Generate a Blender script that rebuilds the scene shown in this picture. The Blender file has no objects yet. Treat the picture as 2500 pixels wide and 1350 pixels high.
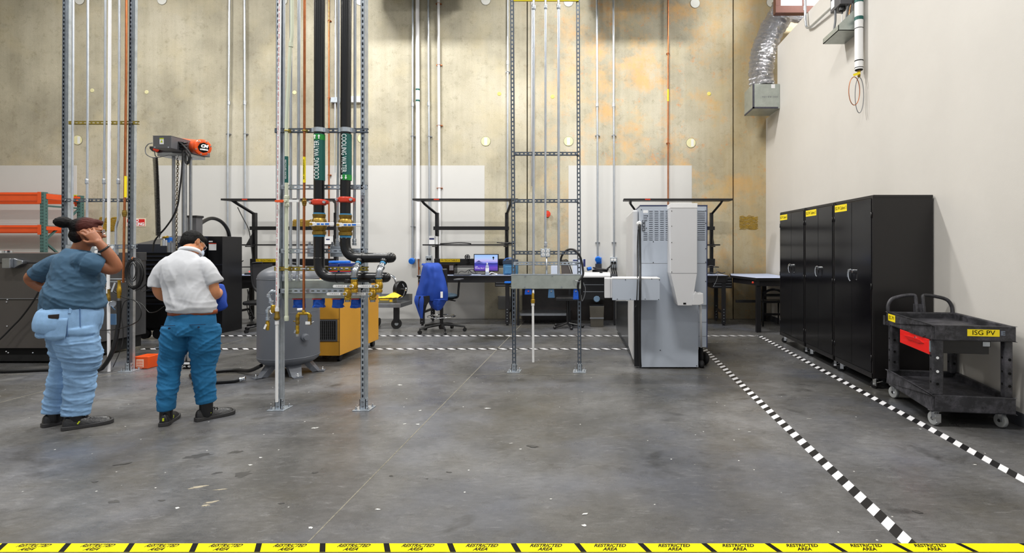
import bpy, bmesh, math, random
from mathutils import Vector, Matrix, noise
PI = math.pi
random.seed(4)
SC = bpy.context.scene
COL = SC.collection
V = Vector

# ---------------------------------------------------------------- camera (level lens with shift), 2500 x 1350
cam_d = bpy.data.cameras.new('camera')
cam_d.sensor_width = 36.0
cam_d.lens = 1300 / 2500 * 36
cam_d.shift_x = -207 / 2500
cam_d.shift_y = -71 / 2500
cam_d.clip_start = 0.05
cam = bpy.data.objects.new('camera', cam_d)
COL.objects.link(cam)
cam.location = (0, 0, 1.45)
cam.rotation_euler = (PI / 2, 0, 0)
SC.camera = cam

# ---------------------------------------------------------------- world and large lights
world = bpy.data.worlds.new('world'); SC.world = world
world.use_nodes = True
world.node_tree.nodes['Background'].inputs[0].default_value = (0.93, 0.96, 1.0, 1)
world.node_tree.nodes['Background'].inputs[1].default_value = 0.5
SC.view_settings.view_transform = 'Standard'
SC.view_settings.look = 'None'
SC.view_settings.gamma = 1
SC.view_settings.exposure = 0.0

LAMPS = [(-9.0, 8.0, 170), (-4.4, 8.2, 290), (-0.2, 8.2, 290), (-9.0, 2.8, 230), (-4.2, 2.8, 270), (0.4, 2.8, 260),
         (-4.2, -2.2, 75), (0.9, -2.2, 75), (4.9, 9.3, 330), (5.2, 4.0, 160)]
for (lx, ly, e) in LAMPS:
    ld = bpy.data.lights.new('high_bay_lamp', 'AREA'); ld.shape = 'RECTANGLE'; ld.size = 1.2; ld.size_y = 0.35
    ld.energy = e; ld.color = (1.0, 0.985, 0.95)
    lo = bpy.data.objects.new('high_bay_lamp', ld); COL.objects.link(lo); lo.location = (lx, ly, 7.35)

# ---------------------------------------------------------------- helpers
F, CX, CY, H = 1300.0, 1457.0, 604.0, 1.45
def X(px, d): return (px - CX) / F * d
def Z(py, d): return H - (py - CY) / F * d
def W(px, py, d): return V((X(px, d), d, Z(py, d)))
def DF(py): return F * H / (py - CY)          # distance of a floor point
def L(v): return v / 12.92 if v <= 0.04045 else ((v + 0.055) / 1.055) ** 2.4
def rgb(r, g, b): return (L(r / 255), L(g / 255), L(b / 255), 1)

MATS = {}
def mat(name, c, rough=0.5, metal=0.0, var=0.0, vscale=6.0, bump=0.0, bscale=60.0, emit=0.0, coat=0.0, stretch=(1, 1, 1), alpha=1.0, trans=0.0):
    """principled surface with optional noise variation of colour and roughness"""
    if name in MATS: return MATS[name]
    m = bpy.data.materials.new(name); m.use_nodes = True
    nt = m.node_tree; b = nt.nodes['Principled BSDF']
    col = rgb(*c)
    b.inputs['Base Color'].default_value = col
    b.inputs['Roughness'].default_value = rough
    b.inputs['Metallic'].default_value = metal
    if coat: b.inputs['Coat Weight'].default_value = coat
    if trans: b.inputs['Transmission Weight'].default_value = trans
    if emit:
        b.inputs['Emission Color'].default_value = col; b.inputs['Emission Strength'].default_value = emit
    if var or bump:
        tc = nt.nodes.new('ShaderNodeTexCoord'); mp = nt.nodes.new('ShaderNodeMapping')
        mp.inputs['Scale'].default_value = stretch
        nt.links.new(tc.outputs['Object'], mp.inputs['Vector'])
    if var:
        n = nt.nodes.new('ShaderNodeTexNoise'); n.inputs['Scale'].default_value = vscale; n.inputs['Detail'].default_value = 5
        n.inputs['Roughness'].default_value = 0.65
        nt.links.new(mp.outputs['Vector'], n.inputs['Vector'])
        r = nt.nodes.new('ShaderNodeValToRGB')
        r.color_ramp.elements[0].position = 0.3; r.color_ramp.elements[1].position = 0.7
        k0, k1 = 1 - var, 1 + var
        r.color_ramp.elements[0].color = (col[0] * k0, col[1] * k0, col[2] * k0, 1)
        r.color_ramp.elements[1].color = (min(1, col[0] * k1), min(1, col[1] * k1), min(1, col[2] * k1), 1)
        nt.links.new(n.outputs['Fac'], r.inputs['Fac']); nt.links.new(r.outputs['Color'], b.inputs['Base Color'])
    if bump:
        n2 = nt.nodes.new('ShaderNodeTexNoise'); n2.inputs['Scale'].default_value = bscale; n2.inputs['Detail'].default_value = 3
        nt.links.new(mp.outputs['Vector'], n2.inputs['Vector'])
        bp = nt.nodes.new('ShaderNodeBump'); bp.inputs['Strength'].default_value = bump; bp.inputs['Distance'].default_value = 0.01
        nt.links.new(n2.outputs['Fac'], bp.inputs['Height']); nt.links.new(bp.outputs['Normal'], b.inputs['Normal'])
    MATS[name] = m
    return m

class MB:
    """collects shapes into one mesh; T transforms everything added"""
    def __init__(s, T=None): s.v = []; s.f = []; s.T = T; s.sm = []
    def add(s, vs, fs, smooth=False):
        o = len(s.v)
        for v in vs:
            v = V(v); s.v.append(s.T @ v if s.T else v)
        for f in fs: s.f.append([i + o for i in f]); s.sm.append(smooth)
        return s
    def box(s, x0, x1, y0, y1, z0, z1):
        vs = [(x, y, z) for z in (z0, z1) for y in (y0, y1) for x in (x0, x1)]
        return s.add(vs, [(0, 2, 3, 1), (4, 5, 7, 6), (0, 1, 5, 4), (2, 6, 7, 3), (0, 4, 6, 2), (1, 3, 7, 5)])
    def cbox(s, c, sz, rot=None):
        hx, hy, hz = sz[0] / 2, sz[1] / 2, sz[2] / 2
        vs = [V((x, y, z)) for z in (-hz, hz) for y in (-hy, hy) for x in (-hx, hx)]
        R = rot if rot else Matrix.Identity(3)
        c = V(c)
        return s.add([c + R @ v for v in vs], [(0, 2, 3, 1), (4, 5, 7, 6), (0, 1, 5, 4), (2, 6, 7, 3), (0, 4, 6, 2), (1, 3, 7, 5)])
    def beam(s, p0, p1, w, h, up=(0, 0, 1)):
        p0, p1 = V(p0), V(p1); a = (p1 - p0).normalized(); u = V(up)
        t = a.cross(u)
        if t.length < 1e-4: t = a.cross(V((0, 1, 0)))
        t.normalize(); u = t.cross(a).normalized()
        vs = []
        for p in (p0, p1):
            for (i, j) in ((-1, -1), (1, -1), (1, 1), (-1, 1)): vs.append(p + t * (i * w / 2) + u * (j * h / 2))
        return s.add(vs, [(3, 2, 1, 0), (4, 5, 6, 7), (0, 1, 5, 4), (1, 2, 6, 5), (2, 3, 7, 6), (3, 0, 4, 7)])
    def cyl(s, p0, p1, r0, r1=None, n=16, caps=True):
        p0, p1 = V(p0), V(p1); r1 = r0 if r1 is None else r1
        a = (p1 - p0).normalized(); t = a.cross(V((0, 0, 1)))
        if t.length < 1e-4: t = V((1, 0, 0))
        t.normalize(); u = a.cross(t)
        vs = []
        for p, r in ((p0, r0), (p1, r1)):
            for i in range(n):
                an = 2 * PI * i / n; vs.append(p + (t * math.cos(an) + u * math.sin(an)) * r)
        s.add(vs, [(i, (i + 1) % n, n + (i + 1) % n, n + i) for i in range(n)], True)
        if caps: s.add(vs, [tuple(range(n - 1, -1, -1)), tuple(range(n, 2 * n))])
        return s
    def tube(s, pts, r, n=10, caps=True, closed=False):
        pts = [V(p) for p in pts]; m = len(pts)
        rr = r if isinstance(r, (list, tuple)) else [r] * m
        vs = []; prev = None
        for i, p in enumerate(pts):
            a = pts[(i + 1) % m] - p if (i < m - 1 or closed) else p - pts[i - 1]
            if i > 0 or closed:
                b = p - pts[i - 1]
                if b.length > 1e-9 and a.length > 1e-9: a = a.normalized() + b.normalized()
            if a.length < 1e-9: a = V((0, 0, 1))
            a.normalize()
            if prev is None:
                t = a.cross(V((0, 0, 1)))
                if t.length < 1e-3: t = V((1, 0, 0))
            else: t = prev - a * prev.dot(a)
            if t.length < 1e-6: t = V((1, 0, 0))
            t.normalize(); prev = t; u = a.cross(t)
            for k in range(n):
                an = 2 * PI * k / n; vs.append(p + (t * math.cos(an) + u * math.sin(an)) * rr[i])
        fs = []
        for i in range(m if closed else m - 1):
            j = (i + 1) % m
            for k in range(n): fs.append((i * n + k, i * n + (k + 1) % n, j * n + (k + 1) % n, j * n + k))
        s.add(vs, fs, True)
        if caps and not closed: s.add(vs, [tuple(range(n - 1, -1, -1)), tuple(range((m - 1) * n, m * n))])
        return s
    def lathe(s, prof, c=(0, 0, 0), axis=(0, 0, 1), n=24, smooth=True):
        """prof: list of (radius, height along axis)"""
        c = V(c); a = V(axis).normalized(); t = a.cross(V((0, 0, 1)))
        if t.length < 1e-4: t = V((1, 0, 0))
        t.normalize(); u = a.cross(t); vs = []
        for (r, h) in prof:
            for k in range(n):
                an = 2 * PI * k / n; vs.append(c + a * h + (t * math.cos(an) + u * math.sin(an)) * max(r, 1e-5))
        fs = [(i * n + k, i * n + (k + 1) % n, (i + 1) * n + (k + 1) % n, (i + 1) * n + k) for i in range(len(prof) - 1) for k in range(n)]
        s.add(vs, fs, smooth)
        m = len(prof)
        return s.add(vs, [tuple(range(n - 1, -1, -1)), tuple(range((m - 1) * n, m * n))])
    def ell(s, c, r, rot=None, n=20, m=12):
        c = V(c); R = rot if rot else Matrix.Identity(3); vs = []
        for i in range(m + 1):
            th = PI * i / m
            for k in range(n):
                ph = 2 * PI * k / n
                vs.append(c + R @ V((r[0] * max(1e-4, math.sin(th)) * math.cos(ph), r[1] * max(1e-4, math.sin(th)) * math.sin(ph), -r[2] * math.cos(th))))
        fs = [(i * n + k, i * n + (k + 1) % n, (i + 1) * n + (k + 1) % n, (i + 1) * n + k) for i in range(m) for k in range(n)]
        s.add(vs, fs, True)
        return s.add(vs, [tuple(range(n - 1, -1, -1)), tuple(range(m * n, (m + 1) * n))])
    def torus(s, c, R, r, axis=(0, 0, 1), n=28, m=8, sx=1.0):
        a = V(axis).normalized(); t = a.cross(V((0, 0, 1)))
        if t.length < 1e-4: t = V((1, 0, 0))
        t.normalize(); u = a.cross(t); c = V(c)
        pts = [c + t * (math.cos(2 * PI * i / n) * R * sx) + u * (math.sin(2 * PI * i / n) * R) for i in range(n)]
        return s.tube(pts, r, m, closed=True)
    def prism(s, poly, axis, a0, a1):
        """poly of 2D points; axis 'x','y' or 'z' is the extrusion"""
        def P(p, a):
            return (a, p[0], p[1]) if axis == 'x' else (p[0], a, p[1]) if axis == 'y' else (p[0], p[1], a)
        n = len(poly); vs = [P(p, a0) for p in poly] + [P(p, a1) for p in poly]
        return s.add(vs, [tuple(range(n - 1, -1, -1)), tuple(range(n, 2 * n))] + [(i, (i + 1) % n, n + (i + 1) % n, n + i) for i in range(n)])
    def quad(s, a, b, c, d): return s.add([a, b, c, d], [(0, 1, 2, 3)])
    def strut(s, p0, p1, face, w=0.036, h=0.036, pitch=0.05, sl=0.028, sw=0.014, off=0.0, lips=True):
        """slotted C channel: slotted web on the side 'face', open at the back"""
        p0, p1 = V(p0), V(p1); a = (p1 - p0); Ln = a.length; a.normalize()
        n = V(face).normalized(); t = a.cross(n).normalized()
        q = 0.0025
        us = [-w / 2, -sw / 2, sw / 2, w / 2]
        cuts = [0.0]; z = off
        kinds = []
        while z < Ln:
            e = min(z + pitch - sl, Ln)
            if e > cuts[-1] + 1e-5: cuts.append(e); kinds.append(0)
            z2 = min(e + sl, Ln)
            if z2 > cuts[-1] + 1e-5: cuts.append(z2); kinds.append(1)
            z += pitch
        vs = []
        for c in cuts:
            for u in us: vs.append(p0 + a * c + t * u + n * (h / 2))
        fs = []
        for i, k in enumerate(kinds):
            for j in range(3):
                if k == 1 and j == 1: continue
                fs.append((i * 4 + j, i * 4 + j + 1, i * 4 + 4 + j + 1, i * 4 + 4 + j))
        s.add(vs, fs)
        for sg in (-1, 1):
            c0 = p0 + t * (sg * (w / 2 - q / 2)); c1 = p1 + t * (sg * (w / 2 - q / 2))
            s.beam(c0, c1, q, h, n)
            if lips:
                k = n * (-h / 2 + q / 2) - t * (sg * 0.0045)
                s.beam(c0 + k, c1 + k, 0.009, q, n)
        return s
    def build(s, name, m, parent=None, bevel=0.0, seg=2, smooth=None, solid=0.0):
        me = bpy.data.meshes.new(name); me.from_pydata([tuple(v) for v in s.v], [], s.f); me.update()
        bm = bmesh.new(); bm.from_mesh(me)
        for f, k in zip(bm.faces, s.sm): f.smooth = k
        bmesh.ops.remove_doubles(bm, verts=bm.verts, dist=1e-6)
        bmesh.ops.recalc_face_normals(bm, faces=bm.faces)
        if any(s.sm):
            for e in bm.edges:
                if len(e.link_faces) == 2 and e.calc_face_angle(0) > 0.62: e.smooth = False
        bm.to_mesh(me); bm.free()
        o = bpy.data.objects.new(name, me); COL.objects.link(o)
        if m: me.materials.append(m)
        if bevel:
            md = o.modifiers.new('bevel', 'BEVEL'); md.width = bevel; md.segments = seg; md.limit_method = 'ANGLE'; md.angle_limit = math.radians(40)
        if solid:
            md = o.modifiers.new('solid', 'SOLIDIFY'); md.thickness = solid
        if parent:
            o.parent = parent; o.matrix_parent_inverse = parent_inv(parent)
        return o

def world_mat(o):
    m = Matrix.LocRotScale(o.location, o.rotation_euler, o.scale)
    return world_mat(o.parent) @ o.matrix_parent_inverse @ m if o.parent else m
def parent_inv(p): return world_mat(p).inverted()
def thing(name, label, cat, loc=(0, 0, 0), group=None):
    o = bpy.data.objects.new(name, None); COL.objects.link(o); o.location = loc; o.empty_display_size = 0.1
    o['label'] = label; o['category'] = cat
    if group: o['group'] = group
    return o
def tag(o, label, cat, group=None, kind=None):
    o['label'] = label; o['category'] = cat
    if group: o['group'] = group
    if kind: o['kind'] = kind
    return o
def struct(o, label=None):
    o['kind'] = 'structure'
    if label: o['label'] = label
    return o
def dup(o, delta, parent=None, label=None, group=None):
    c = o.copy(); COL.objects.link(c)
    if parent is None:
        c.location = V(o.location) + V(delta)
        if label: c['label'] = label
        if group: c['group'] = group
    else:
        c.parent = parent; c.matrix_parent_inverse = o.matrix_parent_inverse.copy()
    for ch in list(CH.get(o.name, ())) or [x for x in bpy.data.objects if x.parent == o]: dup(ch, (0, 0, 0), c)
    return c
CH = {}

def text(name, s, m, parent, loc, size, right=(1, 0, 0), up=(0, 0, 1), width=None, shear=0.0, align='CENTER', depth=0.0015, line=1.0, bold=0.0):
    """lettering as a thin mesh; right/up give its plane; width squeezes or stretches it to fit"""
    cu = bpy.data.curves.new(name, 'FONT'); cu.body = s; cu.size = size; cu.align_x = align; cu.align_y = 'CENTER'
    cu.extrude = depth; cu.shear = shear; cu.space_line = line; cu.resolution_u = 3; cu.offset = bold
    o = bpy.data.objects.new(name, cu); COL.objects.link(o)
    me = bpy.data.meshes.new_from_object(o.evaluated_get(bpy.context.evaluated_depsgraph_get()))
    bpy.data.objects.remove(o); bpy.data.curves.remove(cu)
    xs = [v.co.x for v in me.vertices]
    k = width / (max(xs) - min(xs)) if width and xs else 1.0
    r, u = V(right).normalized(), V(up).normalized(); n = r.cross(u); loc = V(loc)
    for v in me.vertices: c = v.co; v.co = loc + r * (c.x * k) + u * c.y + n * (c.z + depth)
    me.materials.clear(); me.materials.append(m)
    ob = bpy.data.objects.new(name, me); COL.objects.link(ob)
    if parent: ob.parent = parent; ob.matrix_parent_inverse = parent_inv(parent)
    return ob

def fillet(pts, r, n=6):
    pts = [V(p) for p in pts]; out = [pts[0]]
    for i in range(1, len(pts) - 1):
        p = pts[i]; a = pts[i - 1] - p; b = pts[i + 1] - p
        k = min(r, a.length * 0.48, b.length * 0.48)
        A = p + a.normalized() * k; B = p + b.normalized() * k
        for j in range(n + 1):
            t = j / n; out.append(A * (1 - t) ** 2 + p * (2 * t * (1 - t)) + B * t * t)
    out.append(pts[-1]); return out
def smoothpath(pts, n=6, closed=False):
    """Catmull-Rom through the points"""
    P = [V(p) for p in pts]; m = len(P); out = []
    for i in range(m if closed else m - 1):
        if closed: p0, p1, p2, p3 = P[(i - 1) % m], P[i], P[(i + 1) % m], P[(i + 2) % m]
        else: p0, p1, p2, p3 = P[max(i - 1, 0)], P[i], P[i + 1], P[min(i + 2, m - 1)]
        for j in range(n):
            t = j / n
            out.append(0.5 * ((2 * p1) + (p2 - p0) * t + (2 * p0 - 5 * p1 + 4 * p2 - p3) * t * t + (3 * p1 - p0 - 3 * p2 + p3) * t ** 3))
    if not closed: out.append(P[-1])
    return out

# ---------------------------------------------------------------- materials
M_galv = mat('galvanised_steel', (186, 194, 202), 0.38, 0.75, 0.18, 14)
M_galvd = mat('dark_strut_steel', (104, 112, 122), 0.42, 0.7, 0.2, 14)
M_trough = mat('galvanised_sheet', (172, 178, 172), 0.42, 0.55, 0.12, 9)
M_conduit = mat('conduit_steel', (198, 204, 212), 0.3, 0.8, 0.08, 10)
M_brass = mat('brass', (205, 165, 60), 0.28, 0.9, 0.15, 30)
M_brassd = mat('aged_brass', (150, 122, 55), 0.4, 0.8, 0.25, 40)
M_zinc = mat('yellow_zinc', (170, 150, 70), 0.35, 0.8, 0.15, 25)
M_copper = mat('copper', (186, 114, 72), 0.3, 0.9, 0.18, 12)
M_black = mat('black_paint', (22, 22, 25), 0.35, 0, 0.2, 8)
M_pipeblk = mat('black_iron_pipe', (13, 13, 16), 0.3, 0.0, 0.35, 14, 0.05, 60)
M_rubber = mat('black_rubber', (18, 18, 20), 0.45)
M_white = mat('white_plastic', (236, 236, 236), 0.4, 0, 0.03)
M_pvc = mat('white_pvc', (238, 238, 240), 0.35)
M_cream = mat('pale_green_pipe', (206, 212, 190), 0.4, 0, 0.04)
M_red = mat('red_paint', (206, 58, 32), 0.38)
M_redtext = mat('red_print', (200, 40, 45), 0.5)
M_orange = mat('orange_paint', (232, 84, 20), 0.32, 0, 0.05, coat=0.3)
M_blue = mat('blue_plastic', (20, 110, 215), 0.4)
M_bluetape = mat('blue_masking_tape', (10, 82, 190), 0.6, 0, 0.25, 30, 0.4, 60)
M_green = mat('green_label', (10, 90, 84), 0.5)
M_greenb = mat('green_arrow_label', (22, 140, 52), 0.5)
M_yellow = mat('yellow_label', (250, 224, 20), 0.5)
M_ink = mat('black_ink', (18, 18, 18), 0.6)
M_ink.node_tree.nodes['Principled BSDF'].inputs['Specular IOR Level'].default_value = 0.1
M_inkw = mat('white_ink', (244, 246, 246), 0.5)
M_chrome = mat('chrome', (225, 228, 232), 0.12, 1.0)
M_steel = mat('brushed_steel', (160, 164, 170), 0.3, 0.9, 0.12, 10)
M_dark = mat('dark_void', (8, 8, 9), 0.9)
M_bluetop = mat('pale_blue_laminate', (186, 200, 232), 0.4, 0, 0.03)
M_label = mat('white_label', (235, 236, 238), 0.55)
M_grey = mat('grey_plastic', (120, 122, 126), 0.5)
# ================================================================ THE ROOM
def nodes(m): return m.node_tree, m.node_tree.nodes, m.node_tree.links
def wall_concrete():
    m = bpy.data.materials.new('raw_concrete_wall'); m.use_nodes = True; nt, N, K = nodes(m); b = N['Principled BSDF']
    b.inputs['Roughness'].default_value = 0.75
    tc = N.new('ShaderNodeTexCoord')
    def nz(scale, sc=(1, 1, 1), det=5, ro=0.6, loc=(0, 0, 0)):
        mp = N.new('ShaderNodeMapping'); mp.inputs['Scale'].default_value = sc; mp.inputs['Location'].default_value = loc
        K.new(tc.outputs['Object'], mp.inputs['Vector'])
        n = N.new('ShaderNodeTexNoise'); n.inputs['Scale'].default_value = scale; n.inputs['Detail'].default_value = det; n.inputs['Roughness'].default_value = ro
        K.new(mp.outputs['Vector'], n.inputs['Vector']); return n.outputs['Fac']
    def ramp(x, stops):
        r = N.new('ShaderNodeValToRGB'); e = r.color_ramp.elements
        while len(e) < len(stops): e.new(0.5)
        for el, (p, c) in zip(e, stops): el.position = p; el.color = c
        K.new(x, r.inputs['Fac']); return r.outputs['Color']
    def mix(a, c, f, mode='MIX'):
        x = N.new('ShaderNodeMix'); x.data_type = 'RGBA'; x.blend_type = mode
        for s, v in ((x.inputs['Factor'], f), (x.inputs['A'], a), (x.inputs['B'], c)):
            if isinstance(v, (float, int)) or isinstance(v, tuple): s.default_value = v
            else: K.new(v, s)
        return x.outputs['Result']
    W1 = (1, 1, 1, 1); B0 = (0, 0, 0, 1)
    base = ramp(nz(0.7), [(0.3, rgb(158, 152, 134)), (0.55, rgb(194, 187, 166)), (0.75, rgb(209, 202, 184))])
    base = mix(base, ramp(nz(3.0, (6, 6, 0.25), 4), [(0.35, (0.86, 0.86, 0.85, 1)), (0.6, W1)]), 0.4, 'MULTIPLY')
    base = mix(base, ramp(nz(0.9, (5, 1, 0.22), 3, 0.5, (3, 0, 1)), [(0.4, (0.84, 0.82, 0.77, 1)), (0.62, W1)]), 0.45, 'MULTIPLY')
    base = mix(base, ramp(nz(70, det=3), [(0.32, (0.72, 0.71, 0.68, 1)), (0.5, W1)]), 0.55, 'MULTIPLY')
    base = mix(base, ramp(nz(9, det=8, ro=0.75), [(0.3, (0.6, 0.58, 0.52, 1)), (0.47, W1)]), 0.65, 'MULTIPLY')
    # rust and ochre stains, strongest on the right third, then painted shade near the corner
    sep = N.new('ShaderNodeSeparateXYZ'); K.new(tc.outputs['Object'], sep.inputs[0])
    def band(sock, a, c, lo, hi):
        mr = N.new('ShaderNodeMapRange'); mr.interpolation_type = 'SMOOTHSTEP'; mr.inputs['From Min'].default_value = a; mr.inputs['From Max'].default_value = c
        mr.inputs['To Min'].default_value = lo; mr.inputs['To Max'].default_value = hi; K.new(sock, mr.inputs['Value']); return mr.outputs['Result']
    def mul(a, c):
        x = N.new('ShaderNodeMath'); x.operation = 'MULTIPLY'
        for s, v in ((x.inputs[0], a), (x.inputs[1], c)):
            if isinstance(v, float): s.default_value = v
            else: K.new(v, s)
        return x.outputs[0]
    mx = band(sep.outputs['X'], -1.9, 0.3, 0.0, 1.0)
    st = ramp(nz(1.7, det=6, ro=0.7, loc=(5.2, 0, 2.1)), [(0.47, B0), (0.66, W1)])
    base = mix(base, rgb(220, 172, 108), mul(mul(st, mx), 0.75))
    st2 = ramp(nz(3.6, det=7, ro=0.75, loc=(1.2, 0, 7.7)), [(0.58, B0), (0.68, W1)])
    base = mix(base, rgb(224, 140, 66), mul(mul(st2, mx), 0.7))
    mr = band(sep.outputs['X'], 1.7, 3.0, 0.0, 0.95)  # brown toward the right corner: the partition's shadow put into the wall colour
    base = mix(base, rgb(172, 148, 96), mul(mr, nz(1.2, (3, 3, 0.6))))
    yl = ramp(nz(1.1, det=4, loc=(9, 0, 3)), [(0.52, B0), (0.75, W1)])
    base = mix(base, rgb(206, 190, 146), mul(yl, 0.35))
    K.new(base, b.inputs['Base Color'])
    bp = N.new('ShaderNodeBump'); bp.inputs['Strength'].default_value = 0.25; bp.inputs['Distance'].default_value = 0.01
    K.new(nz(45, det=6), bp.inputs['Height']); K.new(bp.outputs['Normal'], b.inputs['Normal'])
    return m
def floor_concrete():
    m = bpy.data.materials.new('polished_concrete_floor'); m.use_nodes = True; nt, N, K = nodes(m); b = N['Principled BSDF']
    tc = N.new('ShaderNodeTexCoord')
    def nz(scale, sc=(1, 1, 1), det=5, ro=0.6, loc=(0, 0, 0), rot=0.0, dist=0.0):
        mp = N.new('ShaderNodeMapping'); mp.inputs['Scale'].default_value = sc; mp.inputs['Location'].default_value = loc; mp.inputs['Rotation'].default_value = (0, 0, rot)
        K.new(tc.outputs['Object'], mp.inputs['Vector'])
        n = N.new('ShaderNodeTexNoise'); n.inputs['Scale'].default_value = scale; n.inputs['Detail'].default_value = det; n.inputs['Roughness'].default_value = ro
        n.inputs['Distortion'].default_value = dist
        K.new(mp.outputs['Vector'], n.inputs['Vector']); return n.outputs['Fac']
    def ramp(x, stops):
        r = N.new('ShaderNodeValToRGB'); e = r.color_ramp.elements
        while len(e) < len(stops): e.new(0.5)
        for el, (p, c) in zip(e, stops): el.position = p; el.color = c
        K.new(x, r.inputs['Fac']); return r.outputs['Color']
    def mix(a, c, f, mode='MIX'):
        x = N.new('ShaderNodeMix'); x.data_type = 'RGBA'; x.blend_type = mode
        for s, v in ((x.inputs['Factor'], f), (x.inputs['A'], a), (x.inputs['B'], c)):
            if isinstance(v, (float, int)) or isinstance(v, tuple): s.default_value = v
            else: K.new(v, s)
        return x.outputs['Result']
    g = lambda v: (v, v, v, 1)
    base = ramp(nz(0.5, det=7, ro=0.6, loc=(1.3, 2.2, 0), dist=0.4), [(0.30, rgb(60, 60, 58)), (0.5, rgb(98, 97, 96)), (0.70, rgb(128, 128, 130))])
    base = mix(base, ramp(nz(2.3, det=7, ro=0.65, loc=(0, 4, 0)), [(0.3, g(0.62)), (0.6, g(1.0))]), 0.8, 'MULTIPLY')
    base = mix(base, ramp(nz(14, (1, 2.2, 1), 8, 0.75, rot=0.5), [(0.3, g(0.62)), (0.62, g(1.12))]), 0.75, 'MULTIPLY')
    base = mix(base, ramp(nz(140, det=3, ro=0.7), [(0.3, g(0.66)), (0.7, g(1.25))]), 0.6, 'MULTIPLY')
    base = mix(base, rgb(92, 98, 114), ramp(nz(0.8, det=4, ro=0.55, loc=(4, 6, 0)), [(0.48, g(0)), (0.70, g(0.45))]))
    base = mix(base, rgb(168, 168, 170), ramp(nz(9.0, (1.0, 3.0, 1), 9, 0.8, (3, 3, 0), 0.6, 0.5), [(0.56, g(0)), (0.74, g(0.42))]))
    base = mix(base, rgb(44, 43, 41), ramp(nz(5.0, (1.0, 2.2, 1), 9, 0.78, (9, 1, 0), 0.5, 0.4), [(0.56, g(0)), (0.72, g(0.5))]))
    # brown and olive old stains
    base = mix(base, rgb(72, 66, 52), ramp(nz(0.9, det=6, ro=0.65, loc=(7, 1, 0)), [(0.52, g(0)), (0.72, g(0.55))]))
    base = mix(base, rgb(34, 33, 31), ramp(nz(1.6, det=5, ro=0.6, loc=(3.1, 8, 0), dist=0.6), [(0.60, g(0)), (0.72, g(0.7))]))
    # scratches
    for rot, lc in ((0.5, 0), (1.3, 5), (-0.6, 9)):
        base = mix(base, rgb(178, 178, 178), ramp(nz(3.0, (1.0, 38, 1), 2, 0.5, (lc, lc, 0), rot, 0.1), [(0.735, g(0)), (0.76, g(0.38))]))
    # paint specks
    vo = N.new('ShaderNodeTexVoronoi'); vo.inputs['Scale'].default_value = 6.5; K.new(tc.outputs['Object'], vo.inputs['Vector'])
    base = mix(base, rgb(222, 222, 218), ramp(vo.outputs['Distance'], [(0.0, g(0.9)), (0.03, g(0.8)), (0.045, g(0))]))
    K.new(base, b.inputs['Base Color'])
    ro = ramp(nz(3.5, det=5, ro=0.7, loc=(2, 2, 0)), [(0.3, g(0.22)), (0.7, g(0.42))])
    K.new(ro, b.inputs['Roughness'])
    b.inputs['Specular IOR Level'].default_value = 0.42
    bp = N.new('ShaderNodeBump'); bp.inputs['Strength'].default_value = 0.06; bp.inputs['Distance'].default_value = 0.01
    K.new(nz(30, det=4), bp.inputs['Height']); K.new(bp.outputs['Normal'], b.inputs['Normal'])
    return m
M_wall = wall_concrete(); M_floor = floor_concrete()
M_paint = mat('off_white_wall_paint', (208, 204, 198), 0.55, 0, 0.035, 0.8, 0.05, 120)
M_paintb = mat('pale_grey_wall_paint', (206, 205, 202), 0.5, 0, 0.03, 0.6, 0.05, 90)
M_ceil = mat('ceiling_white', (205, 205, 200), 0.8)

YB, XR, XL, ZC = 10.83, 3.44, -14.0, 7.7
fl = MB().box(XL, 9.0, -3.5, YB + 0.1, -0.1, 0).build('floor', M_floor); struct(fl)
# tilt-up concrete back wall, three joints
wl = MB(); g = 0.012
jx = [XL, X(601, YB), X(1287, YB), X(1790, YB), 9.0]; gg = [0, 0.003, g, g, 0]
for i in range(4):
    wl.box(jx[i] + gg[i], jx[i + 1] - gg[i + 1], YB, YB + 0.15, 0, ZC)
struct(wl.build('wall_back', M_wall))
struct(MB().box(XL, 9.0, YB + 0.14, YB + 0.2, 0, ZC).build('trim_1', M_dark), 'dark caulked joints between the wall panels')
# painted panels low on the back wall
k = 1
for (a, c) in ((-300, 188), (385, 1183), (1388, 1689)):
    k += 1
    xa, xb = max(XL + .01, X(a, YB)), X(c, YB)
    struct(MB().box(xa, xb, YB - 0.004, YB, 0, Z(404, YB)).build('trim_%d' % k, M_paintb))
# partition wall on the right, taller away from the back wall
pw = MB(); pt = 0.16; ZP = 5.28; yn = X(1, 1) and XR * F / (1898 - CX)
pw.box(XR, XR + pt, -3.5, yn, 0, ZP); pw.box(XR, XR + pt, yn, YB, 0, Z(290, YB))
struct(pw.build('wall_right', M_paint))
struct(MB().box(XR - 0.012, XR, -3.5, YB, 0, 0.11).build('baseboard_right', mat('dark_vinyl_base', (60, 62, 68), 0.5), bevel=0.003))
struct(MB().box(XL, 9.0, -3.5, YB, ZC, ZC + 0.1).build('ceiling', M_ceil))
struct(MB().box(XL - 0.1, XL, -3.5, YB, 0, ZC).build('wall_left', M_wall))
# floor joints
jm = mat('floor_joint_filler', (120, 116, 104), 0.8, 0, 0.4, 30); k = 5
jxr = random.Random(3)
def joint(x0, y0, x1, y1, w):
    global k
    struct(MB().beam((x0, y0, 0.0004), (x1, y1, 0.0004), w, 0.001).build('trim_%d' % k, jm)); k += 1
joint(-1.42, 2.62, -1.42, YB, 0.008); joint(-5.58, -1, -5.58, YB, 0.007); joint(1.5, 6.1, 3.4, 6.1, 0.004); joint(-9, 6.08, 1.3, 6.08, 0.005)
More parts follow.
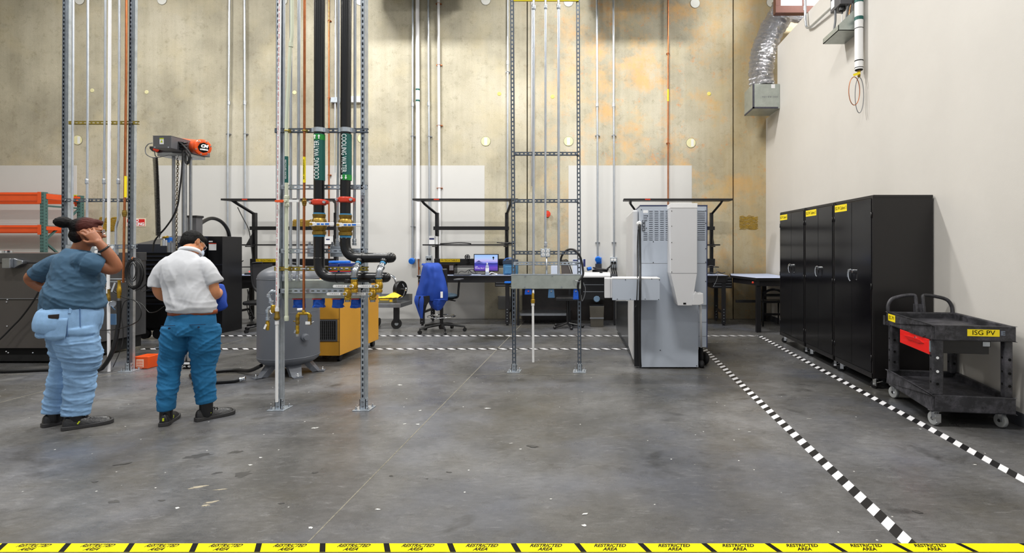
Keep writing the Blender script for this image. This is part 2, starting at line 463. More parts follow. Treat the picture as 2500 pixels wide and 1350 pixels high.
# spilled marks on the floor
def blots(lst, m, seed):
    global k
    mb = MB(); rg = random.Random(seed)
    for (px, py, w, asp) in lst:
        d = DF(py); c = V((X(px, d), d, .0004 + .00012 * (len(mb.f) // 26) + .00002 * seed)); r = w * d / F; n = 26; ph = rg.uniform(0, 9); rot = rg.uniform(-.5, .6)
        vs = [c]
        for i in range(n):
            a = 2 * PI * i / n; q = r * (1 + .55 * noise.noise(V((math.cos(a) * 1.7 + ph, math.sin(a) * 1.7, ph))) + .35 * noise.noise(V((math.cos(a) * 5 + ph, math.sin(a) * 5, ph))))
            x, y = q * math.cos(a), q * asp * math.sin(a); vs.append(c + V((x * math.cos(rot) - y * math.sin(rot), x * math.sin(rot) + y * math.cos(rot), 0)))
        mb.add(vs, [(0, i + 1, (i + 1) % n + 1) for i in range(n)])
    struct(mb.build('trim_%d' % k, m)); k += 1
blots([(488, 1112, 24, .6), (462, 1116, 10, .4), (575, 1104, 16, .5), (592, 1158, 17, .9), (530, 1155, 10, .6), (278, 1225, 14, .5), (395, 1222, 10, .3), (768, 1154, 7, .8), (688, 1229, 7, .5), (1097, 1153, 9, .25), (955, 1162, 4, .8), (232, 1176, 8, .5), (300, 1133, 20, .2), (1042, 1169, 4, .4), (2240, 1250, 12, .5), (1300, 1090, 16, .4)], mat('dark_floor_spill', (66, 65, 64), .4, 0, .3, 20), 2)
blots([(485, 1189, 18, .35), (470, 1192, 10, .3), (515, 1226, 15, .35), (503, 1234, 8, .6), (540, 1195, 14, .2)], mat('tan_floor_residue', (150, 142, 124), .7, 0, .2, 30), 5)
blots([(433, 1240, 6, .6), (636, 1117, 4, .6), (611, 1135, 5, .5), (768, 1045, 6, .5), (775, 1044, 3, .6), (976, 940, 5, .6), (1026, 1002, 4, .5), (1020, 1036, 5, .5), (988, 1035, 4, .5), (1190, 997, 8, .3), (759, 1289, 6, .7), (922, 1244, 6, .5), (1426, 1283, 6, .7), (1429, 1255, 8, .4), (1270, 1097, 3, .6), (1345, 1219, 3, .6), (2247, 1048, 3, .5), (1975, 1023, 5, .2), (2380, 1135, 4, .5), (1830, 1055, 4, .3), (380, 1192, 3, .5), (1248, 1083, 5, .2)], mat('white_floor_paint_drop', (208, 208, 204), .6), 7)
# round patched lift points in the wall
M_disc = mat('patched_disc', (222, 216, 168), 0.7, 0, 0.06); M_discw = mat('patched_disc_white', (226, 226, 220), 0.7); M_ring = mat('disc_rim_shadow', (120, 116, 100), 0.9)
n = 0
for (px, py, half) in ((190, 342, .5), (885, 338, .5), (1186, 345, .55), (1388, 345, .6), (1687, 349, .6), (195, 0, 1), (396, 0, 1), (690, 2, 1), (880, 2, 1), (1186, 1, 1), (1388, 5, 1), (1697, 8, 1), (1883, 6, 1)):
    c = W(px, py, YB); r = 0.1
    t = thing('wall_patch_disc', ('two-tone round wall patch ' if half < 1 else 'pale round wall patch at the top, ') + ('behind the left pipe rack' if px < 200 else 'above the orange hoist' if px < 400 else 'by the left post of the black pipe rack' if px < 700 else 'behind the black pipe rack' if px < 900 else 'left of the right pipe rack' if px < 1200 else 'between the right pipe rack posts' if px < 1400 else 'right of the copper tube' if px < 1700 else 'beside the foil duct'), 'wall patch', c, 'round wall patches')
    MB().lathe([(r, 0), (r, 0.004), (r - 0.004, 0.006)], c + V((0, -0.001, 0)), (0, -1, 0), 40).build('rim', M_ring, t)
    MB().lathe([(r - 0.006, 0), (r - 0.006, 0.0075)], c + V((0, -0.001, 0)), (0, -1, 0), 40).build('disc', M_discw if half == 1 else M_disc, t)
    if half < 1:
        xs = (0.0, 0.055) if px != 1388 and px != 1186 else (-0.03, 0.03)
        MB().box(c.x + xs[0], c.x + xs[1], YB - 0.0095, YB - 0.006, c.z - 0.074, c.z + 0.074).build('white_stripe', M_discw, t)
M_dot = mat('yellow_plug', (232, 216, 110), 0.6)
for (px, py, c_, w_) in ((225, 221, 0, 'pale plug between two conduits of the left rack'), (358, 225, 0, 'pale plug above the orange hoist'), (719, 226, 0, 'pale plug beside the copper line'), (1219, 229, 1, 'small round yellow plug left of the right rack post'), (1349, 236, 1, 'small round yellow plug between conduits of the right rack'), (1731, 229, 1, 'small round yellow plug right of the copper tube')):
    c = W(px, py, YB)
    tag(MB().lathe([(.04, 0), (.04, .003), (.034, .007)], c, (0, -1, 0), 24).build('wall_plug', M_dot if c_ else M_disc), w_, 'wall plug', 'small round plugs in the concrete')
# old adhesive patches on the wall
M_glue = mat('ochre_glue', (160, 128, 36), 0.6, 0, 0.3, 20, 0.4, 40)
for (x0, x1, y0, y1, w_) in ((243, 285, 532, 563, 'behind the left pipe rack'), (716, 760, 537, 560, 'behind the black pipe rack'), (1806, 1849, 528, 559, 'right of the third workbench')):
    mb = MB(); rg = random.Random(x0)
    a, b_ = W(x0, y1, YB), W(x1, y0, YB)
    dens = 16
    for i in range(dens * 3):
        z = a.z + (b_.z - a.z) * ((i % dens) + rg.random()) / dens
        pts = [V((a.x + (b_.x - a.x) * t + rg.uniform(-.012, .012), YB - 0.003, min(b_.z + .01, max(a.z - .01, z + rg.uniform(-.03, .03))))) for t in (0, .15, .3, .45, .6, .75, .9, 1)]
        mb.tube(smoothpath(pts, 3), 0.0035 if x0 > 1000 else 0.008, 5)
    tag(mb.build('glue_patch', M_glue), 'scribbled ochre glue patch on the concrete wall ' + w_, 'glue patch', 'ochre glue patches')

# ---------------------------------------------------------------- floor tapes
def stripe_mat(name, sx, sy, period, c0, c1, duty=0.5):
    m = bpy.data.materials.new(name); m.use_nodes = True; nt, N, K = nodes(m); b = N['Principled BSDF']; b.inputs['Roughness'].default_value = 0.45
    tc = N.new('ShaderNodeTexCoord'); sp = N.new('ShaderNodeSeparateXYZ'); K.new(tc.outputs['Object'], sp.inputs[0])
    def mth(op, a, c):
        x = N.new('ShaderNodeMath'); x.operation = op
        for s, v in ((x.inputs[0], a), (x.inputs[1], c)):
            if isinstance(v, (int, float)): s.default_value = v
            else: K.new(v, s)
        return x.outputs[0]
    u = mth('ADD', mth('MULTIPLY', sp.outputs['X'], sx / period), mth('MULTIPLY', sp.outputs['Y'], sy / period))
    fr = mth('LESS_THAN', mth('FRACT', mth('ADD', u, 100.13), 0), duty)
    x = N.new('ShaderNodeMix'); x.data_type = 'RGBA'; K.new(fr, x.inputs['Factor']); x.inputs['A'].default_value = c0; x.inputs['B'].default_value = c1
    n = N.new('ShaderNodeTexNoise'); n.inputs['Scale'].default_value = 60; K.new(tc.outputs['Object'], n.inputs['Vector'])
    y = N.new('ShaderNodeMix'); y.data_type = 'RGBA'; y.blend_type = 'MULTIPLY'; y.inputs['Factor'].default_value = 0.25
    K.new(x.outputs['Result'], y.inputs['A']); K.new(n.outputs['Fac'], y.inputs['B']); K.new(y.outputs['Result'], b.inputs['Base Color'])
    return m
wht, blk = rgb(248, 248, 252), rgb(24, 23, 25)
S1 = stripe_mat('hazard_stripes_long', -1, 1, 0.147, wht, blk); S2 = stripe_mat('hazard_stripes_across', 1, 1, 0.147, wht, blk)
tw = 0.0375; tz = 0.0012
tag(MB().box(2.665 - tw, 2.665 + tw, -1.0, 8.74, 0, tz).build('floor_tape', S1), 'black and white striped floor tape running in front of the black cabinets', 'floor tape')
tag(MB().box(1.53 - tw, 1.53 + tw, 2.607, 7.64, 0, tz).build('floor_tape', S1), 'black and white striped floor tape from the grey machine to the yellow tape', 'floor tape')
tag(MB().box(-7.6, 2.665 - tw, 8.70, 8.775, 0, tz).build('floor_tape', S2), 'far black and white floor tape across the room, ahead of the workbenches', 'floor tape')
tag(MB().box(-6.5, 1.53 - tw, 7.57, 7.645, 0, tz).build('floor_tape', S2), 'second black and white floor tape, nearer the pipe racks', 'floor tape')
M_ytape = mat('yellow_floor_tape', (232, 214, 2), 0.6, 0, 0.02); M_ytape.node_tree.nodes['Principled BSDF'].inputs['Specular IOR Level'].default_value = 0.15
rt = MB().box(-5.2, 4.0 - .6, 2.534, 2.607, 0, 0.0012).build('restricted_area_tape', M_ytape)
tag(rt, 'yellow RESTRICTED AREA tape with black bars along the near floor edge', 'floor tape')
bars = MB(); i0 = X(943, 2.607)
for i in range(-9, 13):
    xc = i0 + i * 0.311
    bars.add([(xc - .014 + .036, 2.534, .0016), (xc + .014 + .036, 2.534, .0016), (xc + .014, 2.607, .0016), (xc - .014, 2.607, .0016)], [(0, 1, 2, 3)])
bars.build('stripe_marking', M_ink, rt)
jb = None
for i in range(-7, 9):
    t_ = text('lettering', 'RESTRICTED\nAREA', M_ink, rt, (i0 + (i + .5) * 0.311 + .005, 2.572, 0.0012), 0.036, (1, 0, 0), (0, 1, 0), 0.156, 0.30, depth=0.0002, line=0.85, bold=0.0012)
# ================================================================ PIPE RACKS OF SLOTTED STRUT
FY = (0, -1, 0); ZT = ZC
def base_plate(t, x, y, w=0.15):
    bp = MB().box(x - w / 2, x + w / 2, y - w * .45, y + w * .55, 0, 0.008).build('base_plate', M_galv, t, bevel=0.002)
    b = MB()
    for sx in (-1, 1):
        for sy in (-1, 1):
            px, py = x + sx * w * .36, y + .01 + sy * w * .32
            b.cyl((px, py, .008), (px, py, .034), .005, n=8).cyl((px, py, .008), (px, py, .018), .011, n=6)
    b.build('anchor_bolt', M_steel, bp)
    return bp
def post_shoe(t, x, y, bp):
    s = MB().box(x - .027, x + .027, y - .027, y - .022, .006, .095).box(x - .027, x - .022, y - .027, y + .027, .006, .095).box(x + .022, x + .027, y - .027, y + .027, .006, .095)
    s.build('post_bracket', M_galv, bp)
    b = MB()
    for z in (.03, .072):
        b.cyl((x, y - .034, z), (x, y - .027, z), .010, n=6); b.cyl((x + .034, y, z), (x + .027, y, z), .010, n=6)
    b.build('bracket_bolt', M_steel, bp)
def bolts(t, pts, m=None, r=.0105):
    for p in pts: MB().cyl((p[0], p[1], p[2]), (p[0], p[1] - .009, p[2]), r, n=6).build('bolt', m or M_steel, t)
def vert(x0, y, z0, x1=None, z1=None): return (x0, y, z0), (x1 if x1 is not None else x0, y, z1 if z1 is not None else ZT)
def oc(mb, px0, px1, d, z, h): mb.strut((X(px0, d), d, z), (X(px1, d), d, z), FY, h, .02, .05, .028, .013, .01)

# ---- left rack (A)
dA = 6.26
rA = thing('strut_pipe_rack', 'tall pipe rack of slotted strut posts behind the two people', 'pipe rack', (X(240, dA), dA, 0))
for (b, tpx) in ((155.5, 161.5), (316, 325)):
    MB().strut((X(b, dA), dA, .006), (X(tpx, dA) + (X(tpx, dA) - X(b, dA)) * .3, dA, ZT), FY).build('post', M_galvd, rA)
    # back-to-back twin channel, plain side
    MB().strut((X(b, dA), dA + .038, .006), (X(tpx, dA) + (X(tpx, dA) - X(b, dA)) * .3, dA + .038, ZT), (0, 1, 0)).build('post', M_galv, rA)
bp = base_plate(rA, X(316, dA), dA, .16); post_shoe(rA, X(316, dA), dA, bp); base_plate(rA, X(155.5, dA), dA, .16)
dAf = dA - .03
for (px0, px1, py, m, nm) in ((169, 339, 300, M_zinc, 'yellow zinc crossbar'), (160, 316, 489, M_galvd, None), (160, 334, 602, M_galv, None)):
    mb = MB(); oc(mb, px0, px1, dA + .0, Z(py, dA), .04 if py != 602 else .05)
    o = mb.build('crossbar', m, rA)
    if nm: o['label'] = nm
mb = MB(); z = Z(685, dA); mb.beam((X(256, dA), dA, z + .02), (X(316, dA), dA, z + .02), .02, .012); mb.beam((X(256, dA), dA, z - .012), (X(316, dA), dA, z - .012), .02, .012); mb.build('crossbar', M_galv, rA)
bolts(rA, [(X(p, dA), dA - .012, Z(q, dA)) for p, q in ((163, 489), (309, 489), (328, 602), (325, 300))])

gC = 'steel conduits strapped to the left rack'
def conduit(name, label, pts, r, m, group=None, couplings=(), rod=8, coup_m=None, strap=(), bend=.05, cat='conduit'):
    t = thing(name, label, cat, (V(pts[0]).x, V(pts[0]).y, min(p[2] for p in pts)), group)
    MB().tube(fillet(pts, bend), r, 12).build('tube', m, t)
    for (x, y, z) in couplings:
        MB().lathe([(r * 1.35, -.03), (r * 1.5, -.026), (r * 1.5, -.006), (r * 1.3, -.004), (r * 1.3, .004), (r * 1.5, .006), (r * 1.5, .026), (r * 1.35, .03)], (x, y, z), n=14).build('coupling', coup_m or m, t)
    for (x, y, z) in strap:
        MB().torus((x, y, z), r * 1.15, .004, (0, 0, 1), 14, 4).cbox((x, y + r, z), (r * 3.6, .006, .02)).build('strap', M_steel, t)
    return t
zb = Z(597, dA)
dc = dA - .035
c0 = conduit('conduit', 'leftmost steel conduit on the left rack, inside its left post', [(X(175, dc), dc, zb), (X(178, dc), dc, Z(300, dc)), (X(181, dc), dc, ZT)], .0125, M_conduit, None, [], strap=[(X(176, dc), dc, Z(489, dc))])
conduit('conduit', 'second steel conduit on the left rack, with a green band', [(X(212, dc), dc, zb), (X(214, dc), dc, Z(300, dc)), (X(216, dc), dc, ZT)], .0125, M_conduit, None, [(X(212, dc), dc, Z(443, dc))], strap=[(X(212.5, dc), dc, Z(489, dc))])
conduit('conduit', 'steel conduit left of the white pipe, kinked above the outlets', [(X(247, dc), dc, zb), (X(247, dc), dc, Z(555, dc)), (X(253, dc), dc, Z(535, dc)), (X(257, dc), dc, Z(200, dc)), (X(260, dc), dc, ZT)], .0125, M_conduit, None, [(X(254, dc), dc, Z(443, dc))], strap=[(X(253.5, dc), dc, Z(489, dc))], bend=.03)
conduit('conduit', 'steel conduit between the white pipe and the copper pipe, kinked low', [(X(283, dc), dc, zb), (X(283, dc), dc, Z(555, dc)), (X(288.5, dc), dc, Z(535, dc)), (X(291, dc), dc, Z(200, dc)), (X(294, dc), dc, ZT)], .0125, M_conduit, None, [(X(289, dc), dc, Z(443, dc))], strap=[(X(288.5, dc), dc, Z(489, dc))], bend=.03)
dp = dA - .07
t = thing('pvc_pipe', 'white plastic pipe on the left rack with a brass fitting', 'pipe', (X(266, dp), dp, Z(899, dp)))
MB().tube([(X(264, dp), dp, Z(700, dp)), (X(266.5, dp), dp, Z(400, dp)), (X(271, dp), dp, ZT)], .0155, 14).build('tube', M_pvc, t)
MB().lathe([(.019, Z(716, dp)), (.019, Z(700, dp))], (X(264, dp), dp, 0), n=14).build('sleeve', M_pvc, t)
MB().lathe([(.02, Z(735, dp)), (.022, Z(733, dp)), (.022, Z(724, dp)), (.018, Z(722, dp)), (.018, Z(706, dp))], (X(264.5, dp), dp, 0), n=14).build('brass_fitting', M_brassd, t)
MB().tube([(X(266, dp), dp, .006), (X(265, dp), dp, Z(735, dp))], .0155, 14).build('lower_tube', M_pvc, t)
t = thing('copper_pipe', 'copper air pipe beside the right post of the left rack', 'pipe', (X(302, dc), dc, Z(650, dc)))
MB().tube([(X(301, dc), dc, Z(690, dc)), (X(304, dc), dc, Z(520, dc)), (X(308, dc), dc, Z(200, dc)), (X(311, dc), dc, ZT)], .0125, 12).build('tube', M_copper, t)
MB().tube([(X(306.5, dc), dc - .001, Z(482, dc)), (X(307, dc), dc - .001, Z(430, dc))], .0135, 12).build('pipe_label', M_yellow, t)
v = MB().lathe([(.012, -.04), (.02, -.035), (.02, -.02), (.024, -.015), (.024, .015), (.02, .02), (.02, .035), (.012, .04)], (X(304, dc), dc, Z(521, dc)), n=14).build('valve', M_brassd, t)
MB().beam((X(299, dc), dc - .03, Z(522, dc)), (X(296, dc), dc - .035, Z(540, dc)), .012, .004, (0, 1, 0)).build('lever', M_chrome, v)
# low valve on the bottom bar, with the hose
xv = X(291, dp)
t = thing('air_valve', 'brass ball valve with a black hose below the left rack', 'valve', (xv, dp, Z(745, dp)))
MB().lathe([(.014, Z(728, dp)), (.02, Z(726, dp)), (.02, Z(716, dp)), (.023, Z(714, dp)), (.023, Z(704, dp)), (.018, Z(702, dp)), (.014, Z(688, dp)), (.02, Z(684, dp))], (xv, dp, 0), n=14).build('body', M_brass, t)
MB().beam((xv - .03, dp - .02, Z(690, dp)), (xv - .06, dp - .03, Z(712, dp)), .02, .005, (0, 1, 0)).build('lever', M_chrome, t)
MB().lathe([(.012, Z(738, dp)), (.017, Z(736, dp)), (.017, Z(728, dp))], (xv, dp, 0), n=12).build('hose_barb', M_steel, t)
hz = .022
tag(MB().tube(smoothpath([(xv, dp, Z(734, dp)), (xv - .005, dp - .01, .55), (xv - .04, dp - .03, .28), (xv - .14, dp - .03, .09), (xv - .3, dp + .02, hz), (xv - .8, dp + .05, hz), (-6.9, 6.15, hz), (-7.6, 6.3, hz)], 8), .022, 12).build('air_hose', M_rubber), 'thick black hose hanging from the brass valve and running left on the floor', 'hose')
# outlet panel on the crossbar
t = thing('outlet_box', 'steel outlet box with round sockets on the left rack, by the raised elbow', 'outlet', (X(266, dA), dA - .1, Z(618, dA)))
y0 = dA - .045
MB().box(X(228, dA), X(289, dA), y0, y0 + .05, Z(622, dA), Z(597, dA)).build('box_body', M_galv, t, bevel=.003)
for px in (235, 247, 262, 274):
    for py in (604, 615):
        c = W(px, py, y0)
        MB().lathe([(.019, -.002), (.019, .004), (.013, .005)], c, FY, 16).build('socket', M_white, t)
# gauge on a stub
t = thing('pressure_gauge', 'round silver gauge beside the white pipe of the left rack', 'gauge', (X(277, dp), dp, Z(745, dp)))
MB().lathe([(.034, 0), (.036, .01), (.036, .03), (.031, .034), (.028, .03)], W(277, 742, dp - .01), (.5, -.85, 0.1), 24).build('case', M_steel, t)
MB().tube([W(267, 736, dp), W(272, 736, dp), W(276, 741, dp)], .008, 8).build('stub', M_steel, t)
# coiled cable hanging on the post
t = thing('coiled_cable', 'black coiled cable hung by a red tie on the left rack post', 'cable', W(326, 715, dA - .08))
cb = MB(); rg = random.Random(5); dk = dA - .085
pts = []
cx_, cz_ = X(328, dk), Z(668, dk)
lapr = [(rg.uniform(-.014, .012), rg.uniform(-.02, .02), rg.uniform(-.012, .012), rg.uniform(-.018, .018), rg.uniform(-.012, .012)) for _ in range(16)]
for i in range(14 * 16):
    a = 2 * PI * i / 16 + .3; lap = i // 16; f_ = (i % 16) / 16; q = [lapr[lap][k_] * (1 - f_) + lapr[lap + 1][k_] * f_ for k_ in range(5)]
    pts.append((cx_ + q[2] + (.092 + q[0]) * math.cos(a), dk + q[3], cz_ + q[4] * .6 + (.170 + q[1]) * math.sin(a)))
cb.tube(pts, .0062, 7)
for (r1, r2) in ((.05, .12), (.035, .09)): cb.tube([(cx_ - .01 + r1 * math.cos(a), dk - .01, cz_ + .03 + r2 * math.sin(a)) for a in [2 * PI * j / 24 for j in range(25)]], .005, 6)
cb.build('cable', M_rubber, t)
cb2 = MB().tube(smoothpath([W(330, 710, dk), W(345, 703, dk), W(362, 688, dk), W(366, 684, dk), W(358, 694, dk), W(344, 706, dk), W(350, 712, dk), W(368, 704, dk)], 8), .0045, 6); cb2.build('loose_end', M_rubber, t)
MB().torus((cx_ - .01, dk, Z(632, dk)), .02, .004, (1, 0, 0.3), 14, 6).build('red_tie', M_copper, t)
# thin cables looping near the rack
for nm, lb, pp, r in (('cable', 'thin black cable looping low beside the left rack post', [(243, 686), (262, 700), (285, 716), (300, 725), (325, 732), (340, 745), (345, 765), (335, 785), (300, 800), (262, 806), (235, 803)], .006),
                      ('cable', 'thin black cable drooping from the left rack post to the floor', [(316, 730), (302, 740), (296, 770), (300, 800), (300, 830), (292, 860), (276, 897)], .0045),
                      ('cable', 'grey looping cable behind the person in the polo shirt', [(322, 731), (345, 742), (358, 757), (366, 763), (383, 760), (400, 748)], .0045)):
    tag(MB().tube(smoothpath([W(a, b_, dA - .06 - .004 * i) if b_ < 890 else W(a, b_, DF(b_)) + V((0, 0, .006)) for i, (a, b_) in enumerate(pp)], 6), r, 7).build(nm, M_rubber), lb, 'cable')

# ---- centre rack (B)
dB = 4.78
rB = thing('strut_pipe_rack', 'nearest pipe rack, carrying the two black cooling water pipes', 'pipe rack', (X(785, dB), dB, 0))
for px in (681.5, 887.5):
    MB().strut((X(px, dB), dB, .006), (X(px, dB), dB, ZT), FY, off=.03).build('post', M_galv, rB)
    MB().strut((X(px, dB), dB + .038, .006), (X(px, dB), dB + .038, ZT), (0, 1, 0)).build('post', M_galv, rB)
    bp = base_plate(rB, X(px + 1, dB), dB); post_shoe(rB, X(px + 1, dB), dB, bp)
dBf = dB - .032
for (px0, px1, py, hh, m, lb) in ((672, 899, 319, .04, M_galvd, 'dark open channel crossbar'), (684, 897, 457, .042, M_galv, None), (684, 897, 612.5, .042, M_galv, None), (671, 899, 656, .038, M_zinc, 'yellow zinc crossbar'), (684, 897, 710, .044, M_galv, None)):
    mb = MB(); oc(mb, px0, px1, dBf, Z(py, dBf), hh); o = mb.build('crossbar', m, rB)
    if lb: o['label'] = lb
for py in (457, 612.5, 710):
    for sx, a in ((1, 682), (-1, 888)):
        x0 = X(a, dBf); z = Z(py, dBf)
        MB().box(min(x0, x0 + sx * .09) - .015, max(x0, x0 + sx * .09) + .0, dBf - .017, dBf - .011, z - .02, z + .02).box(x0 - .018, x0 + .018, dBf - .017, dBf - .011, z - .075, z + .02).build('corner_plate', M_galv, rB)
        bolts(rB, [(x0, dBf - .017, z), (x0, dBf - .017, z - .055), (x0 + sx * .05, dBf - .017, z)])
# conduits behind the crossbars
dd = dB + .02
for (pt_, pb, zbt, lb, r) in ((693, 693, 684, 'steel conduit just inside the left post of the black pipe rack', .0125), (711, 709.5, 684, 'steel conduit behind the pale green pipe', .0115), (732, 727, 684, 'steel conduit left of the copper pipe on the black pipe rack', .0135), (771.5, 768, 620, 'steel conduit tucked behind the left cooling water pipe', .013), (829, 823.5, 597, 'steel conduit between the two cooling water pipes', .0115), (868, 865, 597, 'steel conduit right of the second cooling water pipe', .0125)):
    conduit('conduit', lb, [(X(pb, dd), dd, Z(zbt, dd)), (X((pb + pt_) / 2, dd), dd, Z(330, dd)), (X(pt_, dd), dd, ZT)], r, M_conduit, None, [(X(pb, dd), dd, Z(zbt - 6, dd))], bend=.01)
# pvc with red print
dq = dBf - .045
t = thing('pvc_pipe', 'white plastic pipe with red print on the left post of the black pipe rack', 'pipe', (X(675, dq), dq, Z(983, dq)))
def pq(py): return X(683.5 - py * .0095, dq)
MB().tube([(pq(752), dq, Z(752, dq)), (pq(0), dq, Z(0, dq)), (pq(-1100), dq, ZT)], .0125, 14).build('tube', M_pvc, t)
for i in range(24):
    pass
text('lettering', 'PVC 1120  SCH 40  NSF-pw  ' * 9, M_redtext, t, (pq(375) + .001, dq - .0128, Z(375, dq)), .013, (pq(750) - pq(0), 0, Z(750, dq) - Z(0, dq)), (1, 0, 0), Z(0, dq) - Z(745, dq), depth=.0003)
MB().lathe([(.0165, Z(760, dq)), (.0165, Z(751, dq))], (pq(755), dq, 0), n=16).build('sleeve', M_pvc, t)
MB().lathe([(.014, Z(781, dq)), (.021, Z(780, dq)), (.025, Z(777, dq)), (.025, Z(774, dq)), (.02, Z(772, dq)), (.019, Z(763, dq)), (.016, Z(759, dq))], (pq(768), dq, 0), n=16).build('brass_fitting', M_brassd, t)
MB().lathe([(.0165, Z(792, dq)), (.0165, Z(783, dq))], (pq(786), dq, 0), n=16).build('sleeve', M_pvc, t)
MB().tube([(X(675.5, dq), dq, Z(981, dq)), (pq(786), dq, Z(788, dq))], .0125, 14).build('lower_tube', M_white, t)
# galvanised elbows and brass valves at the left side
t = thing('air_manifold', 'galvanised elbows with brass valves hanging left of the white plastic pipe', 'valve', W(655, 806, dq))
pp = fillet([W(674, 712, dq), W(660, 713, dq - .0), W(656, 721, dq), W(661, 735, dq), W(664, 745, dq)], .02)
MB().tube(pp, .0135, 12).lathe([(.02, -.012), (.02, .012)], W(657, 722, dq), (0.15, 0, 1), 12).lathe([(.019, -.01), (.019, .01)], W(662, 737, dq), (0.2, 0, 1), 12).lathe([(.019, -.01), (.019, .01)], W(666, 712, dq), (1, 0, 0), 12).build('steel_elbow', M_galv, t)
MB().lathe([(.015, -.035), (.02, -.03), (.022, 0), (.02, .03), (.015, .035)], W(667, 754, dq), (.1, 0, 1), 12).build('valve', M_brass, t)
MB().tube(fillet([W(665, 750, dq), W(654, 752, dq), W(653.5, 776, dq)], .03), .0125, 12).lathe([(.018, -.012), (.018, .012)], W(653.5, 760, dq), n=12).lathe([(.018, -.012), (.018, .012)], W(654, 778, dq), n=12).build('steel_elbow', M_galv, t)
v = MB().lathe([(.012, Z(806, dq)), (.014, Z(801, dq)), (.014, Z(797, dq)), (.017, Z(796, dq)), (.017, Z(788, dq)), (.012, Z(785, dq)), (.016, Z(783, dq))], (X(653.5, dq), dq, 0), n=12).build('valve', M_brass, t)
MB().beam(W(650, 792, dq - .02), W(645, 803, dq - .025), .016, .004, (0, 1, 0)).build('lever', M_white, v)
MB().tube(smoothpath([W(660, 757, dq - .02), W(660, 762, dq - .03), W(664, 766, dq - .03)], 4), .004, 6).build('lever', M_white, t)
# pale green drinking water pipe
t = thing('plastic_pipe', 'pale green plastic pipe with an orange valve handle on the black pipe rack', 'pipe', (X(700, dq), dq, Z(782, dq)))
MB().tube(fillet([(X(699.5, dq), dq, Z(775, dq)), (X(699.5, dq), dq, Z(300, dq)), (X(709, dq), dq, Z(116, dq)), (X(713, dq), dq, Z(90, dq)), (X(715, dq), dq, ZT)], .06), .0145, 14).build('tube', M_cream, t)
MB().lathe([(.018, Z(783, dq)), (.019, Z(778, dq)), (.019, Z(773, dq)), (.016, Z(771, dq))], (X(699.5, dq), dq, 0), n=14).build('end_cap', M_cream, t)
MB().lathe([(.018, -.02), (.018, .02)], (X(710, dq), dq, Z(109, dq)), n=14).build('coupling', M_cream, t)
v = MB().lathe([(.018, -.05), (.022, -.045), (.022, -.026), (.019, -.022), (.019, .022), (.022, .026), (.022, .045), (.018, .05)], (X(700, dq), dq, Z(491, dq)), n=14).lathe([(.015, 0), (.015, .035)], (X(700, dq), dq, Z(491, dq)), FY, 12).build('valve_body', M_cream, t)
MB().prism([(X(678, dq), Z(492, dq) - .008), (X(697, dq), Z(492, dq) - .013), (X(699, dq), Z(492, dq)), (X(697, dq), Z(492, dq) + .013), (X(678, dq), Z(492, dq) + .008)], 'y', dq - .046, dq - .034).build('orange_handle', M_orange, v, bevel=.002)
MB().box(X(710, dq), X(734, dq), dq - .03, dq - .026, Z(494, dq), Z(488, dq)).build('white_tag', M_white, v)
MB().lathe([(.0152, Z(446, dq)), (.0152, Z(382, dq))], (X(699.5, dq), dq, 0), n=14).build('pipe_label', M_green, t)
text('lettering', 'RECYCLED WATER', M_inkw, t, (X(699.5, dq), dq - .0155, Z(414, dq)), .017, (0, 0, -1), (1, 0, 0), .17, depth=.0004)
MB().torus((X(700, dq), dq, Z(319, dq)), .017, .005, n=16).box(X(694, dq), X(706, dq), dq, dq + .03, Z(323, dq), Z(315, dq)).build('pipe_clamp', M_zinc, t)
MB().torus((X(700, dq), dq, Z(656, dq)), .017, .005, n=16).box(X(694, dq), X(706, dq), dq, dq + .03, Z(660, dq), Z(652, dq)).build('pipe_clamp', M_zinc, t)
# copper compressed air drop
t = thing('copper_pipe', 'copper compressed air pipe ending in a brass twin drop', 'pipe', (X(742, dq), dq, Z(820, dq)))
MB().tube([(X(741.5, dq), dq, Z(756, dq)), (X(743.5, dq), dq, Z(200, dq)), (X(744, dq), dq, ZT)], .0105, 12).build('tube', M_copper, t)
MB().lathe([(.0115, Z(446, dq)), (.0115, Z(383, dq))], (X(743, dq), dq, 0), n=12).build('pipe_label', M_yellow, t)
text('lettering', 'COMPRESSED AIR', M_ink, t, (X(743, dq), dq - .0118, Z(414, dq)), .016, (0, 0, -1), (1, 0, 0), .175, depth=.0004)
v = MB().lathe([(.011, -.035), (.016, -.03), (.016, -.016), (.019, -.012), (.019, .012), (.016, .016), (.016, .03), (.011, .035)], (X(743, dq), dq, Z(493, dq)), n=12).lathe([(.009, 0), (.009, .03)], (X(743, dq), dq, Z(493, dq)), FY, 10).build('valve', M_brassd, t)
MB().torus((X(743, dq), dq, Z(319, dq)), .013, .005, n=14).box(X(739, dq), X(747, dq), dq, dq + .03, Z(323, dq), Z(315, dq)).build('pipe_clamp', M_zinc, t)
MB().torus((X(742, dq), dq, Z(656, dq)), .013, .005, n=14).box(X(738, dq), X(746, dq), dq, dq + .03, Z(660, dq), Z(652, dq)).build('pipe_clamp', M_galv, t)
tee = MB().lathe([(.013, Z(757, dq)), (.016, Z(759, dq)), (.014, Z(764, dq))][::-1], (X(741.5, dq), dq, 0), n=12)
tee.tube(fillet([W(727, 784, dq), W(727, 765.5, dq), W(756, 765.5, dq), W(756, 778, dq)], .02), .0125, 12)
for px in (727, 756): tee.lathe([(.017, -.01), (.017, .01)], W(px, 771, dq), n=12)
tee.build('brass_tee', M_brass, t)
dl = MB().lathe([(.012, Z(793, dq)), (.0165, Z(791, dq)), (.0165, Z(784, dq)), (.014, Z(782, dq)), (.017, Z(779, dq)), (.017, Z(775, dq))], (X(726.5, dq), dq, 0), n=12).build('check_valve', M_brassd, t)
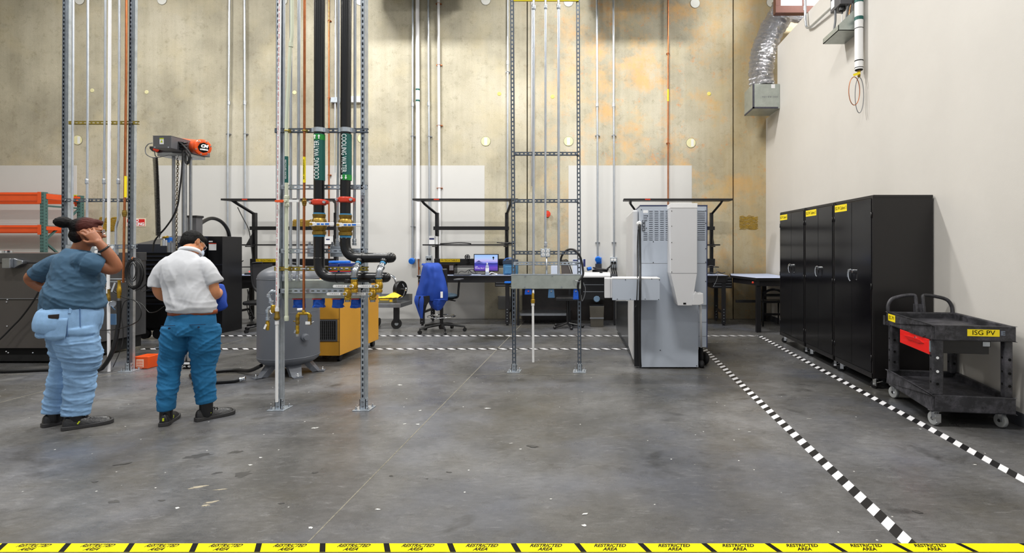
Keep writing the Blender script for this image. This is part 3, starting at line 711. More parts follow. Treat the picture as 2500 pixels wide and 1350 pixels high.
MB().lathe([(.010, Z(816, dq)), (.016, Z(812, dq)), (.016, Z(806, dq)), (.013, Z(804, dq)), (.016, Z(800, dq)), (.013, Z(794, dq))], (X(726, dq), dq, 0), n=12).build('quick_coupler', M_brass, dl)
MB().lathe([(.011, Z(821, dq)), (.013, Z(815, dq))], (X(726, dq), dq, 0), n=12).build('coupler_collar', M_chrome, dl)
MB().beam(W(722, 806, dq - .02), W(719, 813, dq - .02), .015, .004, (0, 1, 0)).build('lever', M_chrome, dl)
MB().cyl(W(723, 785, dq), W(716, 784, dq), .005, n=8).build('bleed_screw', M_brassd, dl)
dr = MB().lathe([(.013, Z(793, dq)), (.015, Z(790, dq)), (.015, Z(776, dq))], (X(756, dq), dq, 0), n=12).build('drain_valve', M_brassd, t)
MB().box(X(750, dq), X(761, dq), dq - .03, dq - .024, Z(791, dq), Z(784, dq)).cyl(W(761, 787, dq - .02), W(766, 785, dq - .02), .003, n=8).build('valve_handle', M_white, dr)

# ---- the two black cooling water lines
dK = dBf - .065; RP = .0435
def cool(px_t, px_b, py_elb, px_end, py_v, clamp_y, label, lab, dy):
    d = dK + dy
    t = thing('cooling_water_pipe', label, 'pipe', (X(px_b, d), d, Z(py_elb, d) - RP))
    zE = Z(py_elb, d)
    top = (X(px_t + 1, d), d, ZT)
    path = fillet([(X(px_end, d), d, zE), (X(px_b, d), d, zE), (X(px_b, d), d, zE + .35), top], .13, 10)
    MB().tube(path, RP, 24).build('tube', M_pipeblk, t)
    MB().lathe([(RP * 1.03, -.02), (RP * 1.03, 0), (RP * .9, .02), (RP * .5, .036), (.001, .041)], (X(px_end, d), d, zE), (1, 0, 0), 24).torus((X(px_end, d) - .02, d, zE), RP + .001, .003, (1, 0, 0), 24, 6).build('end_cap', M_pipeblk, t)
    for (px, q) in ((px_b, 20), ):
        MB().torus((X(px, d), d, zE + .17), RP + .001, .0035, (0, 0, 1), 24, 6).torus((X(px, d) + .16, d, zE), RP + .001, .0035, (1, 0, 0), 24, 6).build('weld_bead', M_pipeblk, t)
    # red grooved coupling
    def xa(py): return X(px_b + (px_t - px_b) * max(0, (620 - py)) / 620, d)
    z = Z(clamp_y, d)
    cl = MB().lathe([(RP + .002, -.026), (RP + .014, -.024), (RP + .016, 0), (RP + .014, .024), (RP + .002, .026)], (xa(clamp_y), d, z), n=24)
    cl.cbox((xa(clamp_y), d - .005, z), (.165, .04, .034)).build('red_coupling', M_red, t, bevel=.008)
    for sx in (-.062, .062):
        MB().cyl((xa(clamp_y) + sx, d - .025, z), (xa(clamp_y) + sx, d - .045, z), .013, n=6).cyl((xa(clamp_y) + sx, d - .045, z), (xa(clamp_y) + sx, d - .058, z), .007, n=8).build('coupling_bolt', M_chrome, t)
    # brass ball valve
    z = Z(py_v, d); x = xa(py_v)
    vb = MB().lathe([(RP + .002, -.092), (RP + .012, -.088), (RP + .013, -.062), (RP + .004, -.058), (RP + .014, -.04), (RP + .019, -.015), (RP + .019, .015), (RP + .014, .04), (RP + .004, .055), (RP + .006, .06), (RP + .01, .088), (RP + .002, .092)], (x, d, z), n=28)
    vb.cyl((x - .02, d - .055, z), (x - .02, d - .085, z), .02, n=16)
    vb = vb.build('valve', M_brassd, t)
    MB().lathe([(RP + .004, -.108), (RP + .004, -.092)], (x, d, z), n=24).lathe([(RP + .004, .092), (RP + .004, .102)], (x, d, z), n=24).build('thread_sealant', mat('blue_sealant', (60, 140, 190), .6), vb)
    hd = MB().box(x + .005, x + .175, d - .096, d - .088, z - .014, z + .014).prism([(x - .035, z - .018), (x + .01, z - .018), (x + .01, z + .018), (x - .035, z + .018)], 'y', d - .094, d - .086).build('lever', M_white, vb, bevel=.003)
    text('lettering', 'TYCO  600 WOG', mat('blue_print', (40, 90, 170), .5), vb, (x + .095, d - .0965, z), .016, width=.11, depth=.0004) if False else MB().box(x + .03, x + .055, d - .0975, d - .096, z - .006, z + .006).box(x + .065, x + .09, d - .0975, d - .096, z - .007, z + .005).box(x + .1, x + .135, d - .0975, d - .096, z - .006, z + .007).build('blue_sticker', M_blue, hd)
    MB().cyl((x - .02, d - .085, z), (x - .02, d - .102, z), .012, n=6).build('handle_nut', M_brass, vb)
    # clamp at the top crossbar
    z = Z(318, d)
    MB().lathe([(RP + .003, -.02), (RP + .006, -.018), (RP + .006, .018), (RP + .003, .02)], (xa(318), d, z), n=24).box(xa(318) + .04, xa(318) + .06, d - .02, d + .05, z - .018, z + .018).box(xa(318) - .06, xa(318) - .04, d - .02, d + .05, z - .018, z + .018).build('pipe_clamp', M_galv, t)
    # teal label with the words
    xl = xa(385); y0_, y1_ = 328, 441
    MB().lathe([(RP + .0012, Z(y1_, d)), (RP + .0012, Z(y0_, d))], (xl, d, 0), n=28).build('pipe_label', M_green, t)
    up = lab == 'up'
    za = Z(336, d) if up else Z(434, d)
    MB().lathe([(RP + .002, za - .024), (RP + .002, za + .024)], (xl, d, 0), n=28).build('arrow_label', M_greenb, t)
    for sx in (-.018, .018):
        yy = d - math.sqrt((RP + .003) ** 2 - .018 ** 2) - .001; s_ = 1 if up else -1
        xx = xl + sx
        ar = [(xx - .004, za - s_ * .019), (xx + .004, za - s_ * .019), (xx + .004, za + s_ * .003), (xx + .011, za + s_ * .003), (xx, za + s_ * .019), (xx - .011, za + s_ * .003), (xx - .004, za + s_ * .003)]
        MB().prism(ar, 'y', yy - .004, yy).build('arrow', M_inkw, t)
    zc = Z(392, d) if up else Z(376, d)
    text('lettering', 'COOLING WATER', M_inkw, t, (xl, d - RP - .0035, zc), .062, (0, 0, 1) if up else (0, 0, -1), (-1, 0, 0) if up else (1, 0, 0), .335, depth=.0006)
    return t
cool(782, 779, 677, 942, 548, 494, 'left black cooling water pipe, its label arrow pointing up', 'up', 0)
cool(849, 843, 629, 955, 550, 488, 'right black cooling water pipe, its label arrow pointing down', 'down', .01)
# branch valves
M_seal = mat('blue_sealant', (60, 140, 190), .6)
def branch(px, py_pipe, py_top, py_v, dfront, hx, label):
    d0 = dK; d1 = dfront
    t = thing('branch_valve', label, 'valve', W(px, py_v + 16, d1))
    if py_pipe < 640:
        p0 = W(px + 12, py_pipe + 8, d0 - .03); p1 = W(px + 1, py_top, d1); p2 = W(px, py_v - 12, d1)
        MB().lathe([(.03, -.005), (.033, .0), (.03, .02), (.024, .024)], p0, (p1 - p0), 18).build('threaded_outlet', M_pipeblk, t)
        MB().tube([p0 + (p1 - p0) * .15, p1], .02, 16).build('nipple', M_steel, t)
        MB().tube([p0 + (p1 - p0) * .16, p0 + (p1 - p0) * .3], .0235, 16).tube([W(px, py_v - 18, d1), W(px, py_v - 13, d1)], .0225, 16).build('thread_sealant', M_seal, t)
        MB().tube(fillet([p0 + (p1 - p0) * .62, p1 + V((0, 0, .004)), p2 + V((0, 0, .035))], .045, 6), .0265, 16).lathe([(.031, -.006), (.031, .006)], p0 + (p1 - p0) * .62, p1 - p0, 16).lathe([(.031, -.006), (.031, .006)], p2 + V((0, 0, .035)), n=16).build('elbow', M_steel, t)
    else:
        p0 = W(px, py_pipe + 8, d1)
        MB().lathe([(.03, 0), (.03, .025), (.024, .035)], p0 + V((0, 0, -.02)), (0, 0, 1), 18).build('threaded_outlet', M_pipeblk, t)
    z = Z(py_v, d1); x = X(px, d1)
    b = MB().lathe([(.024, -.058), (.029, -.054), (.029, -.036), (.025, -.032), (.031, -.018), (.033, 0), (.031, .018), (.025, .032), (.029, .036), (.029, .052), (.024, .056)], (x, d1, z), n=8 if False else 20)
    b.cyl((x, d1 - .03, z), (x, d1 - .05, z), .013, n=12); b = b.build('body', M_brass, t)
    MB().prism([(x - .155, z - .004), (x - .15, z - .012), (x - .02, z - .012), (x - .012, z - .016), (x + .014, z - .014), (x + .02, z + .004), (x + .006, z + .016), (x - .02, z + .011), (x - .148, z + .011), (x - .155, z + .004)], 'y', d1 - .058, d1 - .05).build('lever', M_white, t)
    MB().box(x - .035, x - .015, d1 - .0592, d1 - .058, z - .01, z + .009).build('blue_band', M_steel, t)
    text('lettering', 'I I I M I K O  X', M_ink, t, (x - .09, d1 - .058, z), .014, width=.075, depth=.0004)
    MB().cyl((x, d1 - .05, z), (x, d1 - .066, z), .012, n=6).build('handle_nut', M_brass, t)
    MB().lathe([(.022, -.075), (.022, -.056)], (x, d1, z), n=14).build('outlet_thread', M_steel, t)
branch(865, 629, 663, 697.5, dK - .13, 1, 'brass valve under the upper black pipe, left one of the front pair')
branch(925, 629, 663, 697.5, dK - .13, 1, 'brass valve under the upper black pipe, right one of the front pair')
branch(849, 677, 0, 716, dK - .04, 1, 'brass valve under the lower black pipe, left one of the rear pair')
branch(910, 677, 0, 716, dK - .04, 1, 'brass valve under the lower black pipe, right one of the rear pair')
# trough with taped outlets
dt = dB + .1
t = thing('wiring_trough', 'galvanised wiring trough on the black pipe rack with four blue-taped outlets', 'electrical trough', (X(790, dt), dt, Z(728, dB)))
MB().box(X(687, dB), X(899, dt), dB + .025, dB + .165, Z(729, dB), Z(684.5, dB)).build('box_body', M_trough, t, bevel=.002)
for i, px in enumerate((731, 779, 826, 871)):
    c = W(px, 738, dB + .07); r2 = random.Random(i)
    mb = MB(); nn = 14; prof = [(.042, .035), (.043, 0), (.04, -.02), (.047, -.045)]
    vs = []
    for (r, h) in prof:
        for k in range(nn):
            a = 2 * PI * k / nn; q = r * (1 + (.12 if h < 0 else .02) * r2.uniform(-1, 1)); vs.append(c + V((q * 1.15 * math.cos(a), q * math.sin(a), h + (r2.uniform(-.006, .006) if h < -.03 else 0))))
    mb.add(vs, [(a * nn + k, a * nn + (k + 1) % nn, (a + 1) * nn + (k + 1) % nn, (a + 1) * nn + k) for a in range(3) for k in range(nn)]); mb.add(vs, [tuple(range(nn)), tuple(range(3 * nn, 4 * nn))])
    mb.build('blue_tape', M_bluetape, t)
    MB().box(c.x - .04, c.x + .04, c.y - .045, c.y - .03, c.z + .03, c.z + .037).build('red_gasket', M_red, t)
# outlet boxes half hidden at mid height
for a, b_, lb in ((750, 774, 'left of the lower cooling water valve gap'), (806, 835, 'between the two cooling water pipes')):
    t = thing('junction_box', 'galvanised junction box behind the middle crossbar, ' + lb, 'junction box', W((a + b_) / 2, 627, dB + .03))
    MB().box(X(a, dB), X(b_, dB), dB + .0, dB + .06, Z(627, dB), Z(600, dB)).build('box_body', M_galv, t, bevel=.002)
    for px in (a + 6, b_ - 6): MB().lathe([(.012, 0), (.012, .02), (.009, .035)], W(px, 600, dB + .03), (0, 0, 1), 10).build('connector', M_steel, t)

# ---- right rack (C)
dC = 6.22
rC = thing('strut_pipe_rack', 'slotted strut rack holding three conduits, left of the grey machine', 'pipe rack', (X(1335, dC), dC, 0))
for (px, tp) in ((1255.5, 1249), (1415, 1411)):
    MB().strut((X(px, dC), dC, .006), (X(tp - 3, dC), dC, ZT), FY, w=.043, h=.03, sw=.016, sl=.031).build('post', M_galvd, rC)
    bp = base_plate(rC, X(px, dC), dC, .15); post_shoe(rC, X(px, dC), dC, bp)
for (py, m, lb) in ((1, M_yellow, 'yellow crossbar at the top'), (376.5, M_galvd, None), (491, M_galvd, None), (617, M_galvd, None), (643, M_galv, None)):
    mb = MB(); oc(mb, 1254, 1413, dC - .025, Z(py, dC), .043); o = mb.build('crossbar', m, rC)
    if lb: o['label'] = lb
bolts(rC, [(X(p, dC), dC - .04, Z(q, dC)) for q in (376.5, 491, 617, 643) for p in (1263, 1408)])
dcc = dC - .055
def cc(px_t, px_b, pyb, lb, r=.0155, coup=()):
    return conduit('conduit', lb, [(X(px_b, dcc), dcc, Z(pyb, dcc)), (X((px_t + px_b) / 2, dcc), dcc, Z(300, dcc)), (X(px_t, dcc), dcc, ZT)], r, M_conduit, None, [(X(px_t, dcc), dcc, Z(q, dcc)) for q in coup], bend=.01)
cc(1303, 1302.5, 671, 'left of the three conduits on the right rack', coup=(18,))
cc(1332, 1331.5, 607, 'middle conduit of the right rack, ending in the outlet box', .013, coup=(16, 597))
cc(1363.5, 1364, 671, 'right of the three conduits on the right rack', coup=(16,))
t = thing('wall_pipe', 'thin white pipe with red print behind the right rack', 'pipe', (X(1298, YB - .05), YB - .05, 1))
MB().tube([(X(1298.5, YB - .05), YB - .05, Z(455, YB)), (X(1298.5, YB - .05), YB - .05, ZT)], .013, 8).build('tube', M_pvc, t)
tag(MB().tube([(X(1334.5, dC - .07), dC - .07, Z(671, dC - .07)), (X(1334.5, dC - .07), dC - .07, Z(627, dC - .07))], .011, 8).build('conduit', M_conduit), 'short conduit stub below the four-socket outlet box', 'conduit')
t = thing('wiring_trough', 'long galvanised wiring trough across the right rack', 'electrical trough', (X(1333, dC), dC, Z(705, dC)))
MB().box(X(1248, dC - .1), X(1418, dC - .1), dC - .1, dC - .035, Z(705, dC - .1), Z(671, dC - .1)).build('box_body', M_trough, t, bevel=.002)
MB().box(X(1247, dC - .1), X(1419, dC - .1), dC - .103, dC - .033, Z(671.5, dC - .1), Z(669.5, dC - .1)).build('lid', M_galv, t)
for px, py in ((1282, 674), (1281, 701), (1348, 673), (1371, 701)): MB().cyl(W(px, py, dC - .1), W(px, py, dC - .108), .008, n=8).build('screw', M_steel, t)
t = thing('outlet_box', 'grey steel box with four round sockets on the right rack', 'outlet', W(1332, 628, dC - .07))
MB().box(X(1320, dcc - .02), X(1343, dcc - .02), dC - .09, dC - .045, Z(628, dC - .09), Z(607, dC - .09)).build('box_body', M_galv, t, bevel=.004)
for px in (1326, 1337.5):
    for py in (613, 622):
        s_ = MB().lathe([(.02, 0), (.02, .004), (.017, .005)], W(px, py, dC - .09), FY, 18).build('socket', M_white, t)
        c = W(px, py, dC - .0955)
        MB().cbox(c + V((-.006, 0, .003)), (.003, .001, .01)).cbox(c + V((.006, 0, .003)), (.003, .001, .01)).cbox(c + V((0, 0, -.009)), (.006, .001, .005)).build('slot', M_ink, s_)
gS = 'blue sockets under the trough of the right rack'
for px, lb in ((1290, 'blue socket with a red dot under the trough, left'), (1346, 'blue socket under the middle of the right rack trough'), (1406, 'blue socket under the trough by the right rack post')):
    t = thing('power_socket', lb, 'socket', W(px, 719, dC - .07))
    y = dC - .07
    a, b_ = (9, 14) if px == 1290 else (8, 22) if px == 1346 else (7, 26)
    MB().prism([(X(px - a * .8, y), Z(705, y)), (X(px + a * .8, y), Z(705, y)), (X(px + a, y), Z(705 + b_, y)), (X(px - a, y), Z(705 + b_, y))], 'y', y - .02, y + .03).build('body', M_bluetape if px != 1346 else mat('dull_blue', (70, 110, 150), .5), t, bevel=.004)
    MB().cyl(W(px, 711, y - .02), W(px, 711, y - .026), .009, n=12).build('dot' if px == 1290 else 'button', M_red if px == 1290 else M_steel, t)
y = dC - .1
t = thing('pvc_pipe', 'white plastic pipe hanging from a brass fitting below the right rack trough', 'pipe', W(1302, 885, y))
MB().tube([W(1302, 706, y + .03), W(1302, 717, y)], .012, 10).build('stub', M_white, t)
MB().lathe([(.015, Z(741, y)), (.024, Z(739, y)), (.024, Z(732, y)), (.016, Z(730, y)), (.015, Z(718, y)), (.012, Z(715, y))], (X(1301, y), y, 0), n=14).build('brass_fitting', M_brass, t)
MB().lathe([(.018, Z(746, y)), (.018, Z(740, y))], (X(1301, y), y, 0), n=14).tube([W(1302, 884, y), W(1301, 743, y)], .0135, 12).build('tube', M_white, t)
y = dC - .07
tag(MB().tube(smoothpath([W(1368, 640, y + .6), W(1372, 624, y + .5), W(1384, 611, y + .3), W(1398, 609, y + .1), W(1410, 616, y), W(1419, 634, y), W(1423, 658, y - .02), W(1423, 672, y - .03), W(1414, 686, y - .04), W(1411, 700, y - .03), W(1414, 716, y), W(1417, 735, y)], 8), .013, 10).build('power_cable', M_rubber), 'thick black cable arching over the right post of the right rack', 'cable')
tag(MB().tube(smoothpath([W(1399, 684, dC - .11), W(1408, 685, dC - .14), W(1414, 688, dC - .12), W(1418, 684, dC - .1)], 5), .005, 6).build('cable_tie', M_chrome), 'silver wire twisted at the right end of the trough', 'tie')
tag(MB().tube(smoothpath([W(1424, 690, dC), W(1429, 704, dC), W(1427, 722, dC), W(1421, 735, dC), W(1419, 720, dC)], 5), .005, 6).build('cable', M_grey), 'thin grey cable loop at the right post of the right rack', 'cable')
# ================================================================ CABINETS, CART, DUCT (right side)
M_cab = mat('black_gloss_enamel', (9, 8, 12), 0.14)
M_cab.node_tree.nodes['Principled BSDF'].inputs['Specular IOR Level'].default_value = 0.35
M_cabs = mat('black_cabinet_side', (24, 22, 23), 0.38, 0, 0.04, 3)
FXm = (-1, 0, 0)
def caster(t, x, y, r=.04, w=.028, rot=0.3, lock=True):
    c = MB(T=Matrix.Translation((x, y, 0)) @ Matrix.Rotation(rot, 4, 'Z'))
    c.box(-.03, .03, -.03, .03, .104, .11).cyl((0, 0, .09), (0, 0, .105), .018, n=12)
    for sx in (-1, 1): c.box(sx * (w / 2 + .005) - .0015, sx * (w / 2 + .005) + .0015, -.018, .018, r - .008, .094)
    c.box(-w / 2 - .006, w / 2 + .006, -.018, .018, .088, .093)
    if lock: c.cbox((0, -.045, .075), (.03, .05, .006), Matrix.Rotation(-.4, 3, 'X'))
    fk = c.build('caster', M_chrome, t)
    wv = MB(T=Matrix.Translation((x, y, 0)) @ Matrix.Rotation(rot, 4, 'Z'))
    wv.lathe([(r * .35, -w / 2 - .002), (r * .6, -w / 2), (r * .93, -w / 2), (r, -w / 2 + .004), (r, w / 2 - .004), (r * .93, w / 2), (r * .6, w / 2), (r * .35, w / 2 + .002)], (0, .012, r), (1, 0, 0), 24)
    wv.build('wheel', M_rubber, fk)
def cabinet(y0, y1, label, words, lw):
    x0, x1, z0, z1 = 2.81, 3.42, .112, 1.985
    t = thing('storage_cabinet', label, 'cabinet', ((x0 + x1) / 2, (y0 + y1) / 2, 0), 'black storage cabinets on casters')
    ca = MB().box(x0 + .012, x1, y0, y1, z0, z1 - .006).build('carcass', M_cabs, t, bevel=.003)
    MB().box(x0 + .006, x1 + .002, y0 - .002, y1 + .002, z1 - .03, z1).box(x0, x0 + .014, y0, y1, z0, z0 + .055).box(x0, x0 + .014, y0, y0 + .022, z0, z1 - .01).box(x0, x0 + .014, y1 - .022, y1, z0, z1 - .01).build('face_frame', M_cabs, ca, bevel=.002)
    ym = (y0 + y1) / 2
    for i, (a, b_) in enumerate(((y0 + .024, ym - .002), (ym + .002, y1 - .024))):
        dr = MB().box(x0 - .006, x0 + .012, a, b_, z0 + .06, z1 - .036).build('door', M_cab, t, bevel=.003)
        e = y0 + .02 if i == 0 else y1 - .02
        for z in (.32, 1.05, 1.78): MB().cyl((x0 - .006, e, z - .03), (x0 - .006, e, z + .03), .006, n=8).build('hinge', M_black, dr)
        hz_ = 1.19
        yh = ym + (-.055 if i == 0 else .055)
        h = MB()
        if i == 0:
            h.cyl((x0 - .006, yh, hz_), (x0 - .03, yh, hz_), .022, n=16).tube(smoothpath([(x0 - .03, yh + .01, hz_ + .02), (x0 - .045, yh + .03, hz_ + .01), (x0 - .05, yh + .036, hz_ - .04), (x0 - .045, yh + .03, hz_ - .09), (x0 - .035, yh + .02, hz_ - .105)], 5), .009, 8)
        else:
            h.cyl((x0 - .006, yh, hz_), (x0 - .014, yh, hz_), .02, n=16).tube([(x0 - .012, yh - .01, hz_), (x0 - .03, yh - .012, hz_ - .012), (x0 - .03, yh - .012, hz_ - .04)], .004, 6).cbox((x0 - .03, yh - .012, hz_ - .055), (.003, .018, .03))
        h.build('handle', M_chrome, dr)
    lb = MB().box(x0 - .0075, x0 - .006, y1 - .03 - lw, y1 - .03, z1 - .125, z1 - .045).build('label', M_yellow, t)
    text('lettering', words, M_ink, lb, (x0 - .0076, y1 - .03 - lw / 2, z1 - .085), .055, (0, -1, 0), (0, 0, 1), lw * .9, depth=.0004)
    for (x, y, r_) in ((x0 + .06, y0 + .06, .5), (x0 + .06, y1 - .06, 1.2), (x1 - .06, y0 + .06, .2), (x1 - .06, y1 - .06, .9)): caster(t, x, y, rot=r_)
    return t
cabinet(5.42, 6.30, 'nearest of the three black two-door cabinets, against the right wall', 'ISG PV Cabinet 3', .30)
cabinet(6.32, 7.17, 'middle of the three black two-door cabinets', 'ISG PV Cabinet 5', .34)
cabinet(7.20, 8.17, 'black two-door cabinet farthest from the camera, beside the corner table', 'ISG PV Cabinet 1', .30)

# ---- utility cart
TC = Matrix.Translation((2.70, 4.29, 0)) @ Matrix.Rotation(math.radians(-8), 4, 'Z')
def CM(): return MB(T=TC)
def CP(x, y, z): return TC @ V((x, y, z))
cw, cl_ = .615, .92
M_cart = mat('scuffed_black_plastic', (38, 38, 42), 0.5, 0, 0.45, 5, 0.15, 30)
def scuff(m, amt=.5):
    nt, N, K = nodes(m); b = N['Principled BSDF']; src = b.inputs['Base Color'].links[0].from_socket
    tc = N.new('ShaderNodeTexCoord'); n = N.new('ShaderNodeTexNoise'); n.inputs['Scale'].default_value = 7; n.inputs['Detail'].default_value = 9; n.inputs['Roughness'].default_value = .8
    K.new(tc.outputs['Object'], n.inputs['Vector']); r = N.new('ShaderNodeValToRGB'); r.color_ramp.elements[0].position = .46; r.color_ramp.elements[1].position = .70
    r.color_ramp.elements[0].color = (0, 0, 0, 1); r.color_ramp.elements[1].color = (amt, amt, amt, 1); K.new(n.outputs['Fac'], r.inputs['Fac'])
    x = N.new('ShaderNodeMix'); x.data_type = 'RGBA'; K.new(r.outputs['Color'], x.inputs['Factor']); K.new(src, x.inputs['A']); x.inputs['B'].default_value = rgb(112, 110, 118)
    K.new(x.outputs['Result'], b.inputs['Base Color'])
scuff(M_cart, .55)
ct = thing('utility_cart', 'black plastic utility cart with a red drawer, in front of the cabinets', 'cart', CP(cw / 2, cl_ / 2, 0))
def tray(z0, z1, lip, name):
    m = CM(); w = .03
    m.box(0, cw, 0, w, z0, z1).box(0, cw, cl_ - w, cl_, z0, z1).box(0, w, 0, cl_, z0, z1).box(cw - w, cw, 0, cl_, z0, z1)
    m.box(.01, cw - .01, .01, cl_ - .01, z0 + .01, z1 - lip)
    return m.build(name, M_cart, ct, bevel=.01)
tray(.70, .825, .055, 'top_tray')
tray(.125, .26, .05, 'bottom_shelf')
CM().prism([(.16, .701), (.40, .701), (.47, .725), (.40, .745), (.16, .745), (.10, .725)], 'x', -.003, .0).build('side_rib', M_cart, ct, bevel=.001)
for (x, y) in ((0.0, 0.0), (cw - .085, 0.0), (0.0, cl_ - .085), (cw - .085, cl_ - .085)):
    m = CM(); m.box(x + .012, x + .095 if x < .1 else x + .073, y + .008, y + .08, .25, .71)
    lg = m.build('leg', M_cart, ct, bevel=.016, seg=3)
    for z in (.35, .45, .56):
        CM().lathe([(.011, 0), (.011, .003)], (x + .045, y + .007, z), (0, -1, 0), 12).build('plug' if (z > .4 and x < .1) else 'bolt_hole', M_label if (z > .4 and x < .1 and y < .1) else M_ink, lg)
        CM().lathe([(.009, 0), (.009, .002)], (x + .0115, y + .045, z + .01), (-1, 0, 0), 12).build('bolt_hole', M_ink, lg)
# handle loop at the far end
m = CM()
m.tube(smoothpath([(.02, cl_ + .0, .80), (.02, cl_ + .01, .88), (.06, cl_ + .02, .945), (.16, cl_ + .03, .975), (.25, cl_ + .03, .985), (.275, cl_ + .02, .96), (.275, cl_ - .01, .81)], 6), .017, 10)
m.tube(smoothpath([(cw - .02, cl_ + .0, .80), (cw - .02, cl_ + .01, .88), (cw - .06, cl_ + .02, .945), (cw - .16, cl_ + .03, .975), (cw - .25, cl_ + .03, .985), (cw - .275, cl_ + .02, .96), (cw - .275, cl_ - .01, .81)], 6), .017, 10)
m.box(.262, cw - .262, cl_ - .005, cl_ + .04, .79, .90)
m.build('handle', M_cart, ct)
CM().box(-.035, -.0, cl_ - .06, cl_ - .02, .70, .73).box(-.038, -.028, cl_ - .06, cl_ - .02, .70, .79).box(-.0, .012, cl_ - .07, cl_ - .0, .69, .8).build('hook', M_cart, ct, bevel=.003)
# drawer
dw = CM().box(.004, .03, .06, .62, .575, .70).build('drawer', mat('red_drawer_plastic', (236, 22, 14), .35, coat=.2), ct, bevel=.005)
CM().prism([(.14, .655), (.20, .67), (.34, .672), (.46, .665), (.52, .66), (.42, .632), (.34, .64), (.24, .636)], 'x', -.004, .005).build('handle', mat('red_drawer_grip', (196, 16, 12), .4), dw, bevel=.003)
CM().cyl((.004, .30, .672), (-.003, .30, .672), .011, n=16).build('lock', M_chrome, dw)
CM().box(.03, .455, .065, .60, .588, .695).build('drawer_box', M_black, ct)
CM().box(.03, .46, .05, .064, .648, .695).build('drawer_slide', M_black, ct)
CM().box(.40, .452, .045, .05, .655, .69).build('slide_bracket', M_galv, ct); CM().box(.006, .026, .045, .06, .60, .69).build('slide_bracket', M_galv, ct)
# labels
lb = CM().box(.262, .497, -.0022, -.0003, .742, .797).build('label', M_yellow, ct)
rr = TC.to_3x3() @ V((1, 0, 0)); ry = TC.to_3x3() @ V((0, -1, 0))
text('lettering', 'ISG PV', M_ink, lb, CP(.38, -.0023, .7695), .054, rr, (0, 0, 1), .165, depth=.0004)
text('brand_lettering', 'E', mat('grey_print', (108, 118, 132), .6), ct, CP(.522, -.0003, .768), .046, rr, (0, 0, 1), .03, depth=.0006, bold=.002)
lb = CM().box(-.0022, -.0003, .71, .87, .745, .81).build('label', M_yellow, ct)
text('lettering', 'ISG PV', M_ink, lb, CP(-.0023, .79, .7775), .05, ry, (0, 0, 1), .12, depth=.0004)
M_tyre = mat('grey_rubber_tyre', (150, 152, 152), 0.6)
for (x, y, rt_, lk) in ((.05, .06, .25, 1), (cw - .06, .07, .3, 0), (.05, cl_ - .07, .35, 0), (cw - .06, cl_ - .07, .3, 0)):
    Tm = TC @ Matrix.Translation((x, y, 0)) @ Matrix.Rotation(rt_, 4, 'Z')
    fk = MB(T=Tm).box(-.02, -.017, -.018, .018, .05, .128).box(.017, .02, -.018, .018, .05, .128).box(-.035, .035, -.035, .035, .118, .126)
    if lk: fk.cbox((0, -.04, .07), (.035, .012, .07)).cbox((-.03, -.045, .075), (.07, .006, .016))
    fk = fk.build('caster', M_chrome, ct)
    r = .056
    MB(T=Tm).lathe([(r - .014, -.017), (r - .004, -.016), (r, -.01), (r, .01), (r - .004, .016), (r - .014, .017)], (0, 0.01, r), (1, 0, 0), 28).build('tyre', M_tyre, fk)
    MB(T=Tm).lathe([(.012, -.022), (.014, -.016), (r - .013, -.012), (r - .013, .012), (.014, .016), (.012, .022)], (0, 0.01, r), (1, 0, 0), 24).build('wheel_hub', M_black, fk)

# ---- flexible duct with plenum box
t = thing('duct_box', 'galvanised duct box mounted in the corner under the foil duct', 'duct box', (3.18, 10.28, 4.07))
x0, x1 = X(1838, 10.0), XR - .004
bm_ = MB()
y0, y1 = 10.0, 10.57; z0, z1 = 4.06, 4.52
bm_.box(x0, x1, y0, y1, z0, z1); bm_.build('box_body', M_trough, t, bevel=.003)
MB().box(x0 - .003, x0 + .03, y0 - .003, y0 + .02, z0, z1).box(x0 - .003, x1 - .03, y0 - .003, y0 + .01, z0 - .002, z0 + .03).box(x0 - .003, x0 + .012, y0, y1, z0 - .002, z0 + .025).build('sealant_edge', mat('grey_mastic', (72, 72, 82), .8, 0, .2, 20), t, bevel=.002)
text('lettering', 'ASU  8-B USA', M_grey, t, (x0 + .32, y0 - .001, z0 + .22), .045, (-1, 0, 0), (0, 0, -1), .30, depth=.0004)
MB().box(x1 - .16, x1 - .09, y0 - .002, y0, z1 - .08, z1 - .005).build('label', M_label, t)
# foil duct: crinkled helical sleeve
def foil_mat():
    m = bpy.data.materials.new('crinkled_foil'); m.use_nodes = True; nt, N, K = nodes(m); b = N['Principled BSDF']
    b.inputs['Metallic'].default_value = .85; b.inputs['Roughness'].default_value = .2; b.inputs['Base Color'].default_value = rgb(246, 247, 252)
    tc = N.new('ShaderNodeTexCoord'); mp = N.new('ShaderNodeMapping'); mp.inputs['Scale'].default_value = (1, 1, 3.0); K.new(tc.outputs['Object'], mp.inputs['Vector'])
    n = N.new('ShaderNodeTexNoise'); n.inputs['Scale'].default_value = 20; n.inputs['Detail'].default_value = 7; n.inputs['Roughness'].default_value = .75; n.inputs['Distortion'].default_value = 1.0
    K.new(mp.outputs['Vector'], n.inputs['Vector']); bp = N.new('ShaderNodeBump'); bp.inputs['Strength'].default_value = 1.0; bp.inputs['Distance'].default_value = .22
    K.new(n.outputs['Fac'], bp.inputs['Height']); K.new(bp.outputs['Normal'], b.inputs['Normal'])
    return m
M_foil = foil_mat()
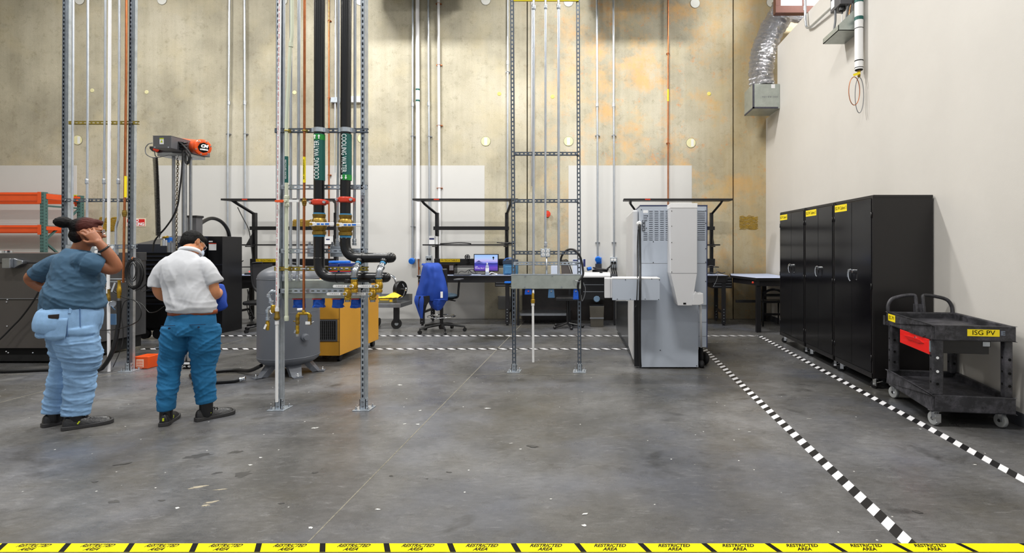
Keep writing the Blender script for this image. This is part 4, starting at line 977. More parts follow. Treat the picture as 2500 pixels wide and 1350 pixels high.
def flex(path, R, name, label, m=M_foil, seed=1, wav=.035):
    P = smoothpath(path, 26); n = 44; vs = []; prev = None; s = 0
    for i, p in enumerate(P):
        a = (P[min(i + 1, len(P) - 1)] - P[max(i - 1, 0)]).normalized()
        if i: s += (P[i] - P[i - 1]).length
        t_ = (prev - a * prev.dot(a)) if prev else a.cross(V((0, 1, 0))); t_.normalize(); prev = t_; u = a.cross(t_)
        for k_ in range(n):
            an = 2 * PI * k_ / n
            rr_ = R * (1 + wav * math.sin(s * 2 * PI / .075 + an) + .10 * noise.noise(V((math.cos(an) * 2.5, math.sin(an) * 2.5, s * 9 + seed))) + .09 * noise.noise(V((math.cos(an) * 8, math.sin(an) * 8, s * 22 + seed))))
            vs.append(p + (t_ * math.cos(an) + u * math.sin(an)) * rr_)
    mb = MB(); mb.add(vs, [(i * n + k_, i * n + (k_ + 1) % n, (i + 1) * n + (k_ + 1) % n, (i + 1) * n + k_) for i in range(len(P) - 1) for k_ in range(n)], True)
    o = mb.build(name, m); tag(o, label, 'duct'); return o
dF = 10.36
flex([W(1860, 212, dF), W(1858, 170, dF), W(1866, 120, dF), W(1886, 70, dF), W(1908, 32, dF), W(1930, -30, dF), W(1935, -80, dF)], .228, 'foil_duct', 'silver crinkled foil flexible duct rising from the duct box')
dG = 10.5
flex([W(1912, 34, dG), W(1935, 39, dG), W(1960, 42, dG), W(1990, 40, dG), W(2040, 30, dG)], .115, 'foil_duct', 'short foil duct with a coppery sheen running behind the wall top', M_foil, 5)
# bright framed panel above the partition, reddish-brown frame
dP = 9.95
t = thing('clerestory_window', 'bright brown-framed window panel at the top edge, above the foil duct', 'window', (X(1950, dP), dP, Z(32, dP)))
M_brown = mat('red_brown_steel', (100, 62, 52), .45, 0.2, .1)
MB().box(X(1893, dP), X(2060, dP), dP - .02, dP + .12, Z(32, dP), Z(15, dP)).box(X(1893, dP), X(1906, dP), dP - .02, dP + .12, Z(15, dP), Z(-60, dP)).box(X(1959, dP), X(1969, dP), dP - .02, dP + .08, Z(15, dP), Z(-60, dP)).build('frame', M_brown, t, bevel=.003)
MB().box(X(1904, dP), X(2060, dP), dP + .03, dP + .04, Z(16, dP), Z(-58, dP)).build('pane', mat('lit_window_glass', (250, 252, 255), .2, emit=3.0), t)
t = None

# ---- things fixed to the right wall
def RW(px, py, off=.05):
    xw = XR - off; d = F * xw / (px - CX); return V((xw, d, Z(py, d)))
t = thing('disconnect_box', 'dark grey electrical disconnect box with white labels, high on the right wall', 'electrical box', RW(2058, 30, .1))
a = RW(2027, 30, .17); b_ = RW(2073, 30, .17)
xb = XR - .22
y1 = F * xb / (2027 - CX); y0 = y1 - .30; zb_ = Z(30, y1)
MB().box(xb, XR - .06, y0, y1, zb_ - .02, zb_ + .75).build('box_body', mat('dark_grey_enamel', (88, 88, 92), .45, 0, .05), t, bevel=.006)
MB().box(xb - .004, xb, y1 - .13, y1 - .03, zb_ + .02, zb_ + .13).build('label', M_label, t)
MB().box(XR - .17, XR - .10, y0 - .004, y0, zb_ + .16, zb_ + .26).build('label', M_label, t)
MB().box(XR - .2, XR - .07, y0 - .006, y0, zb_ + .1, zb_ + .13).build('vent', M_black, t)
MB().box(XR - .06, XR - .001, y0 + .03, y1 - .03, zb_ + .05, zb_ + .7).build('mounting_bracket', M_galv, t)
hub = V((XR - .15, (y0 + y1) / 2 - .05, zb_ - .02))
MB().lathe([(.045, 0), (.045, -.05), (.03, -.06), (.012, -.065), (.012, -.09)][::-1], hub, n=16).build('cable_gland', M_black, t)
for i, (dx, dy, r_, m_, e) in enumerate(((-.05, .09, .015, M_grey, (-.01, .12)), (.05, -.06, .013, M_grey, (.06, .04)), (0, 0, .006, M_white, (-.01, .07)), (.08, -.08, .005, M_copper, (.08, -.12)), (.09, -.1, .01, M_grey, (.06, -.02)))):
    p0 = hub + V((dx, dy, 0)); p1 = hub + V((e[0], e[1], -.36))
    tag(MB().tube(smoothpath([p0, p0 + V((-.02 * (i % 2), .0, -.14)), (p0 + p1) / 2 + V((-.035 + .02 * i, -.02, -.1)), p1], 6), r_, 8).build('flexible_conduit' if r_ > .008 else 'cable', m_), ('left thick grey flexible conduit under the disconnect box', 'right thick grey flexible conduit under the disconnect box', 'white cable under the disconnect box', 'thin copper wire beside the disconnect box conduits', 'thin grey conduit nearest the white insulated pipe')[i], 'cable')
ch = thing('wall_tray', 'galvanised angled tray bracketed to the right wall below the disconnect box', 'tray', RW(2060, 105, .1))
ya, yb = y0 - .12, y1 + .05; zt_ = zb_ - .42
MB().box(XR - .30, XR - .002, ya, yb, zt_, zt_ + .008).box(XR - .30, XR - .292, ya, yb, zt_, zt_ + .07).build('tray_body', M_trough, ch)
MB().prism([(XR - .30, zt_), (XR - .002, zt_), (XR - .002, zt_ + .30), (XR - .06, zt_ + .30), (XR - .30, zt_ + .07)], 'y', ya, ya + .006).build('side_plate', M_trough, ch)
MB().prism([(XR - .30, zt_), (XR - .002, zt_), (XR - .002, zt_ + .1), (XR - .30, zt_ + .07)], 'y', yb - .006, yb).build('side_plate', M_trough, ch)
cond_l = thing('conduit', 'steel conduit running down and slanting along the right wall to the disconnect box', 'conduit', RW(1968, 70, .05))
pth = fillet([RW(1965, -30, .05), RW(1966, 45, .05), RW(1969, 68, .05), RW(1979, 66, .05), V((XR - .08, y1 + .01, zb_ + .18))], .06)
MB().tube(pth, .02, 12).build('tube', M_conduit, cond_l); MB().lathe([(.026, -.03), (.026, .03)], RW(1965, 20, .05), n=12).build('coupling', M_conduit, cond_l)
# white insulated pipe with green bands
off = .075; p0 = RW(2097, 170, off)
t = thing('insulated_pipe', 'white insulated pipe with green bands hanging down the right wall', 'pipe', p0)
MB().tube([p0, V((p0.x, p0.y, ZP + 1.2))], .052, 24).build('insulation', M_white, t)
for py, hh, m_ in ((3, .022, M_green), (46, .022, M_green), (70, .004, M_ink), (149, .006, M_ink), (166, .004, M_ink)):
    z = Z(py, p0.y); MB().lathe([(.0535, z - hh), (.0535, z + hh)], (p0.x, p0.y, 0), n=24).build('band', m_, t)
MB().cyl(p0 + V((0, 0, -.001)), p0 + V((0, 0, -.01)), .046, n=20).build('open_end', M_ink, t)
v = MB().lathe([(.012, -.10), (.018, -.09), (.018, -.06), (.014, -.05), (.022, -.02), (.022, .005)], p0, n=12).build('valve', M_brassd, t)
MB().beam(p0 + V((-.0, -.03, -.05)), p0 + V((-.085, -.03, -.08)), .03, .008, (0, 1, 0)).build('yellow_lever', M_yellow, v)
for i, (w_, h_, m_) in enumerate(((.07, .19, M_copper), (.055, .24, M_grey))):
    c = p0 + V((-.07 + .07 * i, -.02, -.09 - h_))
    pts = [c + V((w_ * math.sin(a), .01 * i, h_ * math.cos(a) * .95)) for a in [2 * PI * j / 30 for j in range(31)]]
    tag(MB().tube(pts, .005, 7, closed=False).build('wire_loop', m_), ('copper', 'grey')[i] + ' wire loop dangling under the white insulated pipe', 'wire')
# rectangular air ducts close to the ceiling (their shade falls on the wall)
for (xa, xb_, lb) in ((-4.4, -2.45, 'galvanised air duct hung high by the back wall, left one'), (-.2, 1.15, 'galvanised air duct hung high by the back wall, right one')):
    t = thing('air_duct', lb, 'duct', ((xa + xb_) / 2, 10.2, 6.42))
    MB().box(xa, xb_, 9.6, 10.5, 6.42, 6.8).build('duct_body', M_galv, t, bevel=.005)
    MB().cyl((xa + .2, 10.2, 6.8), (xa + .2, 10.2, ZC), .006, n=6).build('hanger_rod', M_steel, t); MB().cyl((xb_ - .2, 10.2, 6.8), (xb_ - .2, 10.2, ZC), .006, n=6).build('hanger_rod', M_steel, t)
for i, (lx, ly, e) in enumerate(LAMPS):
    t = thing('high_bay_light', 'high bay ceiling light in the %s column, %s' % (('left' if lx < -6 else 'centre left' if lx < -3 else 'centre right' if lx < 3 else 'partition side'), ('by the back wall' if ly > 6 else 'mid room' if ly > 2 and ly < 3 or lx > 5 else 'near the camera')), 'light', (lx, ly, 7.38), 'high bay ceiling lights')
    MB().box(lx - .62, lx + .62, ly - .2, ly + .2, 7.37, 7.45).build('housing', M_white, t)
    MB().cyl((lx - .4, ly, 7.45), (lx - .4, ly, ZC), .004, n=6).cyl((lx + .4, ly, 7.45), (lx + .4, ly, ZC), .004, n=6).build('hanger_rod', M_steel, t)

# ---- grey machine
M_mach = mat('light_grey_machine_paint', (176, 184, 196), .42, 0, .03, 1.5)
M_machw = mat('warm_grey_machine_paint', (206, 206, 208), .42, 0, .02, 2)
t = thing('industrial_machine', 'tall light grey industrial machine with louvred back and tapered chute', 'machine', (.95, 7.4, 0))
db = 6.37
xl, xr = X(1563, db), X(1726.5, db); zt = Z(503, db); xc = X(1705, db)
MB().box(xl, xc, db, 8.1, .015, zt).box(xc - .01, xr, db, 8.1, Z(745, db), zt).box(xc - .01, xr, db + .03, 8.1, .25, Z(744, db)).build('rear_cabinet', M_mach, t, bevel=.005)
MB().box(xl - .075, xl - .004, db + .25, 8.1, .05, zt - .03).build('side_housing', M_machw, t, bevel=.02)
MB().box(xl - .004, xr + .004, db - .004, 8.1, zt, zt + .012).box(xr - .008, xr + .002, db - .006, db, .25, zt).build('edge_trim', mat('navy_trim', (44, 54, 92), .4), t)
MB().box(xl, xr, db - .0015, db, Z(643, db) - .002, Z(643, db) + .002).build('panel_seam', M_grey, t)
for py in (787, 822): MB().box(xc, xr, db + .028, db + .03, Z(py, db) - .002, Z(py, db) + .002).build('panel_seam', M_grey, t)
lo = MB(); lod = MB()
def louv(pxs, py0, py1, n):
    for px in pxs:
        for i in range(n):
            z = Z(py0 + (py1 - py0) * i / (n - 1), db); a, b_ = X(px, db), X(px + 9, db)
            lo.add([(a, db, z + .006), (b_, db, z + .006), (b_, db - .009, z - .002), (a, db - .009, z - .002), (a, db - .001, z - .004), (b_, db - .001, z - .004)], [(0, 1, 2, 3), (3, 2, 5, 4)])
            lod.box(a, b_, db - .0012, db, z - .010, z - .004)
louv((1571,), 524, 537, 4); louv((1571,), 567, 584, 5); louv((1584.5, 1598, 1611.5, 1625, 1703, 1712), 514, 584, 16)
lo.build('louvre_vents', M_mach, t); lod.build('vent_slots', mat('slot_shadow_grey', (70, 74, 82), .7), t)
for py in (541, 550, 560):
    a = W(1568, py, db); MB().box(a.x, a.x + .033, db - .01, db, a.z - .017, a.z + .017).build('socket_frame', M_black, t); MB().box(a.x + .005, a.x + .028, db - .012, db, a.z - .012, a.z + .012).build('socket', mat('grey_socket', (140, 146, 156), .4), t, bevel=.002)
for q, (px, py) in enumerate(((1723, 515), (1723, 545), (1723, 607), (1723, 640), (1595, 590), (1595, 641), (1566, 512), (1723, 687), (1581, 527), (1578, 557), (1701, 893), (1612, 855))):
    MB().cyl(W(px, py, db), W(px, py, db - .004), .006, n=6).build('screw', M_ink, t)
MB().box(X(1570, db), X(1582, db), db - .002, db, Z(520, db), Z(513, db)).build('nameplate', M_label, t)
dn = db
MB().box(X(1549, dn), X(1562, dn), dn + .02, dn + .1, .02, 1.1).build('side_post', M_black, t, bevel=.004)
# chute
dq2 = 6.08
xa, xb_ = X(1637.5, dq2), X(1702, dq2); zt2, zm, zlo = Z(497, dq2), Z(667, dq2), Z(746, dq2)
ch_ = MB().prism([(xa, zt2), (xa, zm), (X(1655, dq2), zlo), (X(1690, dq2), zlo), (xb_, zm), (xb_, zt2)], 'y', dq2, db)
ch_ = ch_.build('chute', M_machw, t, bevel=.004)
MB().box(xa - .003, xb_ + .003, dq2 - .004, db + .02, zt2 - .05, zt2 + .003).build('chute_cap', M_white, ch_, bevel=.003)
MB().box(xa, xb_, dq2 - .002, dq2, zm - .0015, zm + .0015).build('fold_line', M_grey, ch_)
for py in (515, 552, 592, 633, 664):
    MB().cyl(W(1640, py, dq2), W(1640, py, dq2 - .003), .005, n=6).build('screw', M_ink, ch_)
MB().box(X(1668, dq2), X(1675, dq2), dq2 - .004, dq2, Z(743, dq2), Z(739, dq2)).build('latch_slot', M_ink, ch_, bevel=.001)
MB().box(X(1634, db), X(1638, db), db - .02, db, Z(650, db), Z(590, db)).build('hinge_plate', M_machw, t)
MB().prism([(X(1641, db), Z(704, db)), (X(1645, db), Z(702, db)), (X(1655, db), Z(738, db)), (X(1651, db), Z(740, db))], 'y', db - .05, db).build('side_bracket', M_mach, t)
# white clamp block by the chute foot
y = dq2 - .02
MB().prism([(X(1690, y), Z(745, y)), (X(1693, y), Z(720, y)), (X(1698, y), Z(711, y)), (X(1704, y), Z(717, y)), (X(1717, y), Z(716, y)), (X(1718, y), Z(742, y)), (X(1708, y), Z(745, y))], 'y', y, y + .2).build('clamp_block', M_machw, t, bevel=.006)
MB().tube([W(1710, 745, y + .12), W(1712, 848, db - .02)], .013, 10).build('drain_tube', M_machw, t)
# white arm box on the left
ya = 6.03
MB().box(X(1495, ya), X(1611, ya), ya, ya + .33, Z(733, ya), Z(681, ya)).build('arm_housing', M_mach, t, bevel=.003)
MB().box(X(1495, ya), X(1611, ya), ya - .002, ya + .33, Z(681, ya), Z(679, ya)).build('arm_lid', M_white, t)
MB().box(X(1476, ya), X(1490, ya), ya + .02, ya + .24, Z(728, ya), Z(680, ya)).box(X(1490, ya), X(1495.5, ya), ya + .03, ya + .22, Z(728, ya), Z(680, ya)).build('arm_end', M_machw, t, bevel=.004)
for px, py in ((1527, 683), (1591, 681), (1507, 730), (1539, 730), (1575, 730), (1608, 731), (1610, 683)):
    MB().cyl(W(px, py, ya), W(px, py, ya - .004), .005, n=6).build('screw', M_ink, t)
# stainless skirt on the left flank
sk = MB()
p = [(1504, 735, 9.4), (1548, 735, 6.9), (1548, 872, 6.93), (1543, 868, 7.05), (1510, 812, 9.0), (1504, 800, 9.5)]
vs = [W(*q) for q in p] + [W(*q) + V((.03, 0, 0)) for q in p]
sk.add(vs, [(0, 1, 2, 3, 4, 5), (11, 10, 9, 8, 7, 6)] + [(i, (i + 1) % 6, 6 + (i + 1) % 6, 6 + i) for i in range(6)])
sk.build('steel_side_panel', mat('stainless_sheet', (120, 124, 130), .25, .9, .15, 6, stretch=(1, 1, .2)), t)
MB().tube([W(1509, 812, 9.0) - V((.01, 0, 0)), W(1540, 860, 7.2) - V((.01, 0, 0)), W(1546, 868, 7.0) - V((.01, 0, 0)), W(1547, 850, 6.95) - V((.01, 0, 0))], .006, 8).build('steel_edge', M_chrome, t)

# black cable down the back
cab = thing('power_cable', 'thick black power cable hanging down the back of the grey machine', 'cable', W(1561, 895, 6.2))
MB().tube(smoothpath([W(1561, 548, db - .07), W(1562, 560, 6.28), W(1562.5, 600, 6.27), W(1563, 650, 6.2), W(1563, 680, 5.99), W(1562.5, 740, 5.99), W(1562, 800, 6.2), W(1562.5, 870, 6.27), W(1564, 895, 6.3)], 6), .014, 10).build('cable', M_rubber, cab)
MB().lathe([(.03, 0), (.03, .04), (.02, .06)], W(1560, 546, db), FY, 16).build('plug', M_white, cab)
tag(MB().tube(smoothpath([W(1558, 560, 6.27), W(1556, 610, 6.3), W(1556.5, 660, 6.1), W(1556, 700, 6.0), W(1554, 740, 6.0), W(1551, 749, 6.2)], 6), .006, 8).build('cable', M_rubber), 'thin black cable beside the thick cable of the grey machine', 'cable')
tag(MB().ell(W(1722, 874, 6.6), (.045, .1, .075)).ell(W(1711, 868, 6.5), (.03, .08, .13)).ell(W(1712, 888, 6.45), (.035, .09, .05)).build('black_bag', mat('black_fabric', (20, 20, 23), .8, 0, .3, 14, .5, 30)), 'black bag slumped on the floor at the right foot of the grey machine', 'bag')
# ================================================================ WORKBENCHES AND THINGS BY THE BACK WALL
def rod_strap(t, x, y, z, r, m=None):
    MB().torus((x, y, z), r * 1.15, .004, (0, 0, 1), 14, 4).box(x - r * 2.2, x + r * 2.2, y + r * .7, YB - .001, z - .01, z + .01).build('strap', m or M_copper, t)
# wall conduits
dw_ = YB - .05
def wallc(px_t, px_b, pyb, r, m, lb, cat='conduit', nm='wall_conduit', coup=(), straps=(), sm=None):
    t = thing(nm, lb, cat, (X(px_b, dw_), dw_, Z(pyb, dw_)))
    MB().tube([(X(px_b, dw_), dw_, Z(pyb, dw_)), (X(px_b, dw_), dw_, Z(420, dw_)), (X((px_t + px_b) / 2, dw_), dw_, Z(200, dw_)), (X(px_t, dw_), dw_, ZC)], r, 12).build('tube', m, t)
    for py in coup: MB().lathe([(r * 1.5, -.04), (r * 1.5, .04)], (X(px_b + (px_t - px_b) * (1 if py < 100 else .5 if py < 300 else 0), dw_), dw_, Z(py, dw_)), n=12).build('coupling', m, t)
    for py in straps: rod_strap(t, X(px_b + (px_t - px_b) * (1 if py < 100 else .5 if py < 300 else 0), dw_), dw_, Z(py, dw_), r, sm)
    return t
gW = 'conduits on the back wall'
wallc(561.5, 555.5, 630, .02, M_conduit, 'left of two wall conduits between the hoist and the black pipe rack', coup=(251,), straps=(327,), sm=M_steel)
wallc(597, 598, 560, .02, M_conduit, 'right of two wall conduits between the hoist and the black pipe rack', coup=(251,), straps=(327,), sm=M_steel)
wallc(1008, 1007, 632, .02, M_conduit, 'steel wall conduit directly left of the thick white wall pipe', coup=(255,), straps=(332, 553), sm=M_steel)
t = wallc(1019, 1020.5, 632, .038, M_pvc, 'thick white wall pipe left of the chair with the blue jacket', 'pipe', 'wall_pipe')
MB().lathe([(.0395, Z(248, dw_)), (.0395, Z(217, dw_))], (X(1020, dw_), dw_, 0), n=20).build('pipe_label', M_white, t)
for py in (219, 246): MB().lathe([(.0405, Z(py + 2, dw_)), (.0405, Z(py - 2, dw_))], (X(1020, dw_), dw_, 0), n=20).build('green_band', M_green, t)
MB().tube([(X(1022, dw_), dw_, Z(632, dw_)), (X(1022, dw_), dw_, Z(735, dw_))], .011, 10).lathe([(.02, -.03), (.02, .03)], (X(1023, dw_), dw_, Z(655, dw_)), n=12).build('copper_tail', M_copper, t)
wallc(1045, 1048, 625, .02, M_conduit, 'steel wall conduit right of the thick white wall pipe', coup=(254,), straps=(333,), sm=M_steel)
t = wallc(1070, 1072.5, 640, .026, M_pvc, 'slim white wall pipe with copper clamps, right of two conduits', 'pipe', 'wall_pipe', straps=(8, 158, 306, 459), sm=M_copper)
wallc(1240, 1239, 640, .019, M_conduit, 'wall conduit just left of the right rack', coup=(153, 527), straps=(175,), sm=M_steel)
wallc(1456.5, 1459, 630, .021, M_conduit, 'left of two wall conduits right of the right rack', coup=(256,), straps=(330, 592), sm=M_steel)
wallc(1497, 1499, 628, .021, M_conduit, 'right of two wall conduits between the right rack and the grey machine', coup=(256,), straps=(330, 592), sm=M_steel)
t = wallc(1631, 1631, 520, .014, M_copper, 'thin copper air tube on the back wall above the grey machine', 'pipe', 'copper_tube', straps=(130, 349))
MB().lathe([(.0165, Z(247, dw_)), (.0165, Z(218, dw_))], (X(1631, dw_), dw_, 0), n=12).build('pipe_label', M_yellow, t)
wallc(803, 803, 650, .015, M_copper, 'thin copper wall tube seen between the two cooling water pipes', 'pipe', 'copper_tube', straps=(50, 238, 427))
wallc(820, 818, 241, .02, M_conduit, 'wall conduit ending in a box behind the cooling water pipes')
t = thing('wall_box', 'pair of galvanised wall boxes behind the cooling water pipes', 'electrical box', W(850, 252, YB))
MB().box(X(812, YB), X(835, YB), YB - .09, YB - .001, Z(253, YB), Z(240, YB)).box(X(835, YB), X(858, YB), YB - .05, YB - .02, Z(249, YB), Z(245, YB)).build('box_body', M_galv, t, bevel=.004)
MB().box(X(858, YB), X(884, YB), YB - .09, YB - .001, Z(252, YB), Z(238, YB)).build('box_body', M_label, t, bevel=.004)
# red handled valve
t = thing('wall_valve', 'red-handled brass valve on the back wall behind the right rack', 'valve', W(1336, 530, YB))
c = W(1337, 523, YB - .06)
MB().tube([c + V((0, 0, -.075)), c + V((0, 0, .075))], .022, 12).cyl(c, c + V((0, .06, 0)), .02).build('valve_body', mat('green_bronze', (90, 100, 52), .4, .7), t)
MB().lathe([(.01, 0), (.062, .004), (.066, .012), (.062, .02), (.01, .024)], c + V((0, -.04, .0)), FY, 16).build('handwheel', M_red, t)
# blue industrial sockets
for (px, py, r, lb, twin) in ((1007, 636, .062, 'round blue wall socket left of the thick white wall pipe', 0), (555, 637, .055, 'round blue wall socket behind the person in the polo shirt', 0), (1460, 636, .062, 'square-backed blue wall socket above the black cable coil', 1)):
    t = thing('industrial_socket', lb, 'socket', W(px, py + 8, YB))
    MB().cbox(W(px + 2, py, YB - .03), (.11 if twin else .08, .06, .13 if twin else .09)).build('back_box', M_blue if twin else M_galv, t, bevel=.01)
    MB().lathe([(r * .8, 0), (r, .02), (r, .06), (r * .85, .075), (.01, .078)], W(px, py - (4 if twin else 0), YB - .06), (0, -1, -.25), 22).build('cap', M_blue, t)
    if twin: MB().cbox(W(px + 1, py + 15, YB - .035), (.13, .07, .12)).build('lower_box', mat('dark_grey_plastic', (62, 64, 70), .5), t, bevel=.01)
t = thing('outlet_box', 'four-way wall outlet box with plugs beside the grey machine', 'outlet', W(1498, 650, YB))
MB().cbox(W(1498, 641, YB - .035), (.135, .07, .22)).build('box_body', M_galv, t, bevel=.006)
for px, py in ((1494.5, 634), (1501.5, 634), (1494.5, 642), (1501.5, 642)):
    MB().lathe([(.026, 0), (.026, .006)], W(px, py, YB - .07), FY, 16).build('socket', M_white if py < 640 else M_ink, t)
for i, px in enumerate((1494, 1499, 1504)):
    tag(MB().tube(smoothpath([W(px, 643, YB - .1), W(px - 1, 655, YB - .13), W(px + 1, 666, YB - .1), W(px + 4, 680, YB - .1)], 5), .009, 6).build('cable', M_rubber), 'thin black cable plugged into the four-way wall outlet, ' + ('left', 'middle', 'right')[i], 'cable')
t = thing('outlet_box', 'small wall outlet box behind the blue jacket chair', 'outlet', W(1047, 642, YB))
MB().cbox(W(1047, 634, YB - .035), (.11, .07, .16)).build('box_body', M_galv, t, bevel=.006)
for px in (1044, 1050): MB().lathe([(.024, 0), (.024, .008)], W(px, 633, YB - .07), FY, 14).build('socket', M_ink, t)
tag(MB().box(X(1217, YB), X(1249, YB), YB - .05, YB - .001, Z(754, YB), Z(722, YB)).build('wall_box', mat('dull_grey_enamel', (128, 128, 126), .5), bevel=.006), 'plain grey box low on the wall under the second workbench', 'electrical box')

# workbenches: black steel frame, pale top, upper shelf frame
M_bench = mat('black_bench_steel', (24, 23, 26), .42, 0, .1, 6)
def bench(xlft, label, w=1.98, yf=9.85, mirror=False, words=None, shelfside=True, legs=True):
    t = thing('workbench', label, 'workbench', (xlft + w / 2, yf + .38, 0))
    yb = 10.60; zt = .93
    MB().box(xlft, xlft + w, yf, yb, zt - .025, zt).build('bench_top', M_bluetop, t, bevel=.004)
    MB().box(xlft, xlft + w, yf - .006, yf + .01, zt - .03, zt + .001).box(xlft + .02, xlft + w - .02, yf + .01, yf + .03, zt - .13, zt - .03).box(xlft + .02, xlft + w - .02, yb - .03, yb - .01, zt - .13, zt - .03).box(xlft + .02, xlft + .05, yf, yb, zt - .11, zt - .03).box(xlft + w - .05, xlft + w - .02, yf, yb, zt - .11, zt - .03).build('apron', M_bench, t)
    for x in (xlft + .05, xlft + w - .12):
        for y in (yf + .02, yb - .1):
            lg = MB().box(x, x + .07, y, y + .06, .03, zt - .03).cyl((x + .035, y + .03, 0), (x + .035, y + .03, .03), .022, n=12).build('leg', M_bench, t)
            for i in range(5): MB().cyl((x + .035, y - .001, .08 + i * .055), (x + .035, y + .0, .08 + i * .055), .008, n=8).build('leg_hole', M_galv, lg)
        MB().box(x + .01, x + .05, yf + .05, yb - .08, .22, .26).build('side_rail', M_bench, t)
    # upper frame
    for x in (xlft + .16, xlft + w - .22):
        MB().box(x, x + .06, 10.42, 10.50, zt, 2.13).build('upright', M_bench, t)
        MB().tube([(x + .03, 10.46, 2.10), (x + .03 - (.17 if x < xlft + 1 else -.12), 10.2, 2.29), (x + .03 - (.18 if x < xlft + 1 else -.13), 10.05, 2.35)], .028, 4).build('light_arm', M_bench, t)
        MB().box(x + .01, x + .05, 10.2, 10.5, 1.46, 1.48).prism([(10.44, 1.50), (10.44, 1.78), (10.2, 1.50)], 'x', x + .025, x + .033).build('shelf_bracket', M_bench, t)
    MB().box(xlft - .12, xlft + w + .1, 9.95, 10.25, 2.33, 2.365).build('overhead_light', M_bench, t, bevel=.004)
    MB().box(xlft + .28, xlft + .38, 9.948, 9.95, 2.337, 2.357).build('red_badge', M_red, t)
    MB().box(xlft + .14, xlft + w - .14, 10.38, 10.44, 1.79, 1.86).build('rail', M_bench, t)
    MB().box(xlft + .02, xlft + w - .1, 10.1, 10.45, 1.485, 1.51).build('shelf', M_bench, t)
    MB().box(xlft + .16, xlft + w - .14, 10.36, 10.42, 1.09, 1.23).build('power_rail', M_bench, t, bevel=.006)
    MB().box(xlft + .02, xlft + w - .1, 10.2, 10.42, 1.065, 1.08).build('lower_shelf', M_bench, t)
    if words:
        x0 = xlft + .28
        lb = MB().box(x0, x0 + .385, 10.353, 10.358, 1.165, 1.225).build('label', mat('amber_label', (236, 200, 20), .5), t)
        text('lettering', words, M_ink, lb, (x0 + .19, 10.353, 1.195), .05, width=.34, depth=.0004)
    return t
b1 = bench(X(545, 9.85), 'workbench labelled PV TECH TABLE 1, behind the grey tank', words='PV TECH TABLE 1')
b2 = bench(X(1018, 9.85), 'workbench labelled PV TECH TABLE 2 with the lit monitor', w=1.75, words='PV TECH TABLE 2')
x3 = X(1770, 9.85) - 1.75
b3 = bench(x3, 'workbench half hidden behind the tall grey machine', w=1.82)
# bench pedestal drawers
def drawers(t, x0, x1, z0, z1, y, n, m=M_bench):
    p = MB().box(x0, x1, y + .01, y + .5, z0, z1).build('pedestal', m, t)
    for i in range(n):
        a = z0 + (z1 - z0) * i / n; b_ = z0 + (z1 - z0) * (i + 1) / n
        q = MB().box(x0 + .005, x1 - .005, y - .006, y + .012, a + .004, b_ - .004).build('drawer', m, t, bevel=.003)
        MB().box(x0 + .02, x1 - .02, y - .014, y - .006, b_ - .022, b_ - .012).build('handle', M_steel, q)
drawers(b3, X(1739, 9.9), X(1788, 9.9), .69, .90, 9.9, 4)
drawers(b2, X(1208, 9.9), X(1256, 9.9), .72, .90, 9.9, 4)
drawers(b1, X(546, 9.9), X(590, 9.9), .68, .80, 9.9, 1)
# corner table by the cabinets
t = thing('corner_table', 'pale-topped corner table between the third workbench and the cabinets', 'table', (2.95, 9.7, 0))
pts = [(X(1783, 10.6), 10.62), (X(1784, 9.9), 9.9), (X(1848, 9.0), 9.02), (3.40, 9.02), (3.40, 10.62)]
zt_ = .93
MB().prism(pts, 'z', zt_ - .03, zt_).build('table_top', M_bluetop, t, bevel=.004)
pe = [V((a, b_, zt_ - .02)) for a, b_ in pts]
MB().beam(pe[0], pe[1], .012, .042).beam(pe[1], pe[2], .012, .042).beam(pe[2], pe[3], .012, .042).build('edge_band', M_bench, t)
MB().box(X(1850, 9.1), 3.38, 9.06, 9.09, .79, .9).beam(pe[1] + V((.05, 0, -.06)), pe[2] + V((.04, .02, -.06)), .03, .1).build('apron', M_bench, t)
for (x, y) in ((X(1848, 9.06), 9.07), (3.33, 9.07), (X(1862, 10.5), 10.5)):
    MB().box(x - .0, x + .075, y, y + .075, 0, .9).build('leg', M_bench, t)
MB().box(X(1796, 9.95), X(1850, 9.9), 9.93, 9.97, .22 + .2, .27 + .2).build('stretcher', M_bench, t)
MB().ell(W(1838, 690, 9.0), (.018, .02, .02)).build('red_knob', M_red, t)
# stool under the corner table
t = thing('stool', 'black stool with a curved back pushed under the corner table', 'stool', (X(1885, 9.9), 9.9, 0))
xs = X(1872, 9.9)
MB().box(xs - .12, xs + .30, 9.75, 10.1, .43, .47).build('seat', M_black, t, bevel=.01)
for x in (xs - .11, xs + .27):
    for y in (9.77, 10.06): MB().tube([(x, y, 0), (x, y, .62 if y < 10 else .45)], .014, 8).build('leg', M_black, t)
MB().tube(smoothpath([(xs - .11, 9.77, .6), (xs - .02, 9.75, .66), (xs + .08, 9.74, .68), (xs + .18, 9.75, .66), (xs + .27, 9.77, .6)], 5), .022, 8).box(xs - .11, xs + .27, 9.76, 9.78, .55, .6).build('backrest', M_black, t)
MB().box(xs - .11, xs + .28, 9.78, 9.8, .2, .24).build('footrest', M_black, t)

